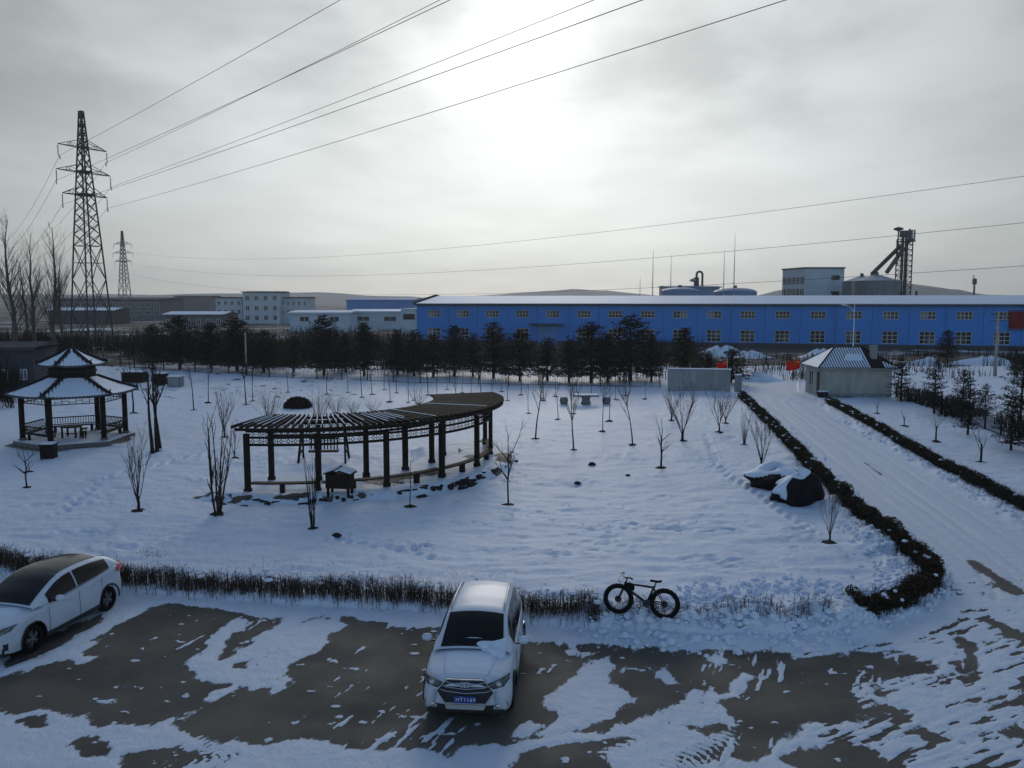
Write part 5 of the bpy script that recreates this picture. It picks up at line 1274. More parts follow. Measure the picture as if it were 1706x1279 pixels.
    for s in (1, -1):
        for (a, e) in c['side_windows']:
            def fn(d, v):
                hi = .90; lo = .08; zz_ = (sm(Rd, Rz, d) - ZT(d)); hi = max(lo + .02, 1 - .055 / max(.06, zz_)) ; return side(d, lo + (hi - lo) * v, s, .010)
            patch(fn, a, e, 16, 6, 'car_glass', 'side_window')
        q = MB(); q.tube([tuple(side(d, .045, s, .012)) for d in np.linspace(c['side_windows'][0][0], c['side_windows'][-1][1], 14)], .010, 4); q.build('window_trim', c.get('trim', 'chrome'), T)
        for dh in c['handles']:
            w = W(dh) ; q = MB(); q.tube([(xs_(dh - .10), s * (w + .0), ZT(dh) - .20), (xs_(dh - .06), s * (w + .028), ZT(dh) - .195), (xs_(dh + .06), s * (w + .028), ZT(dh) - .19), (xs_(dh + .10), s * (w + .0), ZT(dh) - .19)], .017, 6); q.build('door_handle', 'chrome' if c.get('chrome_handles') else 'paint_white', T, True)
        for ds in c['door_seams']: q = MB(); w = W(ds); q.tube([(xs_(ds), s * (w * .997 + .002), sill + .08), (xs_(ds), s * (w * 1.0 + .003), sill + .35), (xs_(ds), s * (w * .985), ZT(ds) - .10)], .006, 4); q.build('door_seam', 'plastic_black', T)
        md = c['mirror_d']; w = W(md); mr = MB(); mp = side(md, .12, s, .0); cx_, cy_, cz_ = mp.x, mp.y + s * .19, mp.z + .03
        mr.v = []; base = MB().lathe([(.02, -.075), (.085, -.055), (.105, 0), (.09, .06), (.03, .085)], 12); base.v = [(cx_ + x * .62, cy_ + y * 1.15, cz_ + z) for x, y, z in base.v]; mo = base.build('mirror', 'paint_white', T, True)
        MB().bar((cx_, mp.y - s * .02, cz_ - .06), (cx_, cy_, cz_ - .05), .05, .03).build('mirror_arm', 'plastic_black', mo)
        sk = MB(); sk.box((xs_((wf + wr) / 2), s * (W(2) - .025), sill + .05), (wr - wf - 2 * ra, .06, .10)); sk.build('sill_trim', 'plastic_black', T)
    if c.get('rails'):
        for s in (1, -1):
            q = MB(); a, e = c['rails']; pts = [tuple(top(d, s * .93, .005 if i in (0, 8) else .055)) for i, d in enumerate(np.linspace(a, e, 9))]; q.tube(pts, .018, 6); q.build('roof_rail', 'silver_plastic', T, True)
    fx = lambda y: float(np.interp(abs(y), Ww[:c['front_n']], Wd[:c['front_n']]))
    def nose(poly, off, nm, mt, th=.0, par=T):        # flat shape wrapped onto the nose; poly of (y, z)
        cy_ = sum(p[0] for p in poly) / len(poly); cz_ = sum(p[1] for p in poly) / len(poly); ring = []
        n = len(poly)
        for i in range(n):
            for t in (0, .5): p, q = poly[i], poly[(i + 1) % n]; ring.append((p[0] + (q[0] - p[0]) * t, p[1] + (q[1] - p[1]) * t))
        rings = [[(cy_ + (y - cy_) * s, cz_ + (z - cz_) * s) for y, z in ring] for s in (1, .66, .33)]
        slope = c.get('nose_slope', .06); px_ = lambda y, z: xs_(fx(y)) + off - slope * max(0, (z - .55)) 
        q = MB(); k = len(ring); V_ = [(px_(y, z), y, z) for r_ in rings for y, z in r_] + [(px_(cy_, cz_), cy_, cz_)]
        F_ = [(i, (i + 1) % k, k + (i + 1) % k, k + i) for i in range(k)] + [(k + i, k + (i + 1) % k, 2 * k + (i + 1) % k, 2 * k + i) for i in range(k)] + [(2 * k + i, 2 * k + (i + 1) % k, 3 * k) for i in range(k)]
        n0 = len(V_); V_ += [(px_(y, z) - .05, y, z) for y, z in ring]; F_ += [(n0 + i, n0 + (i + 1) % k, (i + 1) % k, i) for i in range(k)]
        q.add(V_, F_); return q.build(nm, mt, par)
    return T, nose, top, side, xs_, W, ZT, fx, sm

SUV = dict(L=4.33, nose=.36, sill=.27, wheel=.335, axle_f=.86, axle_r=3.47,
    W=[(0, .58), (.02, .66), (.05, .72), (.11, .79), (.22, .845), (.4, .875), (.8, .89), (2, .895), (3.3, .89), (3.9, .86), (4.2, .80), (4.3, .73), (4.33, .68)], front_n=7,
    top=[(0, .86), (.05, .93), (.14, .985), (.4, 1.03), (.95, 1.10), (1.3, 1.09), (2.2, 1.08), (3.4, 1.12), (4.0, 1.13), (4.25, 1.05), (4.33, .92)],
    shoulder=lambda d: .12 if d < .1 else (.10 if d < 1.3 else .05),
    roof=[(.98, .70, 1.10), (1.25, .672, 1.25), (1.72, .628, 1.50), (1.95, .615, 1.575), (2.6, .612, 1.61), (3.3, .605, 1.60), (3.85, .590, 1.555), (4.02, .600, 1.42), (4.22, .66, 1.14)],
    belt=[(.9, .79), (1.4, .835), (3.3, .83), (4.25, .76)], crown=lambda d: .055 if 1.2 < d < 3.9 else .04,
    windshield=(1.02, 1.84, .93), rear_glass=(3.93, 4.17, .84), side_windows=[(1.42, 2.28), (2.34, 3.10), (3.17, 3.78)], handles=[2.12, 3.02], door_seams=[1.36, 2.31, 3.22], mirror_d=1.50, rails=(1.95, 3.7), chrome_handles=True, nose_slope=.05)
def build_suv():
    d = Vector((-.084, -.996)); T, nose, top, side, xs_, W, ZT, fx, sm = car('parked_car', 'white crossover car parked nose towards the viewer, snow on its bonnet', (-.72, 17.68, .005), math.atan2(-.996, -.084), SUV)
    mir = lambda poly: [(-y, z) for y, z in reversed(poly)]
    g = nose([(-.36, .93), (-.56, .70), (-.40, .46), (.40, .46), (.56, .70), (.36, .93)], .012, 'grille', 'plastic_black')
    out = [(-.36, .93), (-.56, .70), (-.40, .46), (.40, .46), (.56, .70), (.36, .93)]
    fr = MB(); pp = [(xs_(fx(y)) + .022 - .05 * max(0, z - .55), y, z) for y, z in out + out[:1]]; fr.tube(pp, .014, 6); fr.build('grille_frame', 'silver_plastic', g)
    for z, w in ((.875, .40), (.79, .46), (.71, .50)):
        q = MB(); q.tube([(xs_(fx(y)) + .028 - .05 * max(0, z - .55), y, z - .05 * (1 - abs(y) / w) + (.03 if abs(y) > w * .85 else 0)) for y in np.linspace(-w, w, 11)], [.006] + [.011] * 9 + [.006], 5); q.build('grille_bar', 'chrome', g)
    em = MB(); X = xs_(0) + .045
    for yc, rr in ((-.035, .058), (.035, .058)): em.tube([(X, yc + rr * 1.0 * math.cos(t), .845 + rr * math.sin(t)) for t in np.linspace(0, 2 * PI, 17)], .008, 5, False)
    em.bar((X, -.05, .79), (X, 0, .90), .018, .012); em.bar((X, .05, .79), (X, 0, .90), .018, .012); em.bar((X, -.03, .825), (X, .03, .825), .012, .012)
    em.build('emblem', 'chrome', g)
    pl = MB().box((xs_(0) + .034, 0, .545), (.012, .44, .14)).build('licence_plate', 'plate_blue', T)
    cu = bpy.data.curves.new('plate_number', 'FONT'); cu.body = 'HT1169'; cu.size = .105; cu.align_x = 'CENTER'; cu.align_y = 'CENTER'; cu.extrude = .002; cu.materials.append(MATS['plate_white']); cu.space_character = 1.15
    tmp = bpy.data.objects.new('plate_number_outline', cu); COL.objects.link(tmp); bpy.context.view_layer.update(); pm_ = bpy.data.meshes.new_from_object(tmp); bpy.data.objects.remove(tmp); to = obj('plate_number', pm_, pl); to.location = (xs_(0) + .044, .01, .545); to.rotation_euler = (PI / 2, 0, PI / 2)
    nose([(-.40, .44), (-.36, .345), (.36, .345), (.40, .44)], .030, 'skid_plate', 'silver_plastic'); nose([(-.80, .47), (-.83, .36), (-.62, .33), (.62, .33), (.83, .36), (.80, .47), (.44, .40), (-.44, .40)], .010, 'lower_bumper', 'plastic_black')
    hl = [(.42, .845), (.56, .775), (.74, .81), (.835, .90), (.84, 1.00), (.70, .955), (.52, .885)]
    for poly in (hl, mir(hl)):
        h_ = nose(poly, .016, 'headlight', 'lamp_glass'); s = 1 if poly is hl else -1
        q = MB(); q.tube([(xs_(fx(y)) + .024 - .05 * max(0, z - .55), y, z) for y, z in poly + poly[:1]], .010, 5); q.build('lamp_rim', 'plastic_black', h_)
        q = MB(); q.lathe([(.0, .03), (.045, .025), (.055, 0)], 12, cap=False); q.v = [(xs_(fx(.66)) + .012 + z, s * .65 + x, .855 + y) for x, y, z in q.v]; q.build('lamp_lens', 'lamp_bright', h_, True)
        q = MB(); q.tube([(xs_(fx(y)) + .022 - .05 * max(0, z - .55), s * y, z) for y, z in ((.50, .868), (.66, .925), (.82, .975))], .009, 5); q.build('daytime_light', 'lamp_bright', h_)
        f = MB(); f.lathe([(0, .02), (.04, .015), (.05, 0)], 10, cap=False); f.v = [(xs_(fx(.66)) + .02 + z, s * .64 + x, .42 + y) for x, y, z in f.v]; f.build('fog_light', 'lamp_bright', T, True)
    for y0, y1 in ((.55, .02), (-.05, -.55)): q = MB(); q.tube([tuple(top(1.03, y0, .03)), tuple(top(1.10, (y0 + y1) / 2, .035)), tuple(top(1.16, y1, .03))], .008, 4); q.build('wiper', 'plastic_black', T)
    for s in (1, -1): q = MB(); q.tube([(xs_(dd), s * (W(dd) * (.62 - .12 * (1 - dd))), ZT(dd) - .008) for dd in (.12, .4, .7, .95)], .007, 4); q.build('bonnet_crease', 'paint_white', T, True)
    # snow slid down the windscreen onto the bonnet; frosted patch on the bonnet
    rg = random.Random(6); n, m = 16, 12; vs = []; fs = []
    for i in range(n + 1):
        for j in range(m + 1):
            u, v = i / n, j / m; y = .06 + .64 * u; nz_a = float(vnoise(np.array([u * 4. + 3]), np.array([0.5]), 3)[0]); nz_b = float(vnoise(np.array([u * 5. + 9]), np.array([2.5]), 3)[0]); d_u = 1.05 + .20 * u ** 1.4 + .09 * nz_a; d_l = 1.0 - .30 * u + .14 * nz_b; d = d_u + (min(d_l, d_u - .05) - d_u) * v
            base = max(ZT(d) - .045 * (y / .8) ** 2, (float(top(min(max(d, 1.0), 1.8), min(1, y / .70)).z) if d > 1.0 else 0)); edge_ = min(1, 5 * min(u, 1 - u, v, 1 - v)); vs.append((xs_(d), y, base - .03 + .085 * edge_ ** .6 + .02 * float(vnoise(np.array([u * 6.]), np.array([v * 6.]), 2)[0])))
    for i in range(n):
        for j in range(m): a = i * (m + 1) + j; fs.append((a, a + 1, a + m + 2, a + m + 1))
    q = MB(); q.add(vs, fs); q.build('bonnet_snow', 'snow', T, True)
    vs = []; fs = []
    for i in range(n + 1):
        for j in range(m + 1):
            u, v = i / n, j / m; y = -.62 + 1.22 * u; d = .22 + .72 * v + .05 * float(vnoise(np.array([u * 5.]), np.array([v * 3.]), 8)[0]); e_ = min(1, 4 * min(u, 1 - u, v, 1 - v)); yy = abs(y) / (W(d) * .93); vs.append((xs_(d), y, ZT(d) - .10 * max(0, yy) ** 2.6 - .012 + .026 * e_ ** .5))
    for i in range(n):
        for j in range(m): a = i * (m + 1) + j; fs.append((a, a + 1, a + m + 2, a + m + 1))
    q = MB(); q.add(vs, fs); q.build('bonnet_frost', 'snow', T, True)
build_suv()
HATCH = dict(L=4.42, nose=.33, sill=.22, wheel=.325, axle_f=.88, axle_r=3.58,
    W=[(0, .50), (.03, .60), (.08, .68), (.16, .76), (.3, .83), (.5, .87), (.9, .885), (2, .89), (3.4, .89), (3.9, .855), (4.2, .78), (4.36, .68), (4.42, .58)], front_n=7,
    top=[(0, .70), (.06, .80), (.2, .87), (.5, .93), (1.05, 1.02), (1.5, 1.00), (2.3, 1.03), (3.3, 1.10), (4.0, 1.15), (4.25, 1.10), (4.42, .92)],
    shoulder=lambda d: .14 if d < .3 else (.11 if d < 1.3 else .05),
    roof=[(.98, .71, 1.02), (1.35, .675, 1.20), (1.85, .625, 1.405), (2.2, .605, 1.475), (2.7, .60, 1.495), (3.2, .59, 1.475), (3.75, .575, 1.41), (4.0, .60, 1.31), (4.26, .66, 1.10)],
    belt=[(.9, .78), (1.4, .83), (3.3, .83), (4.3, .74)], crown=lambda d: .06 if 1.2 < d < 3.9 else .04,
    windshield=(1.02, 2.02, .94), rear_glass=(3.86, 4.20, .86), sunroof=(2.04, 3.55, .90), side_windows=[(1.45, 2.42), (2.48, 3.72)], handles=[2.20, 3.05], door_seams=[1.40, 2.45, 3.30], mirror_d=1.62, trim='plastic_black', nose_slope=.12)
def build_hatch():
    T, nose, top, side, xs_, W, ZT, fx, sm = car('parked_car', 'white hatchback with a black glass roof, cut off by the left picture edge', (-11.78, 20.42, .005), math.atan2(-3.0, -.56), HATCH)
    mir = lambda poly: [(-y, z) for y, z in reversed(poly)]
    nose([(-.34, .74), (-.46, .60), (-.36, .40), (.36, .40), (.46, .60), (.34, .74)], .014, 'grille', 'plastic_black'); hl = [(.44, .70), (.60, .66), (.80, .74), (.85, .86), (.72, .84), (.54, .78)]
    for poly in (hl, mir(hl)):
        h_ = nose(poly, .02, 'headlight', 'lamp_glass'); s = 1 if poly is hl else -1
        q = MB(); q.tube([(xs_(fx(y)) + .03 - .12 * max(0, z - .55), s * y, z) for y, z in ((.50, .72), (.66, .71), (.80, .80))], .012, 5); q.build('daytime_light', 'lamp_bright', h_)
        q = MB().box((xs_(.20), s * .70, .40), (.16, .16, .14)).build('fog_recess', 'plastic_black', T)
        tl = MB(); pts = []
        for dd, f in ((4.02, 0), (4.14, .4), (4.27, .8), (4.34, 1)): pts.append((dd, f))
        vs = [];
        for dd, f in pts:
            for z in (0, 1): w = W(dd); vs.append((xs_(dd), s * (w + .012 - .02 * z), .93 + .05 * f + (.13 - .02 * f) * z))
        for z in (0, 1): vs.append((xs_(4.425), s * .52, .97 + .12 * z))
        tl.add(vs, [(2 * i, 2 * i + 2, 2 * i + 3, 2 * i + 1) for i in range(4)]); o = tl.build('tail_light', 'lamp_red', T); so = o.modifiers.new('thickness', 'SOLIDIFY'); so.thickness = .03; so.offset = 0
    MB().bar(tuple(top(3.78, -.9, .02)), tuple(top(3.78, .9, .02)), .22, .03).build('spoiler', 'paint_white', T)
    sn = MB(); rg = random.Random(8); n = 14; vs = []; fs = []
    for i in range(n + 1):
        for j in range(7):
            u, v = i / n, j / 6; y = -.55 + 1.1 * u; d = .55 + .46 * v + .05 * math.sin(u * 9); e_ = min(1, 4 * min(u, 1 - u, v, 1 - v)); vs.append((xs_(d), y, ZT(d) - .10 * (abs(y) / .85) ** 2.6 - .012 + .035 * e_ ** .5))
    for i in range(n):
        for j in range(6): a = i * 7 + j; fs.append((a, a + 1, a + 8, a + 7))
    sn.add(vs, fs); sn.build('bonnet_snow', 'snow', T, True)
    for y0, y1 in ((.55, .02), (-.05, -.55)): q = MB(); q.tube([tuple(top(1.05, y0, .03)), tuple(top(1.12, (y0 + y1) / 2, .035)), tuple(top(1.18, y1, .03))], .008, 4); q.build('wiper', 'plastic_black', T)
build_hatch()

# ------------------------------------------------------------------ fat-tyred bicycle leaning on the hedge
def bicycle():
    a, b = ground_at(1028, 1054), ground_at(1107, 1064); mid = (a + b) / 2; d = (a - b); rz = math.atan2(d.y, d.x)
    T = thing('bicycle', 'black fat-tyred mountain bicycle leaning on the snowy hedge', 'bicycle', (mid.x, mid.y, .0), rz); T.rotation_euler = (R(6), 0, rz)
    wb, rw = 1.14, .372; A, B = Vector((wb / 2, 0, rw)), Vector((-wb / 2, 0, rw)); z0 = height_at(mid.x, mid.y); T.location.z = z0 - .01
    tor = MB(); n, m = 40, 10; R0, r0 = rw - .052, .056
    for i in range(n):
        for j in range(m):
            t, p = 2 * PI * i / n, 2 * PI * j / m; kn = .004 * (1 if i % 2 else -1) * max(0, math.cos(p)); tor.v.append(((R0 + (r0 + kn) * math.cos(p)) * math.cos(t), r0 * math.sin(p), (R0 + (r0 + kn) * math.cos(p)) * math.sin(t)))
    tor.f = [(i * m + j, ((i + 1) % n) * m + j, ((i + 1) % n) * m + (j + 1) % m, i * m + (j + 1) % m) for i in range(n) for j in range(m)]
    tm = tor.mesh('tyre', 'rubber', True); rmb = MB(); rmb.tube([((R0 - .045) * math.cos(t), 0, (R0 - .045) * math.sin(t)) for t in np.linspace(0, 2 * PI, 37)], .022, 6, False); rm = rmb.mesh('rim', 'black_frame', True)
    sp = MB()
    for k in range(28): t = 2 * PI * k / 28; s = .035 if k % 2 else -.035; sp.tube([(.03 * math.cos(t + .5), s, .03 * math.sin(t + .5)), ((R0 - .05) * math.cos(t), 0, (R0 - .05) * math.sin(t))], .0022, 3, False)
    sm_ = sp.mesh('spokes', 'steel'); hb = MB().tube([(0, -.07, 0), (0, .07, 0)], .028, 8); hb.tube([(0, .045, 0), (0, .05, 0)], .085, 16); hm = hb.mesh('hub', 'black_frame')
    steer = R(-24)
    for c_, st_ in ((A, steer * 0 + R(6)), (B, 0)):
        w = bpy.data.objects.new('wheel', None); COL.objects.link(w); w.parent = T; w.location = c_; w.rotation_euler = (0, 0, st_)
        for nm, me in (('tyre', tm), ('rim', rm), ('spokes', sm_), ('hub', hm)): obj(nm, me, w)
    BB = Vector((-.13, 0, rw - .03)); HT = Vector((wb / 2 - .175, 0, .80)); HB = Vector((wb / 2 - .135, 0, .68)); ST = Vector((-.30, 0, .735))
    f = MB(); f.tube([BB, HB + Vector((-.01, 0, -.0))], .034, 8); f.tube([ST, HT + Vector((0, 0, -.03))], .028, 8); f.tube([BB, ST + Vector((-.012, 0, .04))], .027, 8); f.tube([HB, HT], .032, 8); f.tube([BB + Vector((0, -.09, 0)), BB + Vector((0, .09, 0))], .036, 8)
    for s in (-1, 1): f.tube([BB + Vector((0, .06 * s, 0)), Vector((-.32, .085 * s, rw)), B + Vector((0, .085 * s, 0))], [.018, .016, .014], 6); f.tube([ST + Vector((0, .02 * s, -.04)), Vector((-.42, .085 * s, .58)), B + Vector((0, .085 * s, 0))], [.016, .014, .012], 6)
    f.build('frame', 'black_frame', T, True)
    fk = MB(); fk.tube([HB + Vector((.0, 0, .02)), HB + Vector((.02, 0, -.05))], .03, 8); fk.bar(HB + Vector((.02, -.10, -.05)), HB + Vector((.02, .10, -.05)), .05)
    for s in (-1, 1): fk.tube([HB + Vector((.02, .092 * s, -.05)), A + Vector((0, .088 * s, 0))], [.026, .02], 8)
    fk.build('fork', 'black_frame', T, True)
    st = MB(); st.tube([HT, HT + Vector((-.03, 0, .09)), HT + Vector((.05, 0, .12))], .02, 8); st.build('stem', 'black_frame', T, True)
    hbv = MB(); H0 = HT + Vector((.05, 0, .12)); rot = Matrix.Rotation(R(28), 3, 'Z'); pts = [Vector(p) for p in ((-.10, -.36, .03), (-.05, -.2, .035), (0, -.06, 0), (0, .06, 0), (-.05, .2, .035), (-.10, .36, .03))]
    hbv.tube([H0 + rot @ p for p in pts], .014, 6); hbo = hbv.build('handlebar', 'black_frame', T, True)
    for s in (0, 5): g = MB(); i = pts[s]; j = pts[1 if s == 0 else 4]; g.tube([H0 + rot @ i, H0 + rot @ i.lerp(j, .7)], .021, 8); g.build('grip', 'nylon', hbo); l = MB(); l.tube([H0 + rot @ i.lerp(j, .85), H0 + rot @ (i.lerp(j, .4) + Vector((.09, 0, -.02)))], .009, 5); l.build('brake_lever', 'black_frame', hbo)
    MB().tube([ST, ST + Vector((-.045, 0, .13))], .016, 8).build('seat_post', 'black_frame', T, True)
    sd = MB(); sc = ST + Vector((-.05, 0, .15))
    for x, w, z in ((.15, .022, .012), (.09, .028, .010), (.0, .04, .0), (-.06, .068, .006), (-.11, .075, .018), (-.13, .05, .022)): sd.v += [(sc.x + x, w, sc.z + z), (sc.x + x, w * .5, sc.z + z + .028), (sc.x + x, -w * .5, sc.z + z + .028), (sc.x + x, -w, sc.z + z), (sc.x + x, 0, sc.z + z - .03)]
    for i in range(5):
        for j in range(5): sd.f.append((i * 5 + j, i * 5 + (j + 1) % 5, (i + 1) * 5 + (j + 1) % 5, (i + 1) * 5 + j))
    sd.f += [(4, 3, 2, 1, 0), tuple(25 + k for k in range(5))]; sd.build('saddle', 'saddle', T, True)
    bg = MB(); c0 = HB + Vector((-.10, 0, .0)); bg.prism([(-.15, -.06), (.09, -.085), (.11, .06), (-.02, .12), (-.15, .07)], -.045, .045); bg.v = [(c0.x + x, y_, c0.z + z) for x, z, y_ in bg.v]; bg.build('frame_bag', 'nylon', T)
    ck = MB(); ck.lathe([(.085, -.004), (.095, 0), (.085, .004)], 20, cap=True); ck.v = [(BB.x + x, .075 + z, BB.z + y) for x, y, z in ck.v]
    ck.build('chainring', 'steel', T)
    for s, a_ in ((1, -.5), (-1, -.5 + PI)):
        e = BB + Vector((.17 * math.cos(a_), .10 * s, .17 * math.sin(a_))); cr = MB(); cr.tube([BB + Vector((0, .09 * s, 0)), e], .013, 6); co = cr.build('crank', 'black_frame', T); MB().box(tuple(e + Vector((0, .06 * s, 0))), (.09, .10, .025)).build('pedal', 'plastic_black', co)
    ch = MB(); ch.tube([BB + Vector((0, .075, .09)), B + Vector((.02, .06, .05))], .006, 4); ch.tube([BB + Vector((0, .075, -.09)), B + Vector((.05, .06, -.11)), B + Vector((0, .06, -.05))], .006, 4); ch.build('chain', 'steel', T)
    cb = MB(); cb.tube([H0 + rot @ pts[1], H0 + Vector((.16, -.03, -.08)), HB + Vector((.05, 0, .02))], .005, 4); cb.tube([H0 + rot @ pts[4], H0 + Vector((.13, .05, -.12)), HT.lerp(ST, .2)], .005, 4); cb.build('cable', 'nylon', T)
bicycle()

# ------------------------------------------------------------------ long blue factory
FA = Vector((-18.6, 164.8, 0)); F_RZ = R(-13.4); FD = Vector((math.cos(F_RZ), math.sin(F_RZ), 0))
def wall_s(px):                                      # distance along the facade seen at a photo column
    k = (px - 853) / FOC; depth = lambda s: (FA.y + FD.y * s) * CP + 3 * SP
    s = 50.0
    for _ in range(30): s = (k * depth(s) - FA.x) / FD.x
    return s
def factory():
    T = thing('factory', 'long bright blue factory with two rows of windows and snowy roof', 'building', FA, F_RZ); LEN, H, DEP = 128.0, 7.5, 26.0
    cols_ = [wall_s(p) for p in (723, 771, 820, 870, 921, 973, 1025, 1079, 1133, 1190, 1246, 1304, 1363, 1423, 1484, 1546, 1607, 1671, 1735, 1800)]; ww = 2.5
    door = wall_s(912); up, lo = (4.95, 6.3), (.75, 2.9); w = MB(); x = 0.0; t = .22
    openings = []
    for c_ in cols_: openings.append((c_ - ww / 2, c_ + ww / 2, [lo, up] if abs(c_ - door) > 2.6 else [up]))
    for a, b, op in openings:
        if a - x > .01: w.box(((x + a) / 2, t / 2, H / 2 - .1), (a - x, t, H + .2))
        z = -.2
        for z0, z1 in op: w.box(((a + b) / 2, t / 2, (z + z0) / 2), (b - a, t, z0 - z)); z = z1
        w.box(((a + b) / 2, t / 2, (z + H) / 2), (b - a, t, H - z)); x = b
    w.box(((x + LEN) / 2, t / 2, H / 2 - .1), (LEN - x, t, H + .2)); w.box((t / 2, DEP / 2 + t, H / 2 - .1), (t, DEP - 2 * t, H + .2)); w.box((LEN - t / 2, DEP / 2 + t, H / 2 - .1), (t, DEP - 2 * t, H + .2)); w.box((LEN / 2, DEP, H / 2 - .1), (LEN, t, H + .2))
    w.build('wall', 'factory_blue', T)
    pane_u = MB().box((0, .15, 0), (ww, .03, up[1] - up[0])).mesh('window', 'window_dark'); pane_l = MB().box((0, .15, 0), (ww, .03, lo[1] - lo[0])).mesh('window', 'window_dark')
    bl = MB().box((0, .125, 0), (ww * .46, .02, 1.15)).mesh('blind_or_reflection', 'window_blind'); gm = MB().box((0, .128, 0), (ww * .5, .02, 1.1)).mesh('blind_or_reflection', 'window_reflection'); rgf = random.Random(31)  # pale panels are blinds; the grey ones paint a reflection on the glass
    def frame(hh, nx, nz2):
        m = MB()
        for k in range(nx + 1): m.box((-ww / 2 + .04 + (ww - .08) * k / nx, .10, 0), (.085, .05, hh - .01))
        for k in range(nz2 + 1): m.box((0, .105, -hh / 2 + .045 + (hh - .09) * k / nz2), (ww - .01, .05, .08))
        return m.mesh('frame', 'frame_white')
    fu, fl = frame(up[1] - up[0], 4, 2), frame(lo[1] - lo[0], 3, 3)
    for a, b, op in openings:
        c_ = (a + b) / 2
        for z0, z1 in op:
            o = obj('window', pane_u if z0 > 3 else pane_l, T, (c_, 0, (z0 + z1) / 2)); obj('frame', fu if z0 > 3 else fl, o); rv = rgf.random()
            if rv < .55: obj('blind_or_reflection', bl if rv < .2 else gm, o, (ww * rgf.choice((-.25, .25)), 0, rgf.uniform(-.1, .1) if z0 > 3 else rgf.choice((-.45, .45))))
    dr = MB().box((door, -.08, 1.6), (3.6, .12, 3.6)).build('door', 'panel_blue', T); MB().box((door, -.9, 3.75), (6.6, 1.7, .16)).build('canopy', 'cladding_dark', dr)
    MB().box((LEN / 2, -.05, .22), (LEN, .08, .75)).build('plinth', 'cladding_dark', T)
    dpm = MB().tube([(0, -.12, -.1), (0, -.12, H - .2)], .07, 6).mesh('downpipe', 'panel_blue'); sm2 = MB().box((0, -.012, H / 2), (.05, .03, H - .3)).mesh('panel_joint', 'cladding_dark')
    for k in range(len(cols_) - 1):
        xm = (cols_[k] + cols_[k + 1]) / 2; obj('downpipe' if k % 3 == 0 else 'panel_joint', dpm if k % 3 == 0 else sm2, T, (xm, 0, 0))
    zr = 9.0
    r = MB(); r.add([(-.3, -.5, H), (LEN + .3, -.5, H), (LEN + .3, DEP / 2, zr), (-.3, DEP / 2, zr), (-.3, DEP + .5, H), (LEN + .3, DEP + .5, H)], [(0, 1, 2, 3), (3, 2, 5, 4), (1, 0, 4, 5), (0, 3, 4), (1, 5, 2)]); ro = r.build('roof', 'cladding_dark', T)
    MB().slab([(.1, -.42, H + .03), (LEN, -.42, H + .03), (LEN, DEP / 2 - .1, zr + .01), (.1, DEP / 2 - .1, zr + .01)], (0, -.11, .99), .10).build('snow_cover', 'snow', ro)
    MB().box((LEN / 2, -.56, H - .14), (LEN + .6, .12, .26)).build('gutter', 'cladding_dark', ro)
    MB().bar((-.42, -.6, H + .15), (-.42, DEP / 2, zr + .18), .22, .5).build('verge', 'cladding_dark', ro); MB().bar((-.42, DEP / 2, zr + .18), (-.42, DEP + .6, H + .15), .22, .5).build('verge', 'cladding_dark', ro)
    for sx in (wall_s(1531), wall_s(1559)): MB().tube([(sx, DEP / 2 + 2, zr - .3), (sx, DEP / 2 + 2, zr + .9)], .22, 8).build('roof_vent', 'steel', ro)
    MB().box((-1.75, 3.2, 3.2), (3.3, 6.0, 6.6)).build('annex', 'panel_pale', T); an = MB().box((-1.7, .17, 5.0), (2.4, .05, 1.1)).build('annex_window', 'window_dark', T); MB().box((-1.75, 3.2, 6.55), (3.5, 6.3, .12)).build('annex_roof', 'snow', T)
    for k, s in enumerate((wall_s(1689), wall_s(1704), wall_s(1722))): MB().box((s, -.22, 4.9), (1.45, .16, 2.9)).build('sign_board', 'sign_red', T)
    for z in (3.2, 6.5): MB().box((wall_s(1705), -.12, z), (4.9, .08, .08)).build('sign_rail', 'steel', T)
factory()

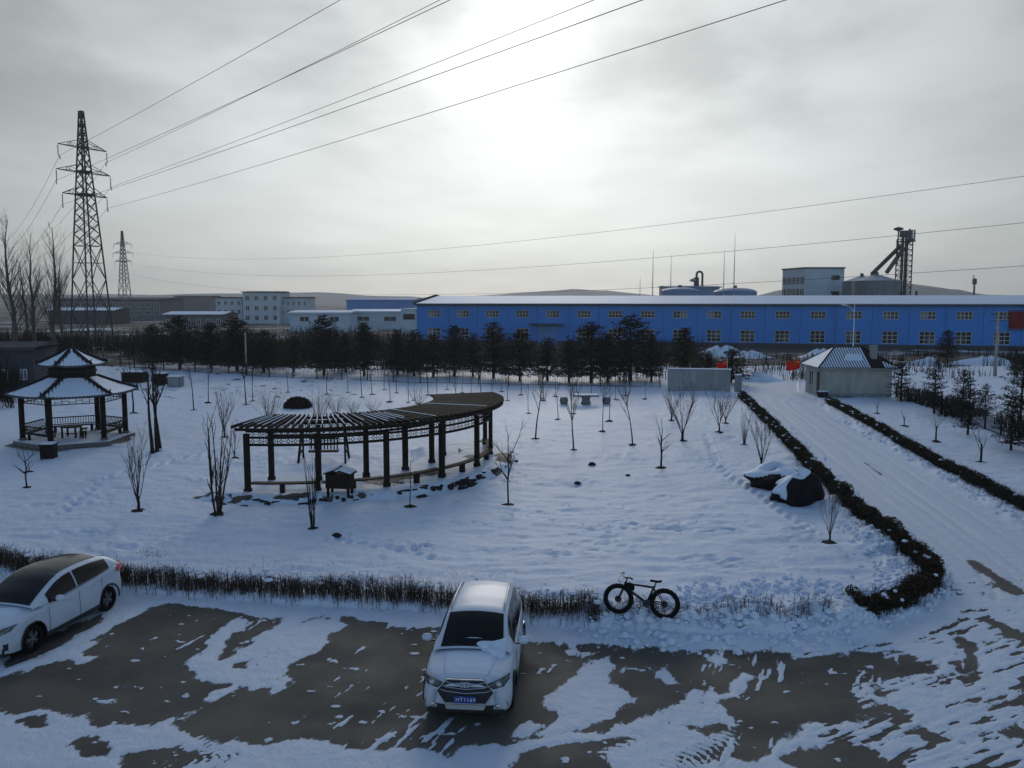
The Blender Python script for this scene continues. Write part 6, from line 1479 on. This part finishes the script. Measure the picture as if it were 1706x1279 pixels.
def simple_house(name, label, px0, px1, py_eave, Y, depth, wall_m, roof_m, rise=.6, wins=(), rz=0.0, snow=False, floors=None, cat='building', win_m='window_dark'):
    a, b = at_depth(px0, py_eave, Y), at_depth(px1, py_eave, Y); W_, H = b.x - a.x, a.z; T = thing(name, label, cat, ((a.x + b.x) / 2, Y, 0), rz)
    MB().box((0, depth / 2, H / 2 - .3), (W_, depth, H + .6)).build('wall', wall_m, T)
    r = MB(); e = .5; r.add([(-W_ / 2 - e, -e, H), (W_ / 2 + e, -e, H), (W_ / 2 + e, depth / 2, H + rise), (-W_ / 2 - e, depth / 2, H + rise), (-W_ / 2 - e, depth + e, H), (W_ / 2 + e, depth + e, H), (-W_ / 2 - e, -e, H - .3), (W_ / 2 + e, -e, H - .3)], [(0, 1, 2, 3), (3, 2, 5, 4), (0, 3, 4), (1, 5, 2), (6, 7, 1, 0), (4, 5, 7, 6)])
    ro = r.build('roof', roof_m, T)
    if snow: MB().slab([(-W_ / 2 - .3, -.4, H + .02), (W_ / 2 + .3, -.4, H + .02), (W_ / 2 + .3, depth / 2 - .2, H + rise), (-W_ / 2 - .3, depth / 2 - .2, H + rise)], (0, -.1, 1), .15).build('snow_cover', 'snow', ro)
    for (z0, z1, n, wf) in wins:
        ww = W_ / n * wf; pm = MB().box((0, -.03, (z0 + z1) / 2), (ww, .1, z1 - z0)).mesh('window', win_m)
        fm = MB(); 
        for sx in (-ww / 2, 0, ww / 2): fm.box((sx, -.07, (z0 + z1) / 2), (.12, .08, z1 - z0))
        fm.box((0, -.075, z0 - .06), (ww + .1, .09, .12)); fm.box((0, -.075, z1 + .06), (ww + .1, .09, .12)); fmesh = fm.mesh('frame', 'frame_white')
        for k in range(n): o = obj('window', pm, T, (-W_ / 2 + W_ * (k + .5) / n, 0, 0)); obj('frame', fmesh, o)
    return T
simple_house('workshop', 'pale blue low shed with a grey band left of the factory', 482, 582, 521, 226, 16, 'panel_pale', 'panel_pale', .5, [(2.6, 3.8, 2, .3)], 0, True)
simple_house('workshop', 'whitish low shed directly left of the factory annex', 583, 672, 519, 238, 16, 'panel_office', 'panel_pale', .5, [(2.4, 3.6, 2, .45)], 0, True)
simple_house('warehouse', 'hazy blue warehouse behind the low sheds', 577, 690, 499, 330, 30, 'panel_blue', 'panel_blue', .8)
simple_house('office_building', 'pale blue office block, tall middle part', 404, 465, 485.5, 300, 14, 'panel_office', 'cladding_dark', .2, [(8.2, 9.8, 4, .4), (4.6, 6.2, 4, .4), (1.2, 2.8, 4, .4)])
simple_house('office_building', 'lower left wing of the pale office block', 359, 403, 495, 304, 12, 'panel_office', 'cladding_dark', .2, [(6.6, 7.9, 4, .45), (3.4, 4.8, 4, .45)])
simple_house('office_building', 'lower right wing of the pale office block', 466, 512, 495, 304, 12, 'panel_office', 'cladding_dark', .2, [(6.4, 7.8, 5, .4), (3.4, 4.8, 5, .4)])
simple_house('low_shed', 'long low shed with a snowy roof before the office block', 272, 372, 524, 258, 14, 'old_wall', 'cladding_dark', .8, [(.8, 2.2, 6, .4)], 0, True)
simple_house('brick_works', 'long dark works building behind the big pylon', 92, 268, 498.5, 345, 24, 'old_wall', 'cladding_dark', .8, [(5.6, 7.2, 12, .6), (2.4, 3.8, 12, .6)])
simple_house('brick_works', 'low dark shed in front of the works by the big pylon', 80, 190, 517, 290, 12, 'cladding_dark', 'cladding_dark', .8, (), 0, True)
simple_house('far_house', 'distant flat-roofed block above the snowy shed', 290, 350, 493, 520, 20, 'old_wall', 'cladding_dark', .4)
simple_house('roadside_shed', 'dim low shed among brush at the left edge', -70, 50, 578, 78, 5, 'cladding_dark', 'cladding_dark', .4, [(.9, 1.7, 4, .3)], R(6))

def processing_tower():
    Y = 226; a, m_, b = at_depth(1304, 447, Y), at_depth(1341, 447, Y), at_depth(1407, 447, Y); H = a.z
    T = thing('process_building', 'tall pale blue process building with a windowed left flank', 'building', (0, 0, 0))
    P0, P1, P2 = Vector((m_.x - 3.0, Y + 9, 0)), Vector((m_.x, Y, 0)), Vector((b.x, Y, 0)); P3 = Vector((P0.x + (b.x - m_.x), Y + 9, 0))
    P0 = Vector((at_depth(1304, 450, Y + 12).x, Y + 12, 0)); P3 = Vector((P2.x - 1.0, Y + 14, 0))
    MB().prism([tuple(p[:2]) for p in (P1, P2, P3, P0)], -.3, H).build('wall', 'panel_office', T); c = sum((P0, P1, P2, P3), Vector()) / 4
    MB().prism([tuple((c + (p - c) * 1.04)[:2]) for p in (P1, P2, P3, P0)], H, H + .35).build('roof', 'cladding_dark', T)
    d = (P0 - P1); n = Vector((d.y, -d.x, 0)).normalized(); n = n if n.y < 0 else -n; n = Vector((-abs(n.x), n.y, 0)) if n.x > 0 else n
    for r_ in range(4):
        for k in range(5):
            p = P1 + d * ((k + .5) / 5) + n * .04; u = d.normalized(); z = 4.2 + r_ * 3.1; w = MB(); w.bar(p - u * .85 + Vector((0, 0, z)), p + u * .85 + Vector((0, 0, z)), .12, 1.8); o = w.build('window', 'window_dark', T)
            f = MB(); f.bar(p + n * .08 + Vector((0, 0, z - .9)), p + n * .08 + Vector((0, 0, z + .9)), .14, .1); f.build('frame', 'frame_white', o)
    for z0, z1, x in ((13.6, 14.8, .78), (9.5, 10.6, .78)): MB().box(tuple(P1.lerp(P2, x) + Vector((0, -.05, (z0 + z1) / 2))), (2.2, .1, z1 - z0)).build('window', 'window_dark', T)
    MB().box(tuple(P1.lerp(P2, .35) + Vector((0, -1.2, 5.0))), (5.5, 2.4, 10)).build('stair_block', 'panel_office', T)
processing_tower()
def silo(label, px0, px1, py_e, py_t, Y, name='grain_silo', wm='silo_steel', rm='silo_roof', dome=False, group=None):
    a, b = at_depth(px0, py_e, Y), at_depth(px1, py_e, Y); r = (b.x - a.x) / 2; H = a.z; top = at_depth((px0 + px1) / 2, py_t, Y).z
    T = thing(name, label, 'silo' if name == 'grain_silo' else 'tank', ((a.x + b.x) / 2, Y + r, 0), 0, group); pr = [(r, -.3)]
    nz2 = 24
    for k in range(nz2): z = H * (k + .5) / nz2; pr += [(r + .05, z), (r, z + H / nz2 * .4)]
    pr.append((r, H)); MB().lathe(pr, 40, cap=False).build('shell', wm, T, True)
    prof = [(r + .12, H - .05), (r + .12, H + .05)] + ([(r * math.cos(t), H + (top - H) * math.sin(t)) for t in np.linspace(.08, 1.5, 8)] if dome else [(r * f, H + (top - H) * (1 - f)) for f in (.97, .7, .4, .08)]); ro = MB().lathe(prof, 40).build('roof', rm, T, True)
    MB().tube([(0, 0, top - .2), (0, 0, top + .5)], [.5, .4], 10).build('hatch', 'steel', ro)
    ld = MB()
    for s in (-.25, .25): ld.tube([(s - r * .3, -r * .97, 0), (s - r * .3, -r * .97, H)], .05, 4)
    for k in range(int(H / .6)): ld.tube([(-.25 - r * .3, -r * .97, .3 + k * .6), (.25 - r * .3, -r * .97, .3 + k * .6)], .04, 4)
    ld.build('ladder', 'steel_pale', T)
    return T
silo('corrugated steel grain silo with conical roof, front one', 1438, 1515, 467, 455, 196, group='grain silos')
silo('corrugated steel grain silo partly hidden behind the other', 1418, 1478, 468, 457.5, 214, group='grain silos')
silo('domed blue storage tank left of the process building, left one', 1108, 1170, 484, 478, 188, 'storage_tank', 'tank_blue', 'tank_blue', True, 'storage tanks')
silo('domed blue storage tank left of the process building, right one', 1198, 1270, 486, 478.5, 190, 'storage_tank', 'tank_blue', 'tank_blue', True, 'storage tanks')
simple_house('boiler_house', 'blue block behind the left storage tank', 1112, 1199, 477, 214, 12, 'tank_blue', 'tank_blue', .3)
def gooseneck():
    p = at_depth(1163, 480, 216); z1 = at_depth(1163, 452, 216).z; T = thing('gooseneck_vent', 'dark hooked vent stack on the blue boiler block', 'chimney', (p.x, 218, p.z - .5))
    h = z1 - p.z + .5; MB().tube([(0, 0, 0), (0, 0, h * .7)], [.75, .6], 10).build('stack', 'steel', T); MB().tube([(0, 0, h * .6), (0, 0, h * .85)] + [(.75 - .75 * math.cos(t), 0, h * .85 + .75 * math.sin(t)) for t in np.linspace(.4, 2.8, 7)] + [(1.5, 0, h * .8), (1.5, 0, .2)], .28, 8).build('pipe', 'steel', T); MB().lathe([(.3, 0), (.9, .3), (.9, .6), (.3, .9)], 10, (-.9, 0, h * .45)).build('drum', 'steel_pale', T)
gooseneck()
def elevator():
    Y = 206; x0, x1 = at_depth(1496, 460, Y).x, at_depth(1514, 460, Y).x; top = at_depth(1505, 398, Y).z; T = thing('grain_elevator', 'slender lattice grain elevator with two sloping chutes above the silos', 'tower', ((x0 + x1) / 2, Y, 0)); w = x1 - x0
    m = MB()
    for sx in (-.5, .5):
        for sy in (-.5, .5): m.bar((sx * w, sy * w, 0), (sx * w, sy * w, top), .22)
    n = 18
    for k in range(n):
        z, z2 = top * k / n, top * (k + 1) / n
        for s in (-.5, .5): m.bar((-.5 * w, s * w, z), (.5 * w, s * w, z2), .10); m.bar((s * w, -.5 * w, z2), (s * w, .5 * w, z), .10); m.bar((-.5 * w, s * w, z2), (.5 * w, s * w, z2), .12); m.bar((s * w, -.5 * w, z2), (s * w, .5 * w, z2), .12)
    m.build('lattice_tower', 'steel', T)
    for sx in (-.18, .12): MB().box((sx * w, 0, top / 2 + 1), (.42, .5, top + 2)).build('elevator_leg', 'steel', T)
    MB().box((0, 0, top + 1.2), (w * .8, w * .6, 1.6)).build('head_house', 'steel', T); MB().box((w * .1, 0, top - .6), (w * 1.3, w * 1.2, .2)).build('platform', 'steel', T)
    t2 = at_depth(1497, 382, Y).z; q = at_depth(1497, 382, Y).x - (x0 + x1) / 2; MB().tube([(q, 0, top - 6), (q, 0, t2)], .18, 6).build('pipe', 'steel', T); MB().lathe([(.2, 0), (1.1, .35), (1.1, .7), (.2, 1.0)], 12, (q, 0, t2 - .4)).build('cowl', 'steel', T)
    t3 = at_depth(1511, 381, Y).z; MB().tube([(w * .4, 0, top - 1), (w * .4, 0, t3)], [.35, .25], 8).build('vent_pipe', 'steel', T)
    for sx in (-.3, .3): MB().bar((w * .65 + sx, -.5, top - .6), (w * .65 + sx, -.5, top + 2.2), .35, .35).build('antenna', 'steel_pale', T)
    for pa, pb, yy in (((1500, 410), (1452, 457), Y + 8), ((1506, 413), (1477, 454), Y - 2)):
        a, b = at_depth(*pa, Y), at_depth(*pb, yy); o = Vector(((x0 + x1) / 2, Y, 0)); MB().bar(a - o, b - o, .65, .75).build('chute', 'steel', T)
elevator()
for px, t, Y, lab in ((1066, 462, 185, 'short thin mast left of the storage tanks'), (1087, 415, 188, 'tall thin mast above the left storage tank end'), (1117, 424, 200, 'thin mast behind the left storage tank'), (1205, 416, 186, 'thin mast at the right storage tank, left of two'), (1222, 389, 184, 'tallest thin mast at the right storage tank')):
    p = at_depth(px, 500, Y); T = thing('lightning_mast', lab, 'mast', (p.x, Y, 0), 0, 'lightning masts'); H = at_depth(px, t, Y).z; MB().tube([(0, 0, 0), (0, 0, H * .6), (0, 0, H)], [.14, .10, .03], 6).build('pole', 'steel_pale', T)
T = thing('phone_mast', 'distant antenna mast on the skyline at the far right', 'mast', at_depth(1622, 500, 400) * Vector((1, 1, 0)) if False else (at_depth(1622, 500, 400).x, 400, 0))
MB().tube([(0, 0, 0), (0, 0, 18.5)], [.55, .4], 8).build('pole', 'steel', T); MB().box((0, 0, 17), (1.4, 1.4, 2.6)).build('antenna_cluster', 'steel', T); MB().box((-.5, 0, 19), (.3, .3, 2)).build('antenna', 'steel', T)

# ------------------------------------------------------------------ street lamps and poles
def street_lamp(label, px, py_top, Y, arm, H=None):
    p = at_depth(px, py_top, Y); H = H or p.z; T = thing('street_lamp', label, 'street lamp', (p.x, Y, 0), 0, 'white street lamps')
    MB().tube([(0, 0, -.1), (0, 0, H * .5), (0, 0, H)], [.10, .08, .05], 8).build('pole', 'lamp_white', T, True); MB().box((0, 0, .12), (.4, .4, .3)).build('base', 'pole_concrete', T); MB().tube([(0, 0, H - .9), (arm * .6, 0, H - .25), (arm, 0, H - .1)], [.045, .04, .035], 6).build('arm', 'lamp_white', T, True)
    q = MB(); q.box((arm * 1.25, 0, H - .06), (abs(arm) * .6, .28, .13), 0, 0, -.12 if arm > 0 else .12); q.build('lamp_head', 'lamp_white', T)
street_lamp('white street lamp standing up behind the lodge roof', 1424, 507, 102, -1.0)
street_lamp('white street lamp rising from the trees below the office block', 462, 508, 150, .9)
T = thing('utility_pole', 'short pale concrete pole behind the garden fence', 'pole', (at_depth(410, 600, 91).x, 91, 0)); MB().tube([(0, 0, -.1), (0, 0, at_depth(410, 553, 91).z)], [.12, .08], 8).build('shaft', 'pole_concrete', T, True); MB().box((0, 0, at_depth(410, 556, 91).z - .3), (.5, .08, .08)).build('crossarm', 'steel', T)
T = thing('utility_pole', 'grey concrete utility pole before the red sign of the factory', 'pole', (at_depth(1659, 600, 90).x, 90, 0)); Hp = at_depth(1659, 520, 90).z; MB().tube([(0, 0, -.1), (0, 0, Hp)], [.19, .12], 8).build('shaft', 'pole_concrete', T, True)
for z in (Hp - .25, Hp - .9): MB().box((0, 0, z), (1.7, .09, .09)).build('crossarm', 'steel', T)
for sx in (-.75, 0, .75): MB().lathe([(.03, 0), (.06, .05), (.04, .1), (.06, .15), (.02, .2)], 8, (sx, 0, Hp - .2)).build('insulator', 'porcelain', T)

# ------------------------------------------------------------------ lattice pylons and their wires
P_ARMS = [(33.9, 4.45), (29.8, 4.95), (26.0, 4.1)]
def pylon(label, x, y, rz, thick):
    T = thing('pylon', label, 'pylon', (x, y, -.1), rz, 'high-voltage pylons'); wz = lambda z: float(np.interp(z, [0, 17.5, 26, 34, 39.9], [4.9, 3.1, 2.1, 1.15, .5])) / 2
    m = MB(); levels = [0, 6, 11.8, 17.5] + list(np.linspace(19.5, 34, 9)) + [35.4, 36.8, 38.2, 39.9]
    cor = lambda z, k: Vector(((1, 1, -1, -1)[k] * wz(z), (1, -1, -1, 1)[k] * wz(z), z))
    for z0, z1 in zip(levels[:-1], levels[1:]):
        for k in range(4):
            a0, a1, b0, b1 = cor(z0, k), cor(z1, k), cor(z0, (k + 1) % 4), cor(z1, (k + 1) % 4); m.bar(a0, a1, .26 * thick); m.bar(a0, b1, .13 * thick); m.bar(b0, a1, .13 * thick)
            if z1 in (17.5,) or z1 > 34.0: m.bar(a1, b1, .14 * thick)
            if z0 < 17: q = (a0 + b1) / 2; m.bar(a0.lerp(a1, .5), q, .09 * thick); m.bar(b0.lerp(b1, .5), q, .09 * thick)
    m.build('lattice_tower', 'steel', T)
    for z, L in P_ARMS:
        for s in (-1, 1):
            a = MB(); w = wz(z); tip = Vector((0, s * L, z)) ; 
            for sx in (-1, 1): a.bar((sx * w, s * w, z), tip, .15 * thick); a.bar((sx * w, s * w, z + 1.25), tip, .12 * thick); a.bar((sx * w * .5, s * (w + L) / 2, z), (sx * w * .55, s * (w + L) / 2 * .96, z + .6), .09 * thick); a.bar((sx * w, s * w, z), (sx * w * .55, s * (w + L) / 2 * .96, z + .6), .08 * thick)
            a.box((0, s * w * .5, z + .1), (2 * w + .2, w, .35)); a.build('crossarm', 'steel', T)
            i = MB(); prof = []
            for k in range(9): prof += [(.05, .2 * k), (.16 * thick, .2 * k + .06), (.05, .2 * k + .14)]
            i.lathe(prof, 8, (0, s * L, z - 1.95)); i.build('insulator', 'porcelain', T)
    MB().tube([(-.6, 0, 39.8), (.5, 0, 39.9)], .09 * thick, 5).build('earth_wire_bracket', 'steel', T)
    return T
P1 = Vector((-72.4, 145.0)); A1 = math.atan2(8.0, 4.4); P2_ = Vector((-178.7, 390.0))
pylon('tall lattice pylon rising behind the pavilion, near one', P1.x, P1.y, A1 - PI / 2, .72)
pylon('small distant lattice pylon right of the tall one', P2_.x, P2_.y, R(84), .9)
def wire(label, a, b, sag, r, group):
    n = 48; pts = []
    for i in range(n + 1): t = i / n; p = a.lerp(b, t); p.z -= 4 * sag * t * (1 - t); pts.append(p)
    o0 = pts[0].copy(); m = MB(); m.tube([p - o0 for p in pts], r, 5); o = m.build('power_line', 'wire', None, True, o0); return tag(o, label, 'wire', group)
TIPS = [(Vector((-74.29, 141, 33.85)), Vector((-70.57, 149, 33.89))), (Vector((-75.1, 141, 29.8)), Vector((-69.83, 149, 29.8))), (Vector((-74.62, 141.75, 26.02)), Vector((-70.27, 148.25, 26.02)))]
cen = Vector((-72.59, 145, 0)); rot = Matrix.Rotation(1.1249, 3, 'Z'); nmz = ('uppermost', 'middle', 'lowest'); sd = ('left', 'right')
for i, pr_ in enumerate(TIPS):
    for k, tip in enumerate(pr_):
        ax = Vector((math.cos(A1), math.sin(A1), 0)); a = Vector((P1.x, P1.y, 0)) + ax * (P_ARMS[i][1] * (-1 if k == 0 else 1)); a.z = P_ARMS[i][0] - 2.05
        a = tip - Vector((0, 0, 1.95)); off = rot @ (tip - cen); b = Vector((164.94, -155.75, 2.19 - 1.95)) + off
        wire('power line from the %s %s arm of the tall pylon passing overhead' % (nmz[i], sd[k]), a, b, 2.82, .023, 'power lines passing overhead')
        e = Vector((-215, 350, 0)) + (tip - cen); e.z = tip.z - 3
        wire('power line running off left from the %s %s arm of the tall pylon' % (nmz[i], sd[k]), a, e, 7.0, .026, 'power lines to the left')
        j = MB(); j.tube([(0, 0, .05), (.35, -.3, -.55), (-.1, .3, -.6), (0, 0, .05)], .04, 4); tag(j.build('jumper_cable', 'wire', None, False, a), 'looped jumper cable under the %s %s arm of the tall pylon' % (nmz[i], sd[k]), 'cable', 'jumper cables on the tall pylon')
for i, (tp, nm) in enumerate(zip((Vector((-174.9, 390, 32.1)), Vector((-174.1, 390, 26.9)), Vector((-175.1, 390, 21.9))), nmz)):
    off = tp.x + 178.73; a = tp - Vector((0, 0, 2)); b = Vector((206.32 + .55 * off, -92.24 + .55 * off, tp.z + 11.86 - 2)); wire('thin %s power line crossing the sky above the blue factory' % nm, a, b, 15.77, .027, 'power lines above the factory')

# ------------------------------------------------------------------ snow heaps beyond the gate
def mound(px, py, rx, ry, hz, seed):
    b = ground_at(px, py); n, m = 28, 8; vs = [(0, 0, hz)]; fs = []
    for j in range(1, m + 1):
        f = j / m
        for k in range(n):
            a = 2 * PI * k / n; r = f * (1 + .22 * math.sin(a * 3 + seed) + .14 * math.sin(a * 5 + seed * 2) + .07 * math.sin(a * 11 + seed * 3)); vs.append((rx * r * math.cos(a), ry * r * math.sin(a), hz * (math.cos(f * PI) * .5 + .5) * (1 + .3 * math.sin(a * 2 + seed + f * 3) + .18 * math.sin(a * 5 + seed * 2 + f * 5)) - .12 * f))
    fs = [(0, 1 + k, 1 + (k + 1) % n) for k in range(n)] + [(1 + (j - 1) * n + k, 1 + j * n + k, 1 + j * n + (k + 1) % n, 1 + (j - 1) * n + (k + 1) % n) for j in range(1, m) for k in range(n)]
    q = MB(); q.add(vs, fs); o = q.build('snow_heap', 'snow', None, True, (b.x, b.y, height_at(b.x, b.y) if b.y < 100 else -.1)); return o
for k, (px, py, rx, ry, hz, lab) in enumerate(((1200, 592, 5.2, 3.2, 1.25, 'largest snow heap before the factory above the gate wall'), (1245, 594, 4.2, 2.8, .8, 'low snow heap right of the largest one'), (1366, 593, 4.4, 2.8, .95, 'snow heap seen left above the lodge roof'), (1265, 634, 3.6, 1.6, .75, 'snow bank closing the road beyond the gate'), (1545, 606, 3.6, 2.0, .8, 'snow heap behind the lodge, left of the dark pine'), (1640, 606, 5.5, 2.6, .9, 'broad snow heap under the right factory windows'), (1440, 600, 3, 2, .9, 'snow heap behind the lodge chimney'), (664, 585, 2.5, 2, 1.0, 'small snow heap among the conifers left of the factory'))):
    tag(mound(px, py, rx, ry, hz, k + 1), lab, 'snow heap', 'snow heaps beyond the fence')
for k, (px, py, s, lab) in enumerate(((986, 777, .16, 'dark stone lying in the snow below the stone table'), (962, 808, .13, 'small dark stone on the snowy lawn near the pergola'), (1046, 795, .10, 'tiny dark stone right of the other lawn stones'), (561, 899, .15, 'dark stone in the snow in front of the pergola'))):
    b = ground_at(px, py); q = MB(); q.lathe([(s * .6, -.04), (s * 1.2, .02), (s, s * .6), (s * .4, s * .95)], 9); rg = random.Random(k); q.v = [(x * rg.uniform(.8, 1.2), y * rg.uniform(.7, 1), z) for x, y, z in q.v]; tag(q.build('field_stone', 'dark_rock', None, True, (b.x, b.y, height_at(b.x, b.y))), lab, 'stone', 'stones on the lawn')

# ------------------------------------------------------------------ air: thin winter haze
def haze():
    m = bpy.data.materials.new('haze_air'); m.use_nodes = True; n, l = m.node_tree.nodes, m.node_tree.links; n.clear(); v = n.new('ShaderNodeVolumePrincipled'); v.inputs['Color'].default_value = (.86, .91, 1.0, 1); v.inputs['Density'].default_value = HAZE_DENSITY; v.inputs['Anisotropy'].default_value = .6
    o_ = n.new('ShaderNodeOutputMaterial'); l.new(v.outputs[0], o_.inputs['Volume']); MATS['haze_air'] = m
    tag(MB().box((0, 1325, 59), (7100, 3950, 121)).build('haze', 'haze_air'), 'thin pale winter haze over the plain', 'haze', kind='stuff')
HAZE_DENSITY = 0.00024
haze()
